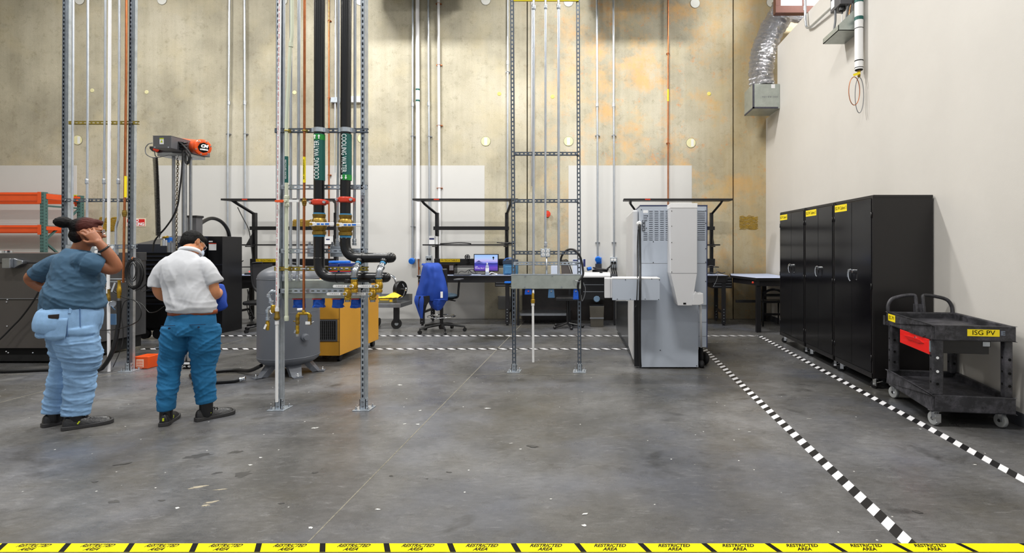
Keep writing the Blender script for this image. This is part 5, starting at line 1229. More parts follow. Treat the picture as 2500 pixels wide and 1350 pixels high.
# ---- computer corner on workbench 2
zt = .93
y = 10.15
t = thing('monitor', 'computer monitor showing a purple landscape with a balloon', 'monitor', (X(1187, y), y, zt))
MB().box(X(1156.5, y), X(1217, y), y, y + .03, Z(663, y), Z(620, y)).build('housing', M_black, t, bevel=.004)
MB().box(X(1184, y), X(1190, y), y + .02, y + .06, zt, Z(655, y)).build('stand', M_black, t)
MB().box(X(1176, y), X(1198, y), y - .06, y + .12, zt, zt + .012).build('base', M_black, t, bevel=.003)
def screen_mat():
    m = bpy.data.materials.new('screen_landscape'); m.use_nodes = True; nt, N, K = nodes(m); b = N['Principled BSDF']
    tc = N.new('ShaderNodeTexCoord'); sp = N.new('ShaderNodeSeparateXYZ'); K.new(tc.outputs['Generated'], sp.inputs[0])
    n = N.new('ShaderNodeTexNoise'); n.inputs['Scale'].default_value = 7; mp = N.new('ShaderNodeMapping'); mp.inputs['Scale'].default_value = (.5, 1, 4); K.new(tc.outputs['Generated'], mp.inputs['Vector']); K.new(mp.outputs['Vector'], n.inputs['Vector'])
    a = N.new('ShaderNodeMath'); a.operation = 'MULTIPLY_ADD'; K.new(n.outputs['Fac'], a.inputs[0]); a.inputs[1].default_value = .12; K.new(sp.outputs['Z'], a.inputs[2])
    r = N.new('ShaderNodeValToRGB'); e = r.color_ramp.elements
    st = [(0.0, (58, 40, 120)), (.25, (110, 70, 190)), (.42, (60, 60, 180)), (.52, (40, 44, 130)), (.56, (120, 130, 230)), (.68, (196, 186, 240)), (.85, (176, 204, 250)), (1, (160, 196, 250))]
    while len(e) < len(st): e.new(.5)
    for el, (p, c) in zip(e, st): el.position = p; el.color = rgb(*c)
    K.new(a.outputs[0], r.inputs['Fac']); K.new(r.outputs['Color'], b.inputs['Emission Color']); b.inputs['Emission Strength'].default_value = 1.0
    b.inputs['Base Color'].default_value = (0, 0, 0, 1); return m
sc = MB().box(X(1158.5, y), X(1215, y), y - .002, y, Z(661, y), Z(622, y)).build('screen', screen_mat(), t)
MB().prism([(X(1161, y), Z(641, y)), (X(1165, y), Z(638, y)), (X(1168, y), Z(636, y)), (X(1170, y), Z(636, y)), (X(1174, y), Z(639, y)), (X(1180, y), Z(641, y))], 'y', y - .003, y - .002).build('mountain_shape', mat('screen_mauve', (60, 60, 120), .5, emit=.5), sc)
MB().ell(W(1204.5, 629, y - .003), (.017, .001, .02)).prism([(X(1203, y), Z(634, y)), (X(1206, y), Z(634, y)), (X(1205, y), Z(631, y))], 'y', y - .004, y - .002).build('balloon_shape', M_ink, sc)
text('lettering', '2:20\nMonday, May 2', M_inkw, sc, (X(1160, y), y - .002, Z(653, y)), .028, align='LEFT', depth=.0004)
y = 9.98
t = thing('water_bottle', 'clear water bottle with a white label in front of the monitor', 'bottle', (X(1189.5, y), y, zt))
MB().lathe([(.028, 0), (.033, .01), (.033, .05), (.031, .055), (.033, .06), (.033, .15), (.028, .175), (.013, .205), (.013, .22)], (X(1189.5, y), y, zt), n=20).build('bottle_body', mat('clear_plastic', (214, 224, 236), .12, trans=.6), t)
MB().lathe([(.0335, .065), (.0335, .135)], (X(1189.5, y), y, zt), n=20).build('wrap_label', M_label, t); MB().lathe([(.015, .212), (.015, .232)], (X(1189.5, y), y, zt), n=14).build('cap', M_white, t)
y = 10.05
t = thing('cooler_bag', 'blue and black soft lunch bag on the second workbench', 'bag', (X(1246, y), y, zt))
MB().box(X(1228, y), X(1262, y), y, y + .2, zt, Z(642, y)).build('bag_body', mat('dusty_blue_fabric', (62, 112, 150), .8, 0, .15, 18, .4, 60), t, bevel=.025, seg=4)
MB().box(X(1227, y), X(1262, y), y - .006, y + .2, Z(646, y), Z(634, y)).build('bag_lid', mat('navy_fabric', (34, 50, 70), .8, 0, .15, 18), t, bevel=.02, seg=3)
MB().box(X(1232, y), X(1258, y), y - .03, y, Z(668, y), Z(650, y)).build('front_pocket', mat('dusty_blue_fabric', (62, 112, 150)), t, bevel=.012)
MB().tube(smoothpath([W(1231, 636, y), W(1236, 631, y), W(1245, 630, y), W(1253, 632, y), W(1257, 637, y)], 5), .008, 6).build('handle', M_blue, t)
y = 10.3
t = thing('desk_fan', 'small black round fan on the rail of the second workbench', 'fan', (X(1140.5, y), y, Z(640, y)))
f_ = MB(); c = W(1140.5, 627.5, y)
f_.torus(c, .046, .004, FY, 24, 6).torus(c, .03, .002, FY, 20, 5).torus(c + V((0, .03, 0)), .046, .004, FY, 24, 6)
for i in range(12): a = i * PI / 6; f_.cyl(c + V((.012 * math.cos(a), -.002, .012 * math.sin(a))), c + V((.046 * math.cos(a), 0, .046 * math.sin(a))), .0018, n=5)
f_.build('guard', M_black, t)
bl = MB().lathe([(.013, -.004), (.013, .02)], c + V((0, .01, 0)), FY, 12)
for i in range(5):
    a = i * 2 * PI / 5; bl.cbox(c + V((.026 * math.cos(a), .012, .026 * math.sin(a))), (.03, .003, .018), Matrix.Rotation(-a, 3, 'Y') @ Matrix.Rotation(.5, 3, 'X'))
bl.build('blades', mat('dark_grey_plastic', (62, 64, 70), .5), t); MB().cyl(c + V((0, .02, -.045)), c + V((0, .02, -.10)), .008).box(c.x - .03, c.x + .03, y, y + .05, c.z - .115, c.z - .10).build('stand', M_black, t)
y = 10.12
t = thing('desktop_computer', 'black desktop computer behind the blue jacket', 'computer', (X(1095, y), y, zt))
MB().box(X(1078, y), X(1108.5, y), y, y + .25, zt, Z(645, y)).build('case', M_cab, t, bevel=.006); MB().box(X(1097, y), X(1107, y), y - .002, y, Z(660, y), Z(648, y)).build('front_panel', M_steel, t)
t = thing('keyboard', 'black keyboard on the second workbench', 'keyboard', (X(1125, 9.98), 9.98, zt))
MB().box(X(1108, 9.95), X(1148, 9.95), 9.92, 10.06, zt, zt + .018).build('case', M_black, t, bevel=.003)
kk = MB(); a, b_ = X(1108, 9.95) + .01, X(1148, 9.95) - .01
for i in range(14):
    for j in range(5): kk.box(a + (b_ - a) * i / 14, a + (b_ - a) * (i + .8) / 14, 9.93 + j * .025, 9.95 + j * .025, zt + .018, zt + .026)
o = kk.build('keys', M_grey, t); o['kind'] = 'stuff'
for i, (pp, lb) in enumerate((([(1118, 668), (1126, 662), (1136, 664), (1145, 659), (1150, 664), (1158, 668), (1166, 666)], 'tangled black cable beside the keyboard'), ([(1143, 668), (1146, 660), (1152, 657), (1158, 660), (1162, 667)], 'dark wire loop left of the water bottle'), ([(1194, 669), (1200, 665), (1207, 667), (1214, 669), (1207, 671), (1199, 671)], 'white cable coil right of the water bottle'))):
    tag(MB().tube(smoothpath([W(a, b_, 9.95 + .04 * (q % 3)) for q, (a, b_) in enumerate(pp)], 6), .006, 6).build('cable', M_white if i == 2 else M_rubber), lb, 'cable')
y = 10.2
t = thing('document_box', 'pair of white boxes with navy print on the second workbench shelf', 'box', (X(1056, y), y, 1.51))
MB().box(X(1047, y), X(1061, y), y, y + .12, 1.511, Z(576, y)).build('box_body', M_label, t, bevel=.002)
MB().box(X(1062, y), X(1068, y), y + .02, y + .12, 1.511, Z(577, y)).build('side_box', M_label, t, bevel=.002)
MB().box(X(1048, y), X(1060, y), y - .001, y, Z(585, y), Z(581, y)).build('print_band', mat('navy_print', (30, 40, 96), .5), t)
tag(MB().tube(smoothpath([W(1075, 595, 10.25), W(1095, 594, 10.2), W(1115, 592.5, 10.2), W(1135, 593, 10.2), W(1150, 595, 10.25)], 5), .012, 7).build('cable', M_rubber), 'black cable lying along the shelf of the second workbench', 'cable')
t = thing('hair_dryer_gun', 'black handheld tool lying on the second workbench shelf', 'tool', W(1240, 600, 10.2))
MB().tube(smoothpath([W(1213, 592, 10.2), W(1224, 593, 10.2), W(1236, 594, 10.2), W(1246, 593, 10.2)], 5), [.010] * 5 + [.013] * 5 + [.02] * 6, 8).ell(W(1250, 593.5, 10.2), (.07, .04, .022)).build('tool_body', M_black, t)
t.name = 'handheld_tool'
# blue trays and such at the right end of bench 2
tag(MB().box(X(1233, 9.8), X(1248, 9.8), 9.72, 9.84, Z(691, 9.8), Z(687, 9.8)).build('tray', M_blue, bevel=.004), 'small blue tray hanging under the right end of the second workbench', 'tray')

# ---- office chair with the blue jacket
hx, hy = X(1078, 9.15), 9.15
t = thing('office_chair', 'tall black drafting chair under the blue jacket', 'chair', (hx, hy, 0))
bs = MB()
MB().tube([(hx, hy, .10), (hx, hy, .56)], .028, 14).build('gas_column', M_black, t)
MB().lathe([(.04, .05), (.05, .09), (.03, .14)], (hx, hy, 0), n=16).build('hub', M_black, t)
for i in range(5):
    a = i * 2 * PI / 5 + .12
    e = V((hx + .39 * math.cos(a), hy + .39 * math.sin(a), .085))
    MB().tube([(hx + .03 * math.cos(a), hy + .03 * math.sin(a), .13), (hx + .2 * math.cos(a), hy + .2 * math.sin(a), .115), e], [.026, .022, .016], 8).build('leg', M_black, t)
    cs = MB().cyl(e, e + V((0, 0, -.03)), .009, n=8)
    for sx in (-.012, .012): cs.cyl(V((e.x + (sx - .008) * math.sin(a), e.y - (sx - .008) * math.cos(a), .032)), V((e.x + (sx + .008) * math.sin(a), e.y - (sx + .008) * math.cos(a), .032)), .032, n=18)
    cs.build('caster', M_rubber, t)
zr = Z(772, 9.15)
MB().torus((hx, hy, zr), .235, .009, n=36).build('foot_ring', M_chrome, t)
sp_ = MB()
for i in range(3): a = i * 2 * PI / 3 + .5; sp_.tube([(hx, hy, zr - .04), (hx + .1 * math.cos(a), hy + .1 * math.sin(a), zr - .02), (hx + .235 * math.cos(a), hy + .235 * math.sin(a), zr)], .007, 6)
sp_.lathe([(.035, -.06), (.035, -.01)], (hx, hy, zr)).build('ring_spokes', M_black, t)
sz = Z(722, 9.15)
MB().ell((hx + .0, hy + .0, sz), (.27, .25, .055)).build('seat', mat('slate_blue_fabric', (56, 76, 92), .8, 0, .1, 30), t)
MB().ell((hx, hy, sz - .05), (.22, .2, .04)).cyl((hx + .1, hy, sz - .07), (hx + .23, hy - .05, sz - .08), .01, n=8).ell((hx + .24, hy - .05, sz - .08), (.02, .014, .014)).build('seat_pan', M_black, t)
# back (turned toward the camera side, under the jacket)
MB().box(hx - .20, hx + .17, hy - .26, hy - .22, sz + .10, Z(655, 9.0)).build('backrest', M_black, t, bevel=.02)
MB().box(hx - .03, hx + .03, hy - .22, hy - .19, sz - .05, sz + .2).build('back_bar', M_black, t)
for sx in (-1, 1):
    MB().tube(smoothpath([(hx + sx * .20, hy + .05, sz - .04), (hx + sx * .27, hy + .03, sz - .02), (hx + sx * .29, hy, sz + .10), (hx + sx * .31, hy - .02, sz + .27)], 5), .018, 8).build('armrest_post', M_black, t)
    MB().box(hx + sx * .31 - .045 - (.03 if sx > 0 else 0), hx + sx * .31 + .045, hy - .13, hy + .13, sz + .27, sz + .295).build('armrest', mat('dark_grey_plastic', (62, 64, 70), .5), t, bevel=.012)
# jacket draped over the back: front sheet with folds, open hanging sleeve
M_jack = mat('royal_blue_cloth', (16, 62, 158), .75, 0, .08, 5, .2, 200)
def cloth(rows, yfun, nm, m, parent, nx=40, th=.012):
    """rows: (px_left, px_right, py, d)"""
    P = smoothpath([(a, b_, c) for a, b_, c, _ in rows], 7); D = smoothpath([(d_, 0, 0) for _, _, _, d_ in rows], 7)
    vs = []
    for j, (p, dd_) in enumerate(zip(P, D)):
        for i in range(nx + 1):
            u = i / nx; px = p.x + (p.y - p.x) * u
            d_ = dd_.x + yfun(u, j / (len(P) - 1))
            vs.append(W(px, p.z, d_))
    fs = [(j * (nx + 1) + i, j * (nx + 1) + i + 1, (j + 1) * (nx + 1) + i + 1, (j + 1) * (nx + 1) + i) for j in range(len(P) - 1) for i in range(nx)]
    return MB().add(vs, fs, True).build(nm, m, parent, solid=th)
jk = thing('jacket', 'royal blue jacket draped over the back of the drafting chair', 'jacket', (hx - .1, hy - .25, sz))
def foldf(u, v): return -.10 * math.sin(PI * u) * (1 - .3 * v) + .022 * v ** .6 * math.sin(u * 17 + 2.2 * v + 1.2 * noise.noise(V((u * 3, v * 2, 1)))) + .012 * noise.noise(V((u * 6, v * 6, 3))) + .12 * (2 * u - 1) ** 4
cloth([(1037, 1071, 644, 8.98), (1032, 1079, 650, 8.86), (1028, 1085, 668, 8.82), (1023, 1091, 692, 8.80), (1016, 1094, 715, 8.80), (1013, 1093, 735, 8.82)], foldf, 'jacket_back', M_jack, jk)
cloth([(1014, 1048, 722, 8.80), (1012, 1046, 735, 8.78), (1017, 1040, 750, 8.78), (1022, 1036, 764, 8.79), (1027, 1032, 777, 8.80)], lambda u, v: -.06 * math.sin(PI * u) + .02 * math.sin(u * 9), 'hanging_sleeve', M_jack, jk, 20)
MB().add([W(1023, 724, 8.71), W(1048, 722, 8.71), W(1049, 733, 8.71), W(1042, 745, 8.71), W(1033, 776, 8.75), W(1027, 772, 8.74), W(1021, 745, 8.71)], [(0, 1, 2, 3, 4, 5, 6)]).build('dark_lining', mat('black_lining', (8, 9, 16), .8), jk, solid=.01)
cloth([(1047, 1091, 730, 8.82), (1050, 1084, 742, 8.83), (1058, 1078, 752, 8.84), (1066, 1072, 757, 8.85)], foldf, 'jacket_hem', M_jack, jk, 24)
cloth([(1030, 1073, 643, 9.02), (1030, 1078, 648, 8.98), (1042, 1070, 643, 9.1)], lambda u, v: -.05 * math.sin(PI * u), 'shoulder_fold', M_jack, jk, 20)
MB().box(X(1075.5, 8.66), X(1081, 8.66), 8.655, 8.665, Z(727, 8.66), Z(712, 8.66)).build('white_tag', M_label, jk)

# ---- black chair in front of workbench 1 (behind the tank)
hx, hy = X(622, 9.3), 9.3
t = thing('office_chair', 'black mesh office chair between the polo shirt person and the grey tank', 'chair', (hx + .1, hy, 0))
hx += .18
MB().tube([(hx, hy, .10), (hx, hy, .45)], .028, 12).build('gas_column', M_black, t)
for i in range(5):
    a = i * 2 * PI / 5 + .55
    e = V((hx + .33 * math.cos(a), hy + .33 * math.sin(a), .085))
    MB().tube([(hx, hy, .12), e], [.026, .016], 8).build('leg', M_black, t)
    cs = MB()
    for sx in (-.012, .012): cs.cyl(V((e.x + (sx - .008) * math.sin(a), e.y - (sx - .008) * math.cos(a), .03)), V((e.x + (sx + .008) * math.sin(a), e.y - (sx + .008) * math.cos(a), .03)), .03, n=16)
    cs.build('caster', M_rubber, t)
MB().box(hx - .25, hx + .25, hy - .24, hy + .24, .46, .53).build('seat', M_black, t, bevel=.03)
bk = [W(615, 644, 9.05), W(640, 641, 9.05), W(662, 643, 9.05)]
MB().tube(smoothpath([W(640, 641, 9.05), W(620, 642, 9.05), W(614, 646, 9.05), W(614, 665, 9.04), W(617, 695, 9.03), W(628, 712, 9.04), W(645, 718, 9.08)], 6), .016, 8).build('back_frame', M_black, t)
MB().add([W(616, 645, 9.06), W(665, 643, 9.06), W(665, 712, 9.06), W(632, 712, 9.06), W(619, 695, 9.05)], [(0, 1, 2, 3, 4)]).build('backrest', mat('dark_mesh', (38, 38, 42), .7), t, solid=.012)
# small black box and cable on bench 1
t = thing('equipment_adapter', 'white-topped grey adapter block at the left end of the first workbench', 'adapter', W(561, 668, 9.9))
MB().box(X(553, 9.9), X(568, 9.9), 9.88, 9.98, .931, Z(656, 9.9)).build('lower_block', M_white, t, bevel=.006)
MB().box(X(555, 9.9), X(566, 9.9), 9.89, 9.97, Z(656, 9.9), Z(645, 9.9)).build('middle_block', mat('dark_grey_plastic', (62, 64, 70), .5), t, bevel=.004)
MB().box(X(552, 9.9), X(567, 9.9), 9.88, 9.98, Z(645, 9.9), Z(639, 9.9)).build('upper_block', M_white, t, bevel=.004)
tag(MB().tube(smoothpath([W(474, 575, 8.6), W(480, 558, 8.7), W(495, 542, 9.0), W(517, 533, 9.3), W(540, 541, 9.6), W(556, 562, 9.85), W(561, 590, 9.93), W(560, 620, 9.93), W(560, 640, 9.93)], 8), .03, 12).build('arched_hose', M_rubber), 'thick black hose arching behind the head of the polo shirt person', 'hose')
for lb, pp in (('thin black wire drooping in front of the first workbench frame', [(580, 506), (592, 530), (607, 560), (612, 590), (617, 632)]), ('pair of black wires hanging from the first workbench light', [(594, 636), (583, 645), (577, 652), (583, 662), (587, 667)]), ('black power cord hanging below the first workbench, left strand', [(604, 706), (606, 725), (603, 745), (608, 770), (620, 792)]), ('black power cord hanging below the first workbench, right strand', [(609, 706), (605, 730), (612, 755), (618, 770), (622, 776)])):
    tag(MB().tube(smoothpath([W(a, b_, 10.02 if b_ < 700 else 9.8) for a, b_ in pp], 6), .008, 6).build('cable', M_rubber), lb, 'cable')
t = thing('power_strip', 'black power strip with a red light on the first workbench', 'power strip', W(607, 665, 10.1))
MB().box(X(598, 10.1), X(626, 10.1), 10.08, 10.14, .931, .965).build('body', M_black, t, bevel=.004); MB().ell(W(609, 663, 10.07), (.012, .006, .012)).build('red_light', mat('red_lamp', (255, 40, 30), .4, emit=2), t)
t = thing('small_box', 'white label box on the second shelf of the first workbench', 'box', W(798, 600, 10.2))
MB().box(X(790, 10.2), X(807, 10.2), 10.2, 10.3, 1.511, Z(577, 10.2)).build('box_body', M_label, t, bevel=.002); MB().box(X(796, 10.2), X(805, 10.2), 10.199, 10.2, Z(586, 10.2), Z(583, 10.2)).build('print_band', mat('navy_print', (30, 40, 96), .5), t)

# ---- behind the right rack: low black bench with boxes, bin
yq = 9.9
t = thing('equipment_bench', 'low black steel bench behind the right rack, cluttered beneath', 'workbench', (X(1380, yq), 10.2, 0))
MB().box(X(1262, yq), X(1506, yq), yq, 10.66, .90, .925).build('bench_top', mat('charcoal_top', (42, 44, 50), .35), t)
MB().box(X(1262, yq), X(1506, yq), 10.60, 10.66, .0, .9).build('back_panel', mat('dark_brown_panel', (38, 30, 26), .3, 0, .5, 5), t)
MB().box(X(1262, yq), X(1390, yq), 9.98, 10.62, .17, .21).build('lower_shelf', M_steel, t)
MB().box(X(1422, yq), X(1476, yq), 9.92, 10.5, .48, .90).build('shelf_unit', M_black, t)
for z in (.62, .75): MB().box(X(1424, yq), X(1474, yq), 9.91, 9.93, z, z + .012).build('shelf_edge', M_steel, t)
for px in (1262, 1388, 1498): MB().box(X(px, yq), X(px + 5, yq), yq, yq + .05, 0, .9).build('leg', M_black, t)
t = thing('waste_bin', 'small dark waste bin under the bench beside the grey machine', 'bin', (X(1457, 9.75), 9.7, 0))
MB().prism([(X(1442, 9.7), 0), (X(1473, 9.7), 0), (X(1475, 9.7), Z(748, 9.7)), (X(1439, 9.7), Z(748, 9.7))], 'y', 9.7, 9.95).build('bin_body', mat('dark_olive_plastic', (74, 70, 62), .45, 0, .1), t, bevel=.006)
MB().box(X(1440, 9.7), X(1474, 9.7), 9.69, 9.705, Z(778, 9.7), Z(775, 9.7)).build('front_band', M_steel, t); MB().box(X(1440, 9.7) , X(1474, 9.7), 9.705, 9.95, Z(748, 9.7), Z(746, 9.7)).build('rim', M_black, t)
tag(MB().lathe([(.05, 0), (.062, .01), (.05, .03)], W(1457, 730, 9.88), FY, 9).build('fan_grille', mat('pale_steel_blue', (130, 160, 190), .4, .3)), 'round pale blue disc on the dark panel above the waste bin', 'disc')
t = thing('lab_scanner', 'flat pale grey instrument on the bench left of the grey machine', 'instrument', (X(1455, 9.8), 9.85, .925))
MB().prism([(9.62, .905), (10.05, .905), (10.05, .985), (9.70, .975), (9.62, .94)], 'x', X(1422, 9.7), X(1490, 9.7)).build('case', M_machw, t, bevel=.006)
MB().box(X(1440, 9.8), X(1468, 9.8), 9.695, 9.70, .957, .967).build('vent_row', M_grey, t); MB().box(X(1464, 9.8), X(1471, 9.8), 9.8, 9.86, .978, 1.0).build('knob', M_black, t)
t = thing('coiled_cable', 'black cable coiled with blue plugs on the bench right of the right rack', 'cable', W(1467, 662, 10.3))
cb = MB(); c = W(1464, 660, 10.25); pts = []
for i in range(3 * 16): a = 2 * PI * i / 16; pts.append(c + V((.14 * math.cos(a) + .01 * (i // 16), .12 * math.sin(a), -.03 + .03 * (i // 16) + .02 * math.sin(a * 1.3))))
pts += [W(1480, 658, 10.2), W(1488, 652, 10.25), W(1494, 645, 10.4)]
cb.tube(smoothpath(pts, 2), .016, 8).build('cable', M_rubber, t); MB().tube([W(1434, 657, 10.15), W(1443, 655, 10.18)], .035, 12).build('blue_plug', M_blue, t)
t = thing('product_box', 'white and navy product box on the bench behind the right rack post', 'box', W(1413, 668, 10))
MB().box(X(1398, 10), X(1424, 10), 10.0, 10.15, .926, Z(633, 10)).build('box_body', mat('pale_blue_card', (206, 216, 236), .5), t); MB().box(X(1399, 10), X(1410, 10), 9.998, 10.0, Z(637, 10), Z(634, 10)).box(X(1424, 10) , X(1429, 10), 10.0, 10.12, Z(651, 10), Z(633, 10)).build('navy_panel', mat('navy_print', (30, 40, 96), .5), t)
t = thing('product_box', 'small pale box behind the right rack beside the dark seat back', 'box', W(1353, 668, 10))
MB().box(X(1345, 10), X(1361, 10), 10.0, 10.15, .926, Z(649, 10)).build('box_body', mat('pale_blue_card', (206, 216, 236), .5), t)
t = thing('task_chair', 'dark grey mesh chair back seen behind the right rack', 'chair', (X(1382, 9.5), 9.5, 0))
MB().prism([(X(1369, 9.5), Z(638, 9.5)), (X(1384, 9.5), Z(636, 9.5)), (X(1396, 9.5), Z(672, 9.5)), (X(1396, 9.5), Z(690, 9.5)), (X(1372, 9.5), Z(690, 9.5))], 'y', 9.5, 9.53).build('backrest', mat('warm_grey_mesh', (88, 82, 80), .7), t, bevel=.008)
MB().tube(smoothpath([W(1366, 645, 9.49), W(1369, 637, 9.49), W(1378, 635, 9.49), W(1386, 637, 9.49), W(1397, 668, 9.49), W(1397, 690, 9.49)], 4), .012, 6).build('back_frame', M_black, t)
MB().tube([(X(1385, 9.5), 9.6, .08), (X(1385, 9.5), 9.6, .5)], .025, 10).box(X(1385, 9.5) - .2, X(1385, 9.5) + .2, 9.42, 9.8, .5, .56).build('seat', M_black, t, bevel=.01)
for i in range(5):
    a = i * 2 * PI / 5; MB().tube([(X(1385, 9.5), 9.6, .09), (X(1385, 9.5) + .27 * math.cos(a), 9.6 + .27 * math.sin(a), .03)], .02, 6).ell((X(1385, 9.5) + .27 * math.cos(a), 9.6 + .27 * math.sin(a), .03), (.03, .03, .03)).build('leg', M_black, t)
# clutter on the third bench
for i, pp in enumerate(([(1726, 668), (1735, 665), (1745, 668), (1752, 664), (1762, 667), (1770, 665)], [(1730, 650), (1736, 648), (1745, 652), (1752, 668), (1749, 685), (1741, 700)])):
    tag(MB().tube(smoothpath([W(a, b_, 9.95 if i == 0 else 9.82) for a, b_ in pp], 6), .010 if i == 0 else .004, 6).build('cable', M_rubber if i == 0 else M_grey), ('black cable clutter on the third workbench', 'thin grey wire drooping off the third workbench')[i], 'cable')

# ---- flat cart with yellow case
hx0, hx1 = X(905, 9.5), X(985, 9.3)
t = thing('platform_cart', 'grey steel platform cart with hose reel, behind the black pipe rack', 'cart', (X(940, 9.5), 9.6, 0))
zd = .46
MB().box(X(893, 9.4), X(978, 9.4), 9.4, 10.0, zd - .075, zd).build('deck', M_steel, t, bevel=.006)
MB().box(X(893, 9.4), X(978, 9.4), 9.985, 10.0, zd, zd + .12).box(X(893, 9.4), X(978, 9.4), 9.4, 9.41, zd, zd + .012).build('rim', M_steel, t)
text('lettering', 'MC MASTER', M_ink, t, (X(925, 9.4), 9.399, zd - .035), .03, depth=.0004) if False else None
MB().tube(smoothpath([W(898, 672, 9.9), W(920, 668, 9.9), W(945, 669, 9.9), W(960, 676, 9.9), W(967, 690, 9.9), W(968, 720, 9.9), W(966, 745, 9.9)], 6), .022, 10).build('push_handle', M_chrome, t)
for px, r in ((904, .095), (968, .09)):
    w_ = MB(); c = V((X(px, 9.5), 9.5, r))
    w_.lathe([(r * .55, -.025), (r * .95, -.025), (r, -.015), (r, .015), (r * .95, .025), (r * .55, .025)], c, (.35, -1, 0), 26).build('wheel', M_rubber, t)
    MB().lathe([(r * .12, -.03), (r * .58, -.02), (r * .58, .02), (r * .12, .03)], c, (.35, -1, 0), 20).build('wheel_hub', M_galv, t)
    MB().box(c.x - .04, c.x + .04, 9.46, 9.54, r + .02, zd - .07).build('wheel_fork', M_black, t)
for px in (920, 962): MB().cyl((X(px, 9.9) , 9.9, .07), (X(px, 9.9) + .05, 9.9, .07), .07).build('wheel', M_rubber, t)
c = W(977, 706, 9.8)
MB().lathe([(.15, -.04), (.155, -.03), (.155, .03), (.15, .04)], c, (1, -.35, 0), 30).build('hose_reel', M_black, t)
MB().cyl(c + V((.03, -.01, 0)), c + V((.11, -.04, 0)), .012).ell(c + V((.12, -.04, .0)), (.02, .02, .035)).tube(smoothpath([c + V((.06, -.05, .1)), c + V((.1, -.05, 0)), c + V((.07, -.05, -.12)), c + V((0, -.06, -.16))], 5), .008, 6).build('reel_crank', M_chrome, t)
t = thing('tool_case', 'open clear case with yellow panels and a yellow cloth on the platform cart', 'case', (X(937, 9.5), 9.55, zd))
MB().box(X(915, 9.5), X(959, 9.5), 9.5, 9.7, zd + .001, zd + .075).build('case_body', mat('smoke_plastic', (120, 116, 96), .3), t, bevel=.008)
MB().box(X(917, 9.5), X(925, 9.5), 9.498, 9.5, zd + .02, zd + .06).box(X(951, 9.5), X(958, 9.5), 9.498, 9.5, zd + .02, zd + .06).box(X(927, 9.5), X(949, 9.5), 9.498, 9.5, zd + .045, zd + .075).build('yellow_sticker', mat('safety_yellow', (240, 196, 20), .5), t)
cl = MB(); n = 16; vs = []
for j in range(n):
    for i in range(n):
        u, v_ = i / (n - 1), j / (n - 1); vs.append((X(912, 9.5) + .44 * u, 9.48 + .26 * v_, zd + .088 + .09 * max(0, 1 - abs(u - .72) * 2.6) * math.sin(PI * v_) + .012 * noise.noise(V((u * 6, v_ * 6, 1)))))
tag(cl.add(vs, [(j * n + i, j * n + i + 1, (j + 1) * n + i + 1, (j + 1) * n + i) for j in range(n - 1) for i in range(n - 1)], True).build('yellow_cloth', mat('yellow_cloth', (250, 206, 60), .8, 0, .1, 20), solid=.006), 'crumpled yellow cloth on the tool case', 'cloth')

# ================================================================ LEFT SIDE
# ---- tank
tx, ty = -3.56, 6.16; r = .318
t = thing('pressure_tank', 'grey upright pressure tank on three feet behind the black pipe rack', 'tank', (tx, ty, 0))
M_tank = mat('grey_tank_enamel', (98, 102, 110), .38, 0, .05, 2)
z0, z1 = .205, 1.10
pr = [(r * math.sin(a * PI / 180), z0 - .12 * math.cos(a * PI / 180)) for a in range(4, 90, 8)] + [(r, z0)] + [(r, z1)] + [(r * math.cos(a * PI / 180), z1 + .155 * math.sin(a * PI / 180)) for a in range(8, 88, 8)]
MB().lathe(pr, (tx, ty, 0), n=56).build('shell', M_tank, t)
for z in (z0 + .005, z1 - .005): MB().torus((tx, ty, z), r + .0005, .004, n=56, m=6).build('weld_seam', M_tank, t)
MB().torus((tx, ty, .72), r + .0002, .0022, n=56, m=6).build('weld_seam', M_tank, t)
for a in (-125, -46, 17, 137):
    an = math.radians(a); dr_ = V((math.cos(an), math.sin(an), 0)); sd = V((-dr_.y, dr_.x, 0)); c = V((tx, ty, 0))
    ft = MB()
    p0 = c + dr_ * (r * .62) + V((0, 0, .16)); p1 = c + dr_ * (r * .98) + V((0, 0, .012)); p2 = c + dr_ * (r * 1.18) + V((0, 0, .012))
    vs = []
    for p, w_ in ((p0, .075), (p1, .05), (p2, .05)):
        vs += [p + sd * w_, p - sd * w_, p - sd * w_ * .9 - V((0, 0, .012)), p + sd * w_ * .9 - V((0, 0, .012))]
    ft.add(vs, [(0, 1, 5, 4), (4, 5, 9, 8), (3, 2, 6, 7), (7, 6, 10, 11), (0, 4, 7, 3), (1, 2, 6, 5), (4, 8, 11, 7), (5, 6, 10, 9), (8, 9, 10, 11), (0, 3, 2, 1)])
    ft.prism([(0, 0)] * 0 + [(0, 0), (1, 0), (1, 1)], 'z', 0, 0) if False else None
    for sg in (-1, 1):
        q = [p0 + sd * sg * .075, p1 + sd * sg * .05, c + dr_ * (r * .8) + sd * sg * .06 + V((0, 0, .0)) + V((0, 0, .004)), c + dr_ * r * .55 + sd * sg * .075 + V((0, 0, .10))]
        ft.add(q, [(0, 1, 2, 3)])
    f_ = ft.build('foot', M_tank, t, solid=.004)
    MB().cyl(c + dr_ * (r * 1.1) + V((0, 0, .012)), c + dr_ * (r * 1.1) + V((0, 0, .05)), .007, n=8).cyl(c + dr_ * (r * 1.1) + V((0, 0, .013)), c + dr_ * (r * 1.1) + V((0, 0, .027)), .014, n=6).build('foot_bolt', M_chrome, f_)
cv = lambda an, z, rr_=r: V((tx + rr_ * math.cos(math.radians(an)), ty + rr_ * math.sin(math.radians(an)), z))
n_ = cv(-35, 0) - V((tx, ty, 0))
MB().lathe([(.035, -.01), (.042, 0), (.042, .03), (.03, .035), (.03, .06)], cv(-32, .44), n_, 20).build('port', M_tank, t)
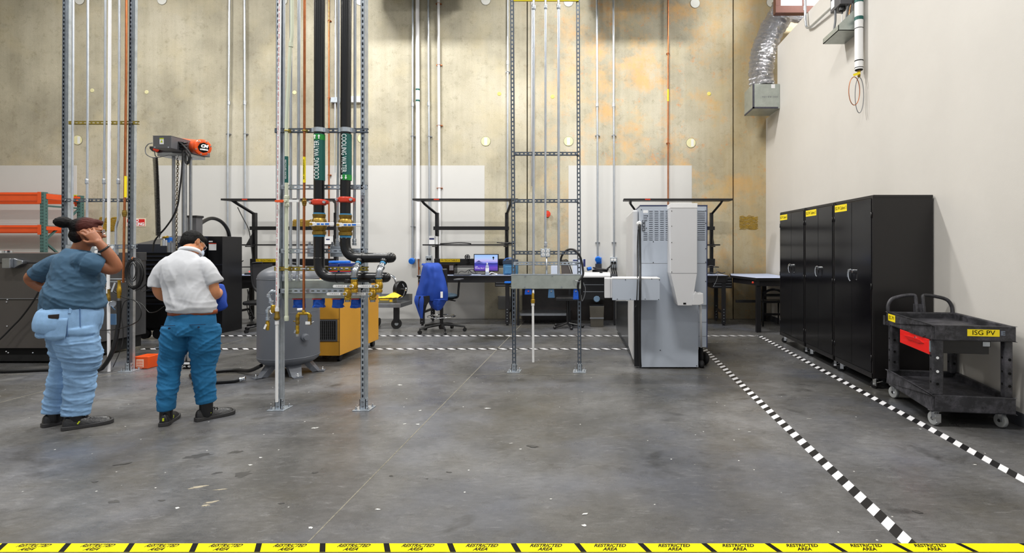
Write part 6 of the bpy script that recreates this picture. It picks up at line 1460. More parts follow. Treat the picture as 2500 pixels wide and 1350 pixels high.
def patch(a0, a1, za, zb2, rr_, nm, m):
    mb = MB(); vs = []; k_ = 8
    for z in (za, zb2):
        for i in range(k_ + 1): vs.append(cv(a0 + (a1 - a0) * i / k_, z, rr_))
    return mb.add(vs, [(i, i + 1, k_ + 2 + i, k_ + 1 + i) for i in range(k_)], True).build(nm, m, t, solid=.001)
patch(-50, -34, .80, .95, r + .002, 'nameplate', M_tank); patch(-46, -36, .74, .77, r + .002, 'sticker', M_label)
MB().torus(cv(-42, .875, r), .001, .001) if False else None
MB().tube(smoothpath([V((tx - .12, ty, 1.21)), V((tx - .13, ty - .02, 1.27)), V((tx - .06, ty - .04, 1.28)), V((tx + .06, ty - .04, 1.27)), V((tx + .12, ty - .02, 1.26))], 6), .016, 10).build('top_hose', M_rubber, t)
MB().lathe([(.03, 0), (.03, .05), (.02, .06)], (tx - .12, ty, 1.20), n=14).build('top_fitting', M_steel, t)
# ---- orange compressor cabinet
x0, x1, y0, y1 = X(670, 6.7), X(829, 6.7), 6.7, 7.4
t = thing('compressor_cabinet', 'ochre compressor cabinet on casters behind the grey tank', 'compressor', ((x0 + x1) / 2, 7.0, 0))
M_och = mat('ochre_enamel', (206, 150, 52), .45, 0, .04, 3)
MB().box(x0, x1, y0, y1 + .5, .085, 1.0).build('casing', M_och, t, bevel=.006)
g0, g1 = X(742, y0), X(820, y0)
fr = MB().box(g0 - .02, g1 + .022, y0 - .008, y0, Z(833, y0), Z(780, y0)).build('grille_frame', M_steel, t)
MB().box(g0, g1, y0 - .010, y0 - .002, Z(829, y0), Z(784, y0)).build('grille', M_ink, fr)
gr = MB()
for i in range(16): gr.box(g0 + (g1 - g0) * i / 16, g0 + (g1 - g0) * i / 16 + .002, y0 - .012, y0 - .010, Z(829, y0), Z(784, y0))
for i in range(12): z = Z(829, y0) + (Z(784, y0) - Z(829, y0)) * i / 12; gr.box(g0, g1, y0 - .012, y0 - .010, z, z + .002)
gr.build('grille_wires', M_grey, fr)
for z in (Z(779, y0), Z(834, y0)): MB().box(x0, x1, y0 - .002, y0, z - .002, z + .002).build('panel_seam', mat('brown_seam', (110, 78, 24), .6), t)
MB().box(x1 - .006, x1 + .001, y0 - .001, y0 + .006, .09, 1.0).build('corner_seam', mat('brown_seam', (110, 78, 24), .6), t)
for (x, y) in ((x1 - .05, y0 + .1), (x0 + .08, y0 + .1), (x1 - .05, y1 + .4), (x0 + .08, y1 + .4)):
    MB().cyl((x - .02, y, .042), (x + .02, y, .042), .042, n=18).box(x - .03, x + .03, y - .03, y + .03, .075, .086).build('caster', M_black, t)
# motor oil boxes on top
x0b, x1b = X(801, 7.0), X(858, 7.0)
for i, (a, b_, za, zb2, m_, lb) in enumerate(((799, 858, 683, 666, M_red, 'long red and white carton under the blue cartons on the ochre cabinet'), (802, 826, 665, 645, mat('navy_carton', (20, 44, 120), .4), 'left navy carton with a red label on the ochre cabinet'), (828, 858, 665, 643, mat('navy_carton', (20, 44, 120)), 'right navy carton with red and white print on the ochre cabinet'))):
    yb_ = 7.0
    zl = Z(za, yb_) if i else 1.001
    t = thing('carton', lb, 'box', (X((a + b_) / 2, yb_), yb_, zl))
    MB().box(X(a, yb_), X(b_, yb_), yb_, yb_ + .2, zl, Z(zb2, yb_)).build('box_body', m_, t, bevel=.002)
    if i == 0:
        MB().box(X(808, yb_), X(815, yb_), yb_ - .001, yb_, zl + .02, Z(zb2 + 3, yb_)).box(X(820, yb_), X(842, yb_), yb_ - .001, yb_, zl + .05, zl + .062).box(X(848, yb_), X(852, yb_), yb_ - .001, yb_, zl + .02, Z(zb2 + 3, yb_)).build('white_print', M_label, t)
    else:
        text('lettering', 'Craft' if i == 1 else 'Shop', M_inkw, t, (X((a + b_) / 2, yb_), yb_ - .0005, (zl + Z(zb2, yb_)) / 2 + .02), .05, depth=.0004) if False else MB().box(X(a + 4, yb_), X(b_ - 6, yb_), yb_ - .001, yb_, zl + .05, zl + .066).build('white_print', M_inkw, t)
        MB().box(X(a + 2, yb_), X(b_ - 2, yb_), yb_ - .001, yb_, zl + .01, zl + .035).build('red_print', M_red, t)
tag(MB().box(X(806, 7.1), X(850, 7.1), 7.05, 7.18, Z(643, 7.05), Z(637, 7.05)).build('blue_rag', M_blue, bevel=.008), 'folded blue rag on top of the navy cartons', 'rag')

# ---- big dark machine at the left
t = thing('dark_machine', 'large low charcoal machine along the left side behind the person in the T-shirt', 'machine', (-7.6, 7.2, 0))
M_dm = mat('charcoal_enamel', (70, 66, 64), .32, 0, .12, 1.2)
M_dms = mat('brushed_dark_steel', (92, 92, 94), .3, .6, .12, 5)
x1 = -6.56; zt = Z(618, 6.6)
MB().box(-10.5, x1, 6.6, 7.75, .20, zt - .12).build('body', M_dm, t, bevel=.004)
MB().box(-10.5, x1 + .004, 6.59, 7.76, zt - .12, zt).build('top_rim', M_dms, t, bevel=.006)
MB().box(x1, x1 + .006, 6.62, 7.74, .20, zt - .14).build('side_panel', M_dms, t)
MB().box(-10.45, x1 - .03, 6.65, 7.7, .03, .20).build('plinth', M_dark, t)
for px in (345,): MB().cyl((x1 - .06, 7.6, 0), (x1 - .06, 7.6, .2), .02, n=10).build('foot', M_black, t)
MB().box(-10.5, x1 - .0, 6.587, 6.6, Z(729, 6.6) - .002, Z(729, 6.6) + .002).build('panel_seam', M_grey, t)
for px, py in ((18, 731), (16, 737), (17, 796), (15, 858), (20, 861), (80, 861)): MB().cyl(W(px, py, 6.598), W(px, py, 6.59), .007, n=8).build('screw', M_chrome, t)
lt = MB().box(X(4, 6.5), X(24, 6.5), 6.5, 6.62, Z(655, 6.5), Z(631, 6.5)).prism([(X(24, 6.5), Z(631, 6.5)), (X(33, 6.5), Z(634, 6.5)), (X(46, 6.5), Z(637, 6.5)), (X(46, 6.5), Z(644, 6.5)), (X(33, 6.5), Z(650, 6.5)), (X(24, 6.5), Z(655, 6.5))], 'y', 6.54, 6.6)
lt.build('latch_handle', M_steel, t, bevel=.006)
MB().lathe([(.0, 0), (.2, .0), (.2, .03), (.17, .035)][1:], (-6.56 - .95 - .35, 6.9, zt), n=30).build('steel_lid', M_chrome, t)
tag(MB().tube(smoothpath([W(97, 708, 6.5), W(78, 740, 6.5), W(52, 775, 6.52), W(30, 798, 6.52), W(0, 828, 6.5), W(-30, 850, 6.45)], 6), .009, 7).build('cable', M_rubber), 'black cord trailing down the front of the charcoal machine', 'cable')
# second black machine with sloped hood
yv = 8.35
t = thing('hooded_machine', 'black machine with a sloped hood left of the polo shirt person', 'machine', (X(365, yv), 8.8, 0))
M_hood = mat('blue_black_enamel', (38, 42, 54), .3)
x0, x1 = X(328, yv), X(426, yv)
zr_, zm_ = Z(576, yv + .5), Z(596, yv)
MB().add([(x0, yv, zm_), (x1, yv, zm_), (x1, yv + .5, zr_ + .0), (x0 + .18, yv + .5, zr_), (x0, yv, zm_ - .14), (x1, yv, zm_ - .14), (x1, yv + .9, zm_ - .14), (x0, yv + .9, zm_ - .14), (x1, yv + .9, zr_), (x0 + .18, yv + .9, zr_)], [(0, 1, 2, 3), (0, 4, 5, 1), (0, 3, 9, 7, 4), (1, 5, 6, 8, 2), (3, 2, 8, 9), (7, 9, 8, 6), (4, 7, 6, 5)]).build('hood', M_hood, t, bevel=.004)
MB().box(x0 + .02, x1, yv + .05, yv + .9, .18, zm_ - .14).build('body', M_black, t)
for i, py in enumerate((624, 634, 645, 655, 668, 690, 708, 722, 741)):
    MB().box(x0 + .1, x1 - .02, yv + .02, yv + .06, Z(py, yv) - .02, Z(py, yv)).build('shelf_slat', M_hood, t)
MB().lathe([(.08, 0), (.08, .05)], (X(378, yv), yv + .1, .085), FY, 20).build('wheel', M_rubber, t)
MB().lathe([(.08, 0), (.08, .05)], (X(345, yv), yv + .1, .085), FY, 20).box(x0 + .05, x1, yv + .1, yv + .8, .13, .18).build('base', M_rubber, t)
t = thing('black_cabinet', 'narrow black cabinet with a white notice right of the polo shirt person', 'cabinet', (X(526, 9.0), 9.2, 0))
MB().box(X(507, 9.0), X(543, 9.0), 9.0, 9.5, .0, Z(577, 9.0)).build('body', M_black, t, bevel=.006)
for py in (646, 664, 700): MB().box(X(508, 9.0), X(543, 9.0), 8.995, 9.0, Z(py, 9.0) - .008, Z(py, 9.0) + .004).build('panel_seam', M_hood, t)
MB().box(X(510, 9.0), X(528, 9.0), 8.996, 9.0, Z(611, 9.0), Z(594, 9.0)).build('notice', M_label, t); MB().box(X(510, 9.0), X(528, 9.0), 8.995, 9.0, Z(595.5, 9.0), Z(593.5, 9.0)).build('red_band', M_red, t)
MB().box(X(510, 9.0), X(519, 9.0), 8.996, 9.0, Z(591, 9.0), Z(588, 9.0)).build('nameplate', M_label, t)

# ---- chain hoist on its stand
dh = 7.9
t = thing('hoist_stand', 'steel column stand carrying the orange hoist', 'stand', (X(440, dh), dh, 0))
for (px, r_, dd2) in ((424, .022, 0), (434, .018, .15), (447, .030, 0.02), (453, .02, .1)):
    MB().tube([(X(px, dh), dh + dd2, .02), (X(px, dh), dh + dd2, Z(378, dh))], r_, 14).build('column', M_steel if px != 434 else M_galvd, t)
MB().box(X(410, dh), X(470, dh), dh - .25, dh + .35, 0, .02).build('base', M_steel, t)
MB().box(X(400, dh), X(471, dh), dh - .12, dh + .25, Z(384, dh), Z(376, dh)).build('head_plate', M_steel, t, bevel=.004)
t = thing('chain_hoist', 'orange electric chain hoist with a dark control box on the steel columns', 'hoist', (X(440, dh), dh, Z(376, dh)))
# motor body runs rightwards and slightly toward the camera
a = W(430, 353, dh + .25); b_ = W(492, 360, dh - .10); ax = (b_ - a).normalized()
MB().lathe([(.09, 0), (.102, .02), (.105, .05), (.105, (b_ - a).length - .02)], a, ax, 28).build('motor_body', M_orange, t)
ed = MB().lathe([(.108, -.03), (.118, -.01), (.118, .035), (.110, .05), (.09, .056)], b_, ax, 30).build('end_cover', M_orange, t)
e0 = b_ + ax * .057; rt_ = ax.cross(V((0, 0, 1))).normalized() * -1
rt_ = V((0, 0, 1)).cross(ax * -1).normalized() * 1.0
rt_ = V((-ax.y, ax.x, 0)).normalized() * -1
if rt_.x < 0: rt_ = -rt_
MB().lathe([(.074, 0), (.074, .003)], e0, ax, 8).build('badge', M_ink, ed)
nrm = (ax * -1)
text('lettering', 'CM', M_inkw, ed, e0 + ax * .016 + V((0, 0, .022)), .06, (-ax.y * -1 if False else rt_), (0, 0, 1), depth=.001, shear=.3, bold=.004)
text('lettering', 'LODESTAR', M_inkw, ed, e0 + ax * .012 + V((0, 0, -.028)), .028, rt_, (0, 0, 1), .105, depth=.001, bold=.002)
for an in (20, 75, 130, 200, 250, 310):
    u_ = ax.cross(V((0, 0, 1))).normalized(); v_ = ax.cross(u_); p_ = b_ + ax * .04 + (u_ * math.cos(math.radians(an)) + v_ * math.sin(math.radians(an))) * .1
    MB().cyl(p_, p_ + ax * .02, .01, n=8).build('cover_screw', M_chrome, ed)
yb0 = 7.45
cbx = MB().box(X(373, yb0), X(418, yb0), yb0, yb0 + .75, Z(362, yb0), Z(332, yb0)).build('control_box', mat('dark_grey_enamel', (88, 88, 92)), t, bevel=.006)
MB().box(X(373, yb0) - .002, X(418, yb0) + .002, yb0 - .002, yb0 + .75, Z(332, yb0), Z(331, yb0)).build('box_lid', M_steel, cbx)
lb = MB().box(X(390, yb0), X(400, yb0), yb0 - .003, yb0, Z(352, yb0), Z(337, yb0)).build('warning_label', M_label, cbx)
MB().box(X(390, yb0), X(400, yb0), yb0 - .004, yb0 - .003, Z(340, yb0), Z(337, yb0)).prism([(X(392, yb0), Z(348, yb0)), (X(398, yb0), Z(348, yb0)), (X(395, yb0), Z(341, yb0))], 'y', yb0 - .004, yb0 - .003).build('warning_symbol', mat('lime_yellow', (190, 204, 30), .5), lb)
for q in ((378, 359.5), (411, 359.5)): MB().cyl(W(*q, yb0), W(*q, yb0 - .004), .008, n=8).build('screw', M_chrome, cbx)
for i in range(3):
    p_ = V((X(418, yb0), yb0 + .16 + .0 * i, Z(344 + 7 * i, yb0))); MB().cyl(p_, p_ + V((.05, 0, 0)), .022, n=12).cyl(p_ + V((.05, 0, 0)), p_ + V((.1, 0, 0)), .015, n=10).build('cable_gland', M_black, cbx)
MB().prism([(X(378, dh), Z(366, dh)), (X(384, dh), Z(372, dh)), (X(410, dh), Z(379, dh)), (X(450, dh), Z(381, dh)), (X(470, dh), Z(376, dh)), (X(470, dh), Z(360, dh)), (X(378, dh), Z(360, dh))], 'y', dh - .1, dh + .12).build('gear_case', mat('dark_grease_steel', (60, 58, 60), .4, .4), t, bevel=.008)
MB().cyl(W(381, 365, dh - .1), W(381, 365, dh - .16), .035, n=16).build('chain_guide', M_red, t)
for i, pp in enumerate(([(427, 345), (440, 349), (452, 360), (464, 376), (462, 392), (457, 400), (452, 388), (454, 374)], [(427, 352), (440, 358), (455, 372), (461, 388), (455, 399), (451, 390)], [(431, 358), (444, 362), (446, 380), (445, 400), (443, 430), (438, 470), (434, 500), (422, 530), (405, 555), (390, 572), (377, 590), (373, 615)], [(432, 378), (441, 405), (437, 440), (437, 480)])):
    tag(MB().tube(smoothpath([W(a_, b2, dh - .32 + .03 * i) for a_, b2 in pp], 6), (.012, .010, .011, .005)[i], 7).build('cable', M_rubber if i < 3 else M_white), ('glossy black cable loop under the orange hoist, outer', 'black cable loop under the orange hoist, inner', 'long black cable sweeping from the hoist down to the hooded machine', 'thin white cord beside the hoist chain')[i], 'cable')
tag(MB().tube(smoothpath([W(372, 349, 7.5), W(362, 352, 7.5), W(355, 362, 7.5), W(357, 376, 7.5), W(370, 384, 7.55), W(385, 384, 7.6), W(400, 381, 7.7), W(412, 377, 7.75)], 6), .006, 7).build('cable', M_grey), 'thin grey cable loop left of the hoist control box', 'cable')
# coiled control cord
pts = []; N_ = 62 * 9
for i in range(N_ + 1):
    f_ = i / N_; py = 384 + (575 - 384) * f_; px = 378.5 + 8 * f_ ** .7; c = W(px, py, 7.6); a_ = 2 * PI * i / 9
    pts.append(c + V((.026 * math.cos(a_), .026 * math.sin(a_), 0)))
tag(MB().tube([W(377, 368, 7.62), W(379, 380, 7.61)] + pts + [W(388, 582, 7.6)], .0068, 6).build('spiral_cable', M_rubber), 'black spiral control cable hanging from the hoist box', 'cable')
# chain
ch_ = MB(); z = Z(384, 7.75); i = 0
while z > Z(620, 7.75):
    px = 434.5 - 3.5 * math.sin((Z(384, 7.75) - z) * 1.5); c = V((X(px, 7.75), 7.75, z))
    t1 = V((1, .3, 0)).normalized() if i % 2 else V((.3, -1, 0)).normalized()
    pp = [c + t1 * (.013 * math.cos(a_)) + V((0, 0, .023 * math.sin(a_))) for a_ in [2 * PI * k_ / 10 for k_ in range(10)]]
    ch_.tube(pp, .0048, 5, closed=True); z -= .033; i += 1
tag(ch_.build('hoist_chain', mat('chain_steel', (120, 112, 96), .35, .8)), 'steel hoist chain hanging along the hoist columns', 'chain')
# valve cluster left of the columns
t = thing('air_regulator', 'cluster of steel and blue air regulators left of the hoist columns', 'regulator', W(408, 620, 7.8))
MB().cyl(W(404, 600, 7.8), W(404, 586, 7.8), .06, n=16).lathe([(.03, 0), (.04, .02), (.03, .05)], W(404, 586, 7.8), n=14).build('bowl', M_chrome, t)
MB().cbox(W(412, 586, 7.8), (.07, .06, .08)).build('blue_body', M_blue, t, bevel=.01); MB().cyl(W(414, 616, 7.8), W(414, 588, 7.8), .03, n=14).cyl(W(420, 616, 7.8), W(420, 592, 7.8), .02, n=12).build('steel_tube', M_steel, t); MB().cyl(W(398, 580, 7.75), W(410, 578, 7.75), .016, n=10).build('brass_nipple', M_brass, t)
# dark column
t = thing('linear_actuator', 'dark grey square column rising behind the head of the polo shirt person', 'column', (X(467, 8.5), 8.5, 0))
MB().box(X(457, 8.5), X(479, 8.5), 8.5, 8.64, 0, Z(528, 8.5)).build('column', mat('dark_grey_enamel', (88, 88, 92)), t, bevel=.004); MB().box(X(455.5, 8.5), X(481, 8.5), 8.49, 8.65, Z(531, 8.5), Z(526, 8.5)).build('cap', M_black, t, bevel=.004)

# ---- pallet rack far left
t = thing('pallet_rack', 'pallet rack with orange beams and teal uprights at the left edge', 'rack', (-11.6, 9.9, 0))
M_teal = mat('teal_rack_enamel', (74, 108, 104), .5, 0, .12, 8); M_beam = mat('orange_rack_enamel', (228, 84, 30), .45, 0, .06, 5)
yf, yk = 9.75, 10.42
ztp = Z(469, yf)
for (y, nm) in ((yf, 0), (yk, 1)):
    x0 = X(102, yf) + (.02 if nm else 0)
    up = MB().box(x0, x0 + .08, y - .035, y + .035, 0, ztp).build('upright', M_teal, t, bevel=.004)
    hl = MB()
    z = ztp - .04
    while z > .2:
        for sx in (.022, .055): hl.cyl((x0 + sx, y - .0355, z), (x0 + sx, y - .034, z), .009, n=8)
        hl.cyl((x0 + .0805, y, z - .02), (x0 + .079, y, z - .02), .008, n=8); z -= .058
    hl.build('punched_holes', M_dark, up)
for (za, zb2) in ((470, 491), (550, 567)):
    for y in (yf - .02, yk):
        MB().box(XL + .1, X(102, yf) + .01, y - .02, y + .03, Z(zb2, yf), Z(za, yf)).box(XL + .1, X(102, yf), y - .028, y - .02, Z(za + 6, yf), Z(za + 3, yf)).box(X(98, yf), X(106, yf), y - .03, y - .018, Z(zb2 + 6, yf), Z(za - 1, yf)).build('beam', M_beam, t, bevel=.003)
    MB().box(X(102, yf), X(102, yf) + .09, yf, yk, Z(zb2, yf) + .04, Z(za, yf) - .02).build('end_tie', M_beam, t)
    dk_ = MB(); zz = Z(za, yf) + .004
    for i in range(40): x = XL + .15 + i * .055; dk_.box(x, x + .004, yf, yk, zz, zz + .004) if x < X(100, yf) else None
    for i in range(10): y = yf + (yk - yf) * i / 9; dk_.box(XL + .1, X(100, yf), y, y + .005, zz - .004, zz)
    o = dk_.build('wire_deck', M_galv, t); 
dg = MB()
xg = X(102, yf) + .04
dg.beam((xg, yf, ztp - .9), (xg, yk, ztp - .25), .03, .03, (1, 0, 0)).beam((xg, yk, ztp - 1.5), (xg, yf, ztp - .9), .03, .03, (1, 0, 0)).beam((xg, yf, ztp - .25), (xg, yk, ztp - .25), .03, .03, (1, 0, 0))
dg.build('cross_brace', M_teal, t)
tag(MB().box(X(181, yk), X(188, yk), yk - .03, yk + .02, Z(480, yk), Z(476, yk)).build('green_tag', mat('lime_yellow', (190, 204, 30), .5)), 'small lime tag at the rear top of the pallet rack', 'tag')
# no smoking sign
t = thing('wall_sign', 'white and red NO SMOKING sign behind the left pipe rack', 'sign', W(333, 552, YB))
MB().box(X(309, YB), X(356, YB), YB - .006, YB - .001, Z(553, YB), Z(533, YB)).build('sign_plate', mat('cream_sign', (244, 226, 204), .5), t)
MB().box(X(311, YB), X(354, YB), YB - .007, YB - .006, Z(551.5, YB), Z(535, YB)).build('sign_field', mat('red_sign', (212, 34, 34), .5), t)
text('lettering', 'NO\nSMOKING', M_inkw, t, (X(332, YB), YB - .007, Z(543, YB)), .085, width=.35, depth=.0006, line=.85, bold=.004)
# orange box on floor
t = thing('floor_control_box', 'orange box with white print on the floor by the left rack foot', 'box', W(342, 900, 6.35))
MB().box(X(325, 6.35), X(361, 6.35), 6.35, 6.55, .002, .145).build('case', M_orange, t, bevel=.006)
fl_ = MB().box(X(333, 6.35), X(351, 6.35), 6.348, 6.35, .02, .115).build('label', mat('pale_orange_label', (250, 214, 190), .5), t)
for i in range(4): MB().box(X(334.5, 6.35), X(349, 6.35), 6.347, 6.348, .03 + i * .02, .038 + i * .02).build('printed_line', M_orange, fl_)
tag(MB().tube(smoothpath([(X(325, 6.4), 6.4, .03), (X(312, 6.4), 6.42, .015), (X(300, 6.3), 6.45, .01), (X(290, 6.2), 6.38, .01), (X(305, 6.2), 6.33, .01), (X(322, 6.4), 6.37, .02)], 6), .009, 7).build('cable', M_rubber), 'black cord looping on the floor from the orange box', 'cable')
t = thing('floor_label_box', 'small black and white label box between the legs of the polo shirt person', 'box', W(454, 901, 6.5))
t.name = 'marker_box'
xk, yk2 = X(454, 6.35), 6.35
MB().box(X(445, yk2), X(463, yk2), yk2, yk2 + .06, .004, .085).build('box_body', M_ink, t, bevel=.003); MB().box(X(445, yk2), X(463, yk2), yk2 - .001, yk2, .055, .08).build('white_band', M_label, t)
text('lettering', 'OA  40', M_inkw, t, (xk, yk2 - .001, .03), .035, depth=.0004)
MB().cyl((xk - .02, yk2 + .03, .08), (xk - .02, yk2 + .03, .3), .01, n=8).build('post', M_steel, t)
# hose from the tank on the floor
hh = smoothpath([(-3.75, 5.95, .13), (-3.95, 6.05, .05), (-4.25, 6.2, .022), (-4.55, 6.0, .022), (X(482, 5.75), 5.75, .022), (X(478, 5.62), 5.6, .022), (X(500, 5.6), 5.62, .022), (X(530, 5.6), 5.66, .022), (X(568, 5.68), 5.7, .022), (X(583, 5.7), 5.72, .03)], 8)
t = thing('air_hose', 'black rubber hose on the floor between the person and the grey tank', 'hose', (X(540, 5.7), 5.7, 0))
MB().tube(hh, .021, 12).build('hose', M_rubber, t); MB().lathe([(.024, 0), (.026, .01), (.02, .03), (.024, .04), (.024, .05)], hh[-1], hh[-1] - hh[-2], 12).build('steel_end', M_chrome, t)
# ================================================================ PEOPLE
def dull(m, v=.2): m.node_tree.nodes['Principled BSDF'].inputs['Specular IOR Level'].default_value = v; return m
def limb(mb, pts, rad, side=(1, 0, 0), n=18, cap=True):
    """tapered elliptic tube; rad: (ra along side, rb across) per point; rounded ends"""
    P = [V(p) for p in pts]; S = V(side).normalized()
    R = [(r, r) if isinstance(r, (int, float)) else r for r in rad]
    rings = []
    m = len(P)
    for i in range(m):
        a = (P[min(i + 1, m - 1)] - P[max(i - 1, 0)]).normalized()
        s_ = (S - a * S.dot(a)).normalized(); u = a.cross(s_); rings.append((P[i], s_, u, R[i][0], R[i][1], a))
    if cap:
        p, s_, u, ra, rb, a = rings[0]; k = min(ra, rb)
        pre = [(p - a * k * math.sin(t), s_, u, ra * math.cos(t), rb * math.cos(t), a) for t in (1.45, 1.1, .7, .35)]
        p, s_, u, ra, rb, a = rings[-1]; k = min(ra, rb)
        post = [(p + a * k * math.sin(t), s_, u, ra * math.cos(t), rb * math.cos(t), a) for t in (.35, .7, 1.1, 1.45)]
        rings = pre + rings + post
    vs = []
    for (p, s_, u, ra, rb, a) in rings:
        for k in range(n):
            an = 2 * PI * k / n; vs.append(p + s_ * (ra * math.cos(an)) + u * (rb * math.sin(an)))
    fs = [(i * n + k, i * n + (k + 1) % n, (i + 1) * n + (k + 1) % n, (i + 1) * n + k) for i in range(len(rings) - 1) for k in range(n)]
    mb.add(vs, fs, True); mb.add(vs, [tuple(range(n - 1, -1, -1)), tuple(range((len(rings) - 1) * n, len(rings) * n))])
    return mb
def spl(pts, rad, n=5):
    """smooth both the path and the radii"""
    R = [(r, r) if isinstance(r, (int, float)) else r for r in rad]
    return smoothpath(pts, n), [(v.x, v.y) for v in smoothpath([(a, b_, 0) for a, b_ in R], n)]
def fuse(mb, name, m, parent, voxel=.008, smooth=6, disp=None):
    """melts overlapping closed shapes into one continuous surface"""
    me = bpy.data.meshes.new(name); me.from_pydata([tuple(v) for v in mb.v], [], mb.f); me.update()
    bm = bmesh.new(); bm.from_mesh(me); bmesh.ops.remove_doubles(bm, verts=bm.verts, dist=1e-6); bmesh.ops.recalc_face_normals(bm, faces=bm.faces); bm.to_mesh(me); bm.free()
    o = bpy.data.objects.new(name, me); COL.objects.link(o)
    r = o.modifiers.new('r', 'REMESH'); r.mode = 'VOXEL'; r.voxel_size = voxel
    s_ = o.modifiers.new('s', 'SMOOTH'); s_.factor = .5; s_.iterations = smooth
    me2 = bpy.data.meshes.new_from_object(o.evaluated_get(bpy.context.evaluated_depsgraph_get()))
    bpy.data.objects.remove(o)
    if disp:
        ns = [v.normal.copy() for v in me2.vertices]
        for v, nn in zip(me2.vertices, ns):
            v.co = v.co + nn * disp(v.co, nn)
        me2.update()
    for p in me2.polygons: p.use_smooth = True
    me2.materials.clear(); me2.materials.append(m); me2.name = name
    ob = bpy.data.objects.new(name, me2); COL.objects.link(ob)
    ob.parent = parent; ob.matrix_parent_inverse = parent_inv(parent)
    return ob
def NZ(x, y, z): return noise.noise(V((x, y, z)))
def hand(mb, wrist, direc, palm_n, s=1.0, curl=.5, spread=.18, thumb=1):
    """palm and five fingers; direc: along the hand, palm_n: out of the palm; thumb side = sign of direc x palm_n"""
    d = V(direc).normalized(); nn = V(palm_n); nn = (nn - d * nn.dot(d)).normalized(); t = d.cross(nn) * thumb
    w = V(wrist)
    k = w + d * .085 * s
    limb(mb, [w - d * .01, w + d * .035 * s, k], [(.026 * s, .019 * s), (.036 * s, .0165 * s), (.039 * s, .0135 * s)], t, 14)
    for i, (off, L_) in enumerate(((.028, .068), (.0095, .078), (-.0095, .072), (-.028, .056))):
        b0 = w + d * (.078 - .004 * abs(i - 1)) * s + t * off * s; sp_ = spread * (1.2 - i * .8)
        dd2 = (d + t * sp_ * .5).normalized(); p = [b0]; ang = 0
        for j, f_ in enumerate((.45, .31, .24)):
            ang += curl * (.55 + .35 * j); v_ = (dd2 * math.cos(ang) + nn * math.sin(ang)); p.append(p[-1] + v_ * L_ * s * f_)
        limb(mb, p, [.0088 * s, .0085 * s, .0078 * s, .0068 * s], t, 10)
    b0 = w + d * .02 * s + t * .024 * s
    p = [b0, b0 + (d * .6 + t * .75 + nn * .25).normalized() * .034 * s, b0 + (d * .8 + t * .62 + nn * .4).normalized() * .064 * s, b0 + (d * .95 + t * .45 + nn * .55).normalized() * .088 * s]
    limb(mb, p, [.0145 * s, .0115 * s, .010 * s, .0082 * s], t, 10)
def head(mb, c, fwd, up, s=1.0):
    """skull, jaw, nose, lips, brow, ears; c = centre of the skull"""
    f_ = V(fwd).normalized(); u = V(up); u = (u - f_ * u.dot(f_)).normalized(); r_ = f_.cross(u)
    R = Matrix((r_, f_, u)).transposed(); c = V(c)
    P = lambda x, y, z: c + R @ V((x * s, y * s, z * s))
    mb.ell(c, (.076 * s, .095 * s, .092 * s), R, 24, 16)
    mb.ell(P(0, .025, -.055), (.060 * s, .066 * s, .066 * s), R); mb.ell(P(0, .058, -.092), (.032 * s, .030 * s, .026 * s), R)
    mb.ell(P(0, .088, -.020), (.012 * s, .016 * s, .026 * s), R, 12, 8); mb.ell(P(0, .102, -.036), (.0155 * s, .015 * s, .012 * s), R, 12, 8)
    mb.ell(P(0, .083, -.066), (.024 * s, .013 * s, .008 * s), R, 12, 8); mb.ell(P(0, .081, -.078), (.021 * s, .012 * s, .008 * s), R, 12, 8)
    mb.ell(P(0, .078, .016), (.052 * s, .018 * s, .012 * s), R, 14, 8)
    for sx in (-1, 1):
        mb.ell(P(sx * .042, .055, -.038), (.024 * s, .024 * s, .02 * s), R, 12, 8)
        e = R @ Matrix.Rotation(sx * .45, 3, 'Z')
        mb.ell(P(sx * .078, -.008, -.018), (.007 * s, .021 * s, .032 * s), e, 14, 10); mb.torus(P(sx * .083, -.010, -.014), .020 * s, .0048 * s, e @ V((1, 0, 0)), 18, 6, 1.0)
    return P, R
def skin_mat(name, c, c2):
    m = mat(name, c, .48, 0, .10, 9)
    b = m.node_tree.nodes['Principled BSDF']; b.inputs['Subsurface Weight'].default_value = .12; b.inputs['Subsurface Radius'].default_value = (.02, .008, .004); b.inputs['Subsurface Scale'].default_value = .3
    return m
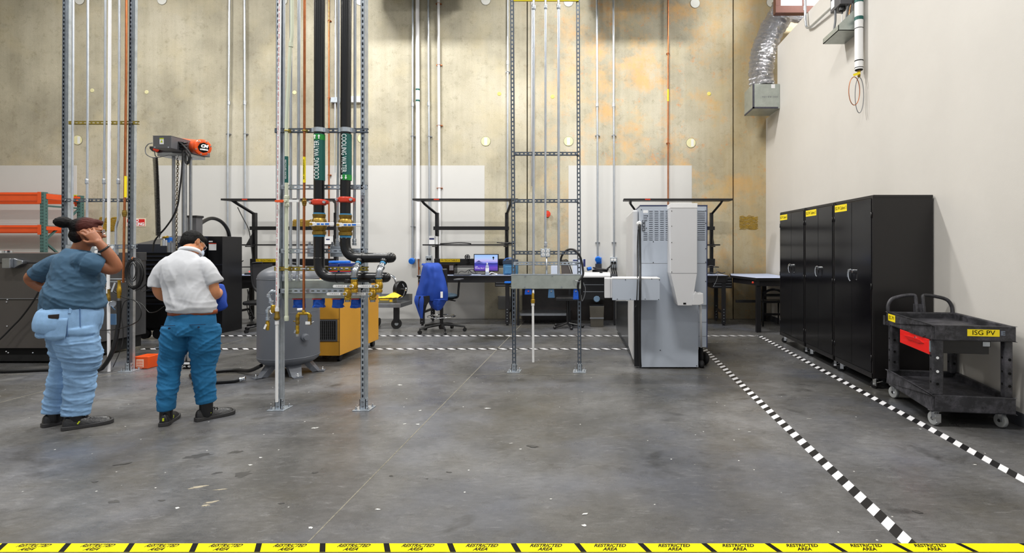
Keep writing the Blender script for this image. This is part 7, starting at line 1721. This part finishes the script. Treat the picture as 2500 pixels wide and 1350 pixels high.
def shoe(t, heel, toe, s=1.0, nm='shoe', h=.085, accent=1):
    heel, toe = V(heel), V(toe); d = (toe - heel); Lx = d.length; d.normalize(); sd = V((d.y, -d.x, 0)); up = V((0, 0, 1))
    mb = MB(); P = lambda a, b_, c: heel + d * (a * Lx) + sd * b_ + up * c
    # stations: a, halfwidth, top height
    st = [(.0, .028, .078), (.06, .036, .098), (.16, .040, .106), (.28, .041, .104), (.40, .042, .092), (.52, .045, .078), (.66, .051, .073), (.80, .051, .068), (.91, .046, .060), (.985, .032, .046)]
    vs = []; n = 16
    for a, w_, tp in st:
        for k in range(n):
            an = 2 * PI * k / n; x = math.cos(an); z = math.sin(an)
            vs.append(P(a, x * w_ * s * (1.0 if z < 0 else (1 - .35 * z * (1 if a > .3 else .5))), .022 + max(z, -.5) * (tp - .022) * (1 if z > 0 else .5)))
    mb.add(vs, [(i * n + k, i * n + (k + 1) % n, (i + 1) * n + (k + 1) % n, (i + 1) * n + k) for i in range(len(st) - 1) for k in range(n)] + [tuple(range(n)), tuple(range((len(st) - 1) * n, len(st) * n))], True)
    M_sh = mat('black_shoe_leather', (24, 24, 27), .38, 0, .25, 30, .2, 90)
    o = mb.build(nm, M_sh, t); o.modifiers.new('sub', 'SUBSURF').render_levels = 2; o.modifiers['sub'].levels = 1
    so = MB(); poly = [(-.02, .018), (.0, .034), (.12, .042), (.35, .041), (.5, .045), (.68, .054), (.82, .054), (.94, .047), (1.0, .034), (1.03, .016)]
    pts = [P(a, w_ * s, 0) for a, w_ in poly] + [P(a, -w_ * s, 0) for a, w_ in reversed(poly)]
    m = len(pts); top = [p + up * (.026 + .008 * abs((i if i < m / 2 else m - i) - 4) / 4) for i, p in enumerate(pts)]
    so.add([p + up * .001 for p in pts] + top, [tuple(range(m - 1, -1, -1)), tuple(range(m, 2 * m))] + [(i, (i + 1) % m, m + (i + 1) % m, m + i) for i in range(m)])
    so.build('sole', mat('dark_grey_sole', (48, 47, 48), .6), o, bevel=.004)
    lc = MB()
    for i in range(4):
        a = .34 + i * .07; z = .103 - i * .0088; w_ = .022; lc.tube([P(a, -w_, z - .004), P(a + .01, 0, z + .004), P(a, w_, z - .004)], .0035, 5)
    lc.build('laces', M_black, o)
    if accent:
        lg = MB(); 
        for k_ in (-1, 1):
            c = P(.30, k_ * .043 * s, .05); lg.beam(c + up * -.008, c + d * .012 + up * .012, .004, .009, d)
        if accent == 2: lg.beam(P(.0, .0, .045), P(.0, .0, .068), .012, .006, d)
        lg.build('lime_logo', mat('lime_yellow', (190, 204, 30)), o)
    return o

# ---------------------------------------------------------------- man in the pale polo shirt (back to the camera, head bowed)
px_ = thing('person', 'person in pale grey polo shirt and blue trousers, back turned, head bowed', 'person', (-3.36, 4.42, 0))
M_skin2 = skin_mat('tan_skin', (200, 136, 96), None)
y0 = 4.42
TM = Matrix.Translation((-3.385, 4.42, 0)) @ Matrix.Rotation(math.radians(17), 4, 'Z') @ Matrix.Diagonal((.93, .93, 1, 1)) @ Matrix.Translation((3.335, -4.42, 0))
MB_plain = MB
class MB(MB_plain):
    def __init__(s): MB_plain.__init__(s, TM)
bd = MB()
# torso and neck
limb(bd, *spl([(-3.31, y0, .84), (-3.32, y0, .98), (-3.35, y0 + .0, 1.12), (-3.365, y0 - .01, 1.26), (-3.365, y0 + .0, 1.37), (-3.35, y0 + .02, 1.42)], [(.14, .095), (.13, .09), (.13, .09), (.125, .085), (.07, .05), (.05, .045)]))
nk0, nk1 = V((-3.35, y0 + .01, 1.38)), V((-3.345, y0 + .08, 1.455))
limb(bd, [nk0, nk1], [.066, .058])
hf = V((.55, .60, -.58)); hu = V((.15, .62, .72)); hc = V((-3.345, y0 + .115, 1.488))
P2, R2 = head(bd, hc, hf, hu, .98)
for sx, pts, rr in ((-1, [(-3.48, y0 + .01, 1.31), (-3.55, y0 + .0, 1.22), (-3.565, y0 + .01, 1.11), (-3.54, y0 + .06, 1.045), (-3.48, y0 + .19, 1.06), (-3.42, y0 + .28, 1.075)], [.052, .05, .047, .044, .037, .029]),
                    (1, [(-3.24, y0 + .01, 1.31), (-3.185, y0 - .0, 1.22), (-3.155, y0 - .0, 1.12), (-3.15, y0 + .03, 1.055), (-3.17, y0 + .17, 1.06), (-3.24, y0 + .27, 1.075)], [.052, .053, .050, .047, .039, .029])):
    a_, b_ = spl(pts, rr); limb(bd, a_, b_)
hand(bd, (-3.42, y0 + .28, 1.075), (.55, .8, .08), (.0, .1, -1) if 0 else (.2, 0, .95), 1, .6, .15, 1)
hand(bd, (-3.24, y0 + .27, 1.075), (-.5, .85, .08), (-.2, 0, .95), 1, .6, .15, -1)
for (hx_, kx, ax_, ky, ay) in ((-3.41, -3.49, -3.505, y0 + .02, y0 + .0), (-3.235, -3.24, -3.22, y0 + .04, y0 + .045)):
    limb(bd, *spl([(hx_, y0, .84), ((hx_ + kx) / 2, y0 + .01, .64), (kx, ky, .45), ((kx + ax_) / 2, ky - .01, .28), (ax_, ay, .09)], [.085, .08, .06, .055, .042]))
fuse(bd, 'body', M_skin2, px_, .0055, 3)
# eyes, brows under the head tilt
ef = MB()
for sx in (-1, 1): ef.ell(P2(sx * .030, .083, -.002), (.011, .007, .008), R2, 12, 8)
ef.build('eyes', mat('dark_eye', (36, 26, 22), .3), px_)
gl = MB()
for sx in (-1, 1): gl.torus(P2(sx * .033, .094, -.006), .022, .002, R2 @ V((0, 1, 0)), 20, 5); gl.tube([P2(sx * .056, .09, .0), P2(sx * .078, .03, .002), P2(sx * .082, -.012, -.002)], .0022, 6)
gl.tube([P2(-.011, .1, -.002), P2(.011, .1, -.002)], .002, 5).build('glasses', M_chrome, px_)
mk = MB(); mk.ell(P2(0, .085, -.062), (.050, .036, .048), R2, 20, 12); mk.tube([P2(.045, .075, -.05), P2(.078, -.0, -.02)], .0018, 5).tube([P2(-.045, .075, -.05), P2(-.078, -.0, -.02)], .0018, 5).build('face_mask', mat('pale_blue_mask', (196, 208, 226), .8), px_)
# hair: cap of short hair
def hairf(co, nn): return .0035 * NZ(co.x * 90, co.y * 90, co.z * 30) + .002 * NZ(co.x * 190, co.y * 190, co.z * 60)
hr = MB()
hr.ell(P2(0, -.010, .020), (.081, .095, .086), R2, 26, 16); hr.ell(P2(0, -.035, -.015), (.074, .066, .066), R2, 22, 12); hr.ell(P2(0, .045, .055), (.062, .055, .042), R2)
fuse(hr, 'hair', dull(mat('black_hair', (7, 6, 7), .7, 0, .3, 60, .3, 200)), px_, .005, 2, hairf)
# polo shirt
def rdg(x, y, z): return 1 - 2 * min(.5, abs(NZ(x, y, z)))          # thin crests
def shirtf(co, nn):
    z = co.z; u = co.x + 3.385; y = co.y
    b_ = max(0, min(1, (1.36 - z) / .22)) * max(0, min(1, (z - .90) / .08))
    d_ = u + .30 * (z - 1.1) * (1 if u < 0 else -1)
    f_ = .012 * (rdg(d_ * 9 + 3, y * 3, z * 2.2) ** 2 - .4) * b_
    f_ += .005 * (rdg(d_ * 15 + 9, y * 5, z * 3 + 2) ** 2 - .4) * b_
    f_ += .009 * NZ(u * 8 + z * 5, y * 7, z * 5) + .0012 * (rdg(u * 16, y * 14, z * 22) ** 2 - .4)
    f_ += .010 * (rdg(u * 4, y * 4, z * 16 + u * 4) ** 2 - .3) * max(0, 1 - abs(z - .965) / .08)
    return f_
M_polo = mat('pale_grey_polo_cloth', (198, 200, 205), .85, 0, .03, 8, .08, 400)
sh = MB()
a_, b_ = spl([(-3.31, y0 - .015, .915), (-3.31, y0 - .015, .955), (-3.325, y0 - .015, 1.03), (-3.345, y0 - .005, 1.13), (-3.365, y0 - .01, 1.23), (-3.365, y0, 1.31), (-3.36, y0 + .01, 1.365), (-3.352, y0 + .025, 1.408)], [(.178, .135), (.188, .15), (.182, .146), (.176, .136), (.178, .134), (.165, .118), (.125, .088), (.078, .070)])
limb(sh, a_, b_, cap=False)
limb(sh, *spl([(-3.46, y0 + .01, 1.325), (-3.525, y0 + .0, 1.265), (-3.565, y0 - .0, 1.19), (-3.582, y0 + .0, 1.125)], [(.070, .07), (.070, .074), (.063, .072), (.064, .074)]), cap=False)
limb(sh, *spl([(-3.265, y0 + .01, 1.325), (-3.20, y0 + .0, 1.27), (-3.165, y0 - .0, 1.21), (-3.14, y0 + .0, 1.15)], [(.070, .07), (.072, .078), (.068, .078), (.071, .080)]), cap=False)
o = fuse(sh, 'polo_shirt', M_polo, px_, .0075, 5, shirtf)
ring = [(-3.35 + .083 * math.cos(a) + (.0 if math.sin(a) > 0 else .004), y0 + .045 + .076 * math.sin(a), 1.418 - .035 * math.sin(a)) for a in [2 * PI * k / 28 for k in range(28)]]
vs = []
co_ = MB()
for (x, y, z) in ring: vs += [(x * 1.0, y, z + .014), (x + (x + 3.35) * .14, y + (y - y0 - .045) * .16, z - .020)]
co_.add([(a_[0], a_[1], a_[2] - .006) for a_ in vs], [(2 * i, 2 * i + 1, (2 * i + 3) % 56, (2 * i + 2) % 56) for i in range(28)], True).build('collar', M_polo, o, solid=.004)
# trousers
M_trs = mat('teal_blue_chino', (20, 102, 150), .8, 0, .12, 7, .2, 300)
def trf(co, nn):
    z = co.z; u = co.x + 3.38; y = co.y
    kz = max(0, min(1, (.84 - z) / .08)); hem = max(0, min(1, (z - .14) / .06))
    f_ = .0085 * (rdg(u * 4 + 1, y * 4, z * 15 - abs(u) * 9) ** 3 - .3) * kz * hem
    f_ += .0045 * (rdg(u * 8, y * 8 + 4, z * 30 + u * 14) ** 3 - .3) * kz * hem
    return f_ + .007 * NZ(u * 8, y * 8, z * 9)
tr = MB()
limb(tr, *spl([(-3.305, y0 + .0, .93), (-3.31, y0 - .01, .86), (-3.315, y0 - .015, .79), (-3.32, y0 - .01, .74)], [(.170, .115), (.185, .13), (.195, .14), (.185, .13)]), cap=False)
limb(tr, *spl([(-3.425, y0, .80), (-3.435, y0 + .005, .68), (-3.475, y0 + .02, .55), (-3.49, y0 + .02, .44), (-3.495, y0 + .01, .32), (-3.503, y0 + .0, .20), (-3.505, y0, .118)], [(.11, .125), (.112, .125), (.095, .105), (.085, .092), (.078, .085), (.070, .078), (.066, .074)]), cap=False)
limb(tr, *spl([(-3.215, y0, .80), (-3.215, y0 + .005, .68), (-3.225, y0 + .03, .55), (-3.235, y0 + .035, .44), (-3.23, y0 + .03, .32), (-3.222, y0 + .035, .22), (-3.218, y0 + .04, .148)], [(.115, .125), (.122, .128), (.112, .112), (.095, .096), (.088, .09), (.082, .083), (.077, .08)]), cap=False)
o = fuse(tr, 'trousers', M_trs, px_, .0075, 3, trf)
pc = MB()
for x, w_ in ((-3.43, .10), (-3.215, .12)): pc.box(x - w_ / 2, x + w_ / 2, y0 - .158, y0 - .15, .822, .826).cyl((x + .01, y0 - .164, .803), (x + .01, y0 - .154, .803), .008, n=12)
pc.build('pocket_trim', mat('dark_navy_trim', (14, 40, 70), .6), o)
bl = MB(); pts = [(-3.305 + .186 * math.cos(a), y0 + .0 + .130 * math.sin(a), .912) for a in [2 * PI * k / 40 for k in range(40)]]
vs = []
for p in pts: vs += [(p[0], p[1], p[2] - .017), (p[0], p[1], p[2] + .017)]
bl.add(vs, [(2 * i, (2 * i + 2) % 80, (2 * i + 3) % 80, 2 * i + 1) for i in range(40)], True).build('belt', mat('tan_leather', (146, 70, 30), .4), o, solid=.005)
sk = MB(); limb(sk, [(-3.505, y0, .05), (-3.505, y0, .16)], [.05, .046]); sk.build('sock', M_black, px_); sk = MB(); limb(sk, [(-3.22, y0 + .045, .05), (-3.22, y0 + .045, .22)], [.052, .052]); sk.build('sock', M_black, px_)
MB = MB_plain
def TP(x, y, z=0): return TM @ V((x, y, z))
la, ra_ = TP(-3.505, y0), TP(-3.22, y0 + .045)
shoe(px_, la + V((.03, -.068, 0)), la + V((-.075, .185, 0)), .98, accent=2)
shoe(px_, ra_ + V((-.045, -.06, 0)), ra_ + V((.12, .165, 0)), .98)
# blue cloth he holds in front
bc = MB_plain(TM); limb(bc, *spl([(-3.17, y0 + .22, 1.09), (-3.155, y0 + .20, 1.02), (-3.15, y0 + .18, .96), (-3.16, y0 + .18, .92)], [(.05, .03), (.06, .03), (.05, .03), (.04, .02)]))
hb = fuse(bc, 'held_cloth', M_jack, None, .007, 3, lambda co, nn: .008 * NZ(co.x * 30, co.y * 20, co.z * 12)) if False else None
hc_ = MB_plain(TM); limb(hc_, *spl([(-3.185, y0 + .21, 1.10), (-3.165, y0 + .19, 1.03), (-3.15, y0 + .16, .97), (-3.13, y0 + .15, .925)], [(.055, .03), (.06, .032), (.055, .03), (.05, .02)]))
tag(hc_.build('blue_cloth', M_jack), 'folded royal blue cloth held in front by the person in the polo shirt', 'cloth')

# ---------------------------------------------------------------- woman with her hand to her forehead
pw_ = thing('person', 'person in slate blue T-shirt and light blue jeans, one hand raised to the forehead', 'person', (-4.22, 4.32, 0))
M_skin1 = skin_mat('brown_skin', (150, 94, 64), None)
fw = V((.45, .89, 0)).normalized(); rt = V((fw.y, -fw.x, 0))
c0 = V((-4.235, 4.33, 0))
def B(r, f_, z): return c0 + rt * r + fw * f_ + V((0, 0, z))
bd = MB()
limb(bd, *spl([B(0, -.04, .84), B(0, -.02, .98), B(0, .0, 1.12), B(0, -.01, 1.27), B(0, -.01, 1.38), B(0, .01, 1.43)], [(.17, .15), (.15, .13), (.14, .12), (.125, .10), (.07, .05), (.05, .045)]), side=rt)
limb(bd, [B(0, .01, 1.38), V((-4.185, 4.35, 1.51))], [.060, .056])
hc = V((-4.165, 4.35, 1.585)); hf1 = V((.80, .60, -.06)); P1, R1 = head(bd, hc, hf1, (0.05, 0, 1), 1.05)
limb(bd, *spl([V((-4.09, 4.26, 1.325)), V((-4.03, 4.31, 1.305)), V((-3.985, 4.36, 1.275)), V((-3.962, 4.375, 1.30)), V((-3.975, 4.33, 1.40)), V((-4.012, 4.29, 1.49))], [.036, .046, .050, .05, .042, .029]))
hand(bd, (-4.012, 4.29, 1.492), (-.55, -.06, .62), (-.6, .75, -.1), 1.05, .22, .3, 1)
limb(bd, *spl([B(-.15, .01, 1.33), V((-4.50, 4.42, 1.31)), V((-4.66, 4.44, 1.235)), V((-4.735, 4.46, 1.185)), V((-4.67, 4.47, 1.12)), V((-4.565, 4.48, 1.07))], [.05, .055, .053, .048, .043, .030]))
hand(bd, (-4.565, 4.48, 1.07), (.75, .35, -.25), (.3, -.9, 0), .95, .5, .2, -1)
for sgn, hip, knee, ank in ((-1, B(-.08, -.03, .82), V((-4.40, 4.39, .45)), V((-4.43, 4.355, .09))), (1, B(.07, -.03, .82), V((-4.185, 4.33, .46)), V((-4.20, 4.29, .09)))):
    limb(bd, *spl([hip, (hip + knee) / 2 + V((0, .01, 0)), knee, (knee + ank) / 2, ank], [.085, .085, .062, .055, .042]))
fuse(bd, 'body', M_skin1, pw_, .0055, 3)
ef = MB()
for sx in (-1, 1): ef.ell(P1(sx * .032, .089, .0), (.012, .007, .008), R1, 12, 8)
ef.build('eyes', mat('dark_eye', (36, 26, 22)), pw_)
gl = MB()
for sx in (-1, 1): gl.torus(P1(sx * .035, .096, -.004), .023, .0022, R1 @ V((0, 1, 0)), 20, 5); gl.tube([P1(sx * .058, .098, .002), P1(sx * .084, .03, .006), P1(sx * .086, -.012, .0)], .0022, 6)
gl.build('glasses', M_chrome, pw_)
hr = MB()
hr.ell(P1(0, -.012, .028), (.084, .099, .082), R1, 26, 16); hr.ell(P1(0, -.045, -.035), (.07, .062, .07), R1, 20, 12); hr.ell(P1(0, -.135, .055), (.052, .060, .045), R1); hr.ell(P1(0, .045, .068), (.055, .05, .03), R1)
def hairf1(co, nn): return .003 * NZ(co.x * 50, co.y * 50, co.z * 90) + .0005 * math.sin(co.z * 420 + 4 * NZ(co.x * 20, co.y * 20, 1))
def hair_two():
    m = mat('black_and_auburn_hair', (8, 6, 7), .7, 0, .3, 50, .3, 200); nt, N, K = nodes(m); b = N['Principled BSDF']; src = b.inputs['Base Color'].links[0].from_socket
    tc = N.new('ShaderNodeTexCoord'); sp = N.new('ShaderNodeSeparateXYZ'); K.new(tc.outputs['Object'], sp.inputs[0])
    mr = N.new('ShaderNodeMapRange'); mr.inputs['From Min'].default_value = .00; mr.inputs['From Max'].default_value = .04; K.new(sp.outputs['X'], mr.inputs['Value'])
    mr.inputs['From Min'].default_value = -4.175; mr.inputs['From Max'].default_value = -4.14
    x = N.new('ShaderNodeMix'); x.data_type = 'RGBA'; K.new(mr.outputs['Result'], x.inputs['Factor']); K.new(src, x.inputs['A']); x.inputs['B'].default_value = rgb(66, 26, 20); K.new(x.outputs['Result'], b.inputs['Base Color']); return m
fuse(hr, 'hair', dull(hair_two()), pw_, .005, 2, hairf1)
M_tee = mat('slate_blue_jersey', (56, 88, 114), .85, 0, .10, 5, .08, 300)
def teef(co, nn):
    z = co.z; u = (co - c0).dot(rt); y = co.y
    b_ = max(0, min(1, (1.36 - z) / .2))
    f_ = .013 * (rdg(u * 3 + 2, y * 3, z * 8 + u * 7) ** 2 - .4) * b_ + .006 * (rdg(u * 6, y * 6 + 3, z * 17 + u * 8) ** 2 - .4) * b_
    f_ += .010 * NZ(u * 6 + z * 4, y * 6, z * 5) + .003 * (rdg(u * 20, y * 18, z * 20) ** 2 - .4)
    return f_
sh = MB()
a_, b_ = spl([B(0, -.015, .955), B(0, -.015, 1.0), B(0, -.01, 1.08), B(0, .005, 1.17), B(0, .0, 1.27), B(0, -.01, 1.335), B(0, -.005, 1.385), B(0, .005, 1.42)], [(.200, .195), (.203, .198), (.195, .185), (.19, .172), (.19, .155), (.165, .128), (.12, .09), (.076, .072)])
limb(sh, a_, b_, side=rt, cap=False)
limb(sh, *spl([B(.09, 0, 1.325), V((-4.085, 4.265, 1.325)), V((-4.025, 4.325, 1.295))], [(.084, .086), (.086, .088), (.082, .088)]), cap=False)
limb(sh, *spl([B(-.09, .0, 1.33), V((-4.45, 4.42, 1.32)), V((-4.56, 4.43, 1.27)), V((-4.67, 4.45, 1.215))], [(.08, .08), (.082, .086), (.08, .084), (.077, .08)]), cap=False)
o = fuse(sh, 't_shirt', M_tee, pw_, .0075, 5, teef)
ck = MB(); ck.torus(B(0, .015, 1.424), .072, .008, (.1, .12, 1), 30, 7); ck.build('neckband', M_tee, o)
M_jean = mat('light_blue_denim', (134, 172, 212), .85, 0, .2, 6, .12, 350)
def jeanf(co, nn):
    z = co.z; u = co.x + 4.23; y = co.y
    kz = max(0, min(1, (.78 - z) / .06)); hem = max(0, min(1, (z - .10) / .05))
    f_ = .0095 * (rdg(u * 3 + 4, y * 3, z * 19 + u * 5) ** 3 - .3) * kz * hem + .005 * (rdg(u * 7, y * 7, z * 36 + u * 9) ** 3 - .3) * kz * hem
    f_ += .005 * NZ(u * 8, y * 8, z * 9)
    f_ -= .014 * math.exp(-((z - .765 + .12 * u) / .012) ** 2) * (1 if co.y < 4.30 else 0)
    return f_
tr = MB()
limb(tr, *spl([B(0, -.02, .985), B(0, -.025, .92), B(0, -.045, .84), B(0, -.04, .76)], [(.185, .180), (.198, .198), (.203, .207), (.19, .19)]), side=rt, cap=False)
limb(tr, *spl([B(-.10, -.03, .82), B(-.105, -.01, .70), V((-4.365, 4.40, .56)), V((-4.395, 4.40, .45)), V((-4.41, 4.385, .32)), V((-4.425, 4.37, .20)), V((-4.43, 4.355, .095))], [(.125, .14), (.128, .14), (.108, .12), (.088, .098), (.09, .096), (.088, .092), (.084, .086)]), cap=False)
limb(tr, *spl([B(.08, -.03, .82), B(.075, -.02, .70), V((-4.165, 4.31, .56)), V((-4.185, 4.32, .45)), V((-4.19, 4.315, .32)), V((-4.195, 4.30, .20)), V((-4.20, 4.29, .10))], [(.13, .145), (.134, .146), (.122, .13), (.098, .108), (.095, .102), (.090, .096), (.086, .09)]), cap=False)
o = fuse(tr, 'jeans', M_jean, pw_, .0075, 3, jeanf)
# back pocket with wallet: patch that follows the seat
M_stitch = mat('denim_seam', (70, 104, 150), .8)
def on_seat(th, z):                      # point on the seat: angle from her right side toward her back
    t_ = math.radians(th); k = max(0, min(1, (.985 - z) / .12)); ra, rb = .187 + .024 * k, .165 + .028 * k
    return B(ra * math.cos(t_), -.035 - rb * math.sin(t_), z)
vs = []; nx, nz_ = 10, 7
for j in range(nz_ + 1):
    for i in range(nx + 1): vs.append(on_seat(68 - 44 * i / nx - (2 * (j / nz_) * (.5 - i / nx)) * 4, .90 - .155 * j / nz_ - (.018 * (1 - abs(i / nx - .5) * 2) if j == nz_ else 0)))
pk = MB().add(vs, [(j * (nx + 1) + i, j * (nx + 1) + i + 1, (j + 1) * (nx + 1) + i + 1, (j + 1) * (nx + 1) + i) for j in range(nz_) for i in range(nx)], True).build('back_pocket', M_jean, o, solid=.006)
MB().tube([on_seat(68 - 44 * i / 8, .897) for i in range(9)], .003, 5).tube([on_seat(25, .90 - .02 * i) for i in range(8)], .0025, 5).build('stitching', M_stitch, pk)
wl = MB(); wl.beam(on_seat(59, .912), on_seat(39, .916), .03, .036); wl.build('wallet', mat('dark_leather', (38, 26, 20), .5), o, bevel=.004)
MB().tube([on_seat(2, .97), on_seat(3, .90), on_seat(3, .82)], .003, 5).build('side_seam', M_stitch, o)
MB().beam(on_seat(20, .975), on_seat(22, .935), .016, .008, rt).build('belt_loop', M_jean, o)
shoe(pw_, (-4.465, 4.285, 0), (-4.33, 4.52, 0), 1.02)
shoe(pw_, (-4.235, 4.215, 0), (-4.02, 4.42, 0), 1.05)
for p in ((-4.43, 4.355), (-4.19, 4.285)): sk = MB(); limb(sk, [(p[0], p[1], .05), (p[0], p[1], .15)], [.055, .05]); sk.build('sock', M_black, pw_)
# wrist watch and badge
MB().torus(V((-3.99, 4.31, 1.44)), .040, .008, (-.4, -.6, .8), 22, 6).build('watch_strap', M_black, pw_)
bdg = B(.165, .19, .87)
MB().tube([B(.15, .17, .965), B(.165, .19, .93)], .004, 5).box(bdg.x - .022, bdg.x + .022, bdg.y - .02, bdg.y - .012, bdg.z - .06, bdg.z + .03).build('badge', mat('badge_blue_grey', (90, 120, 150), .4), pw_)
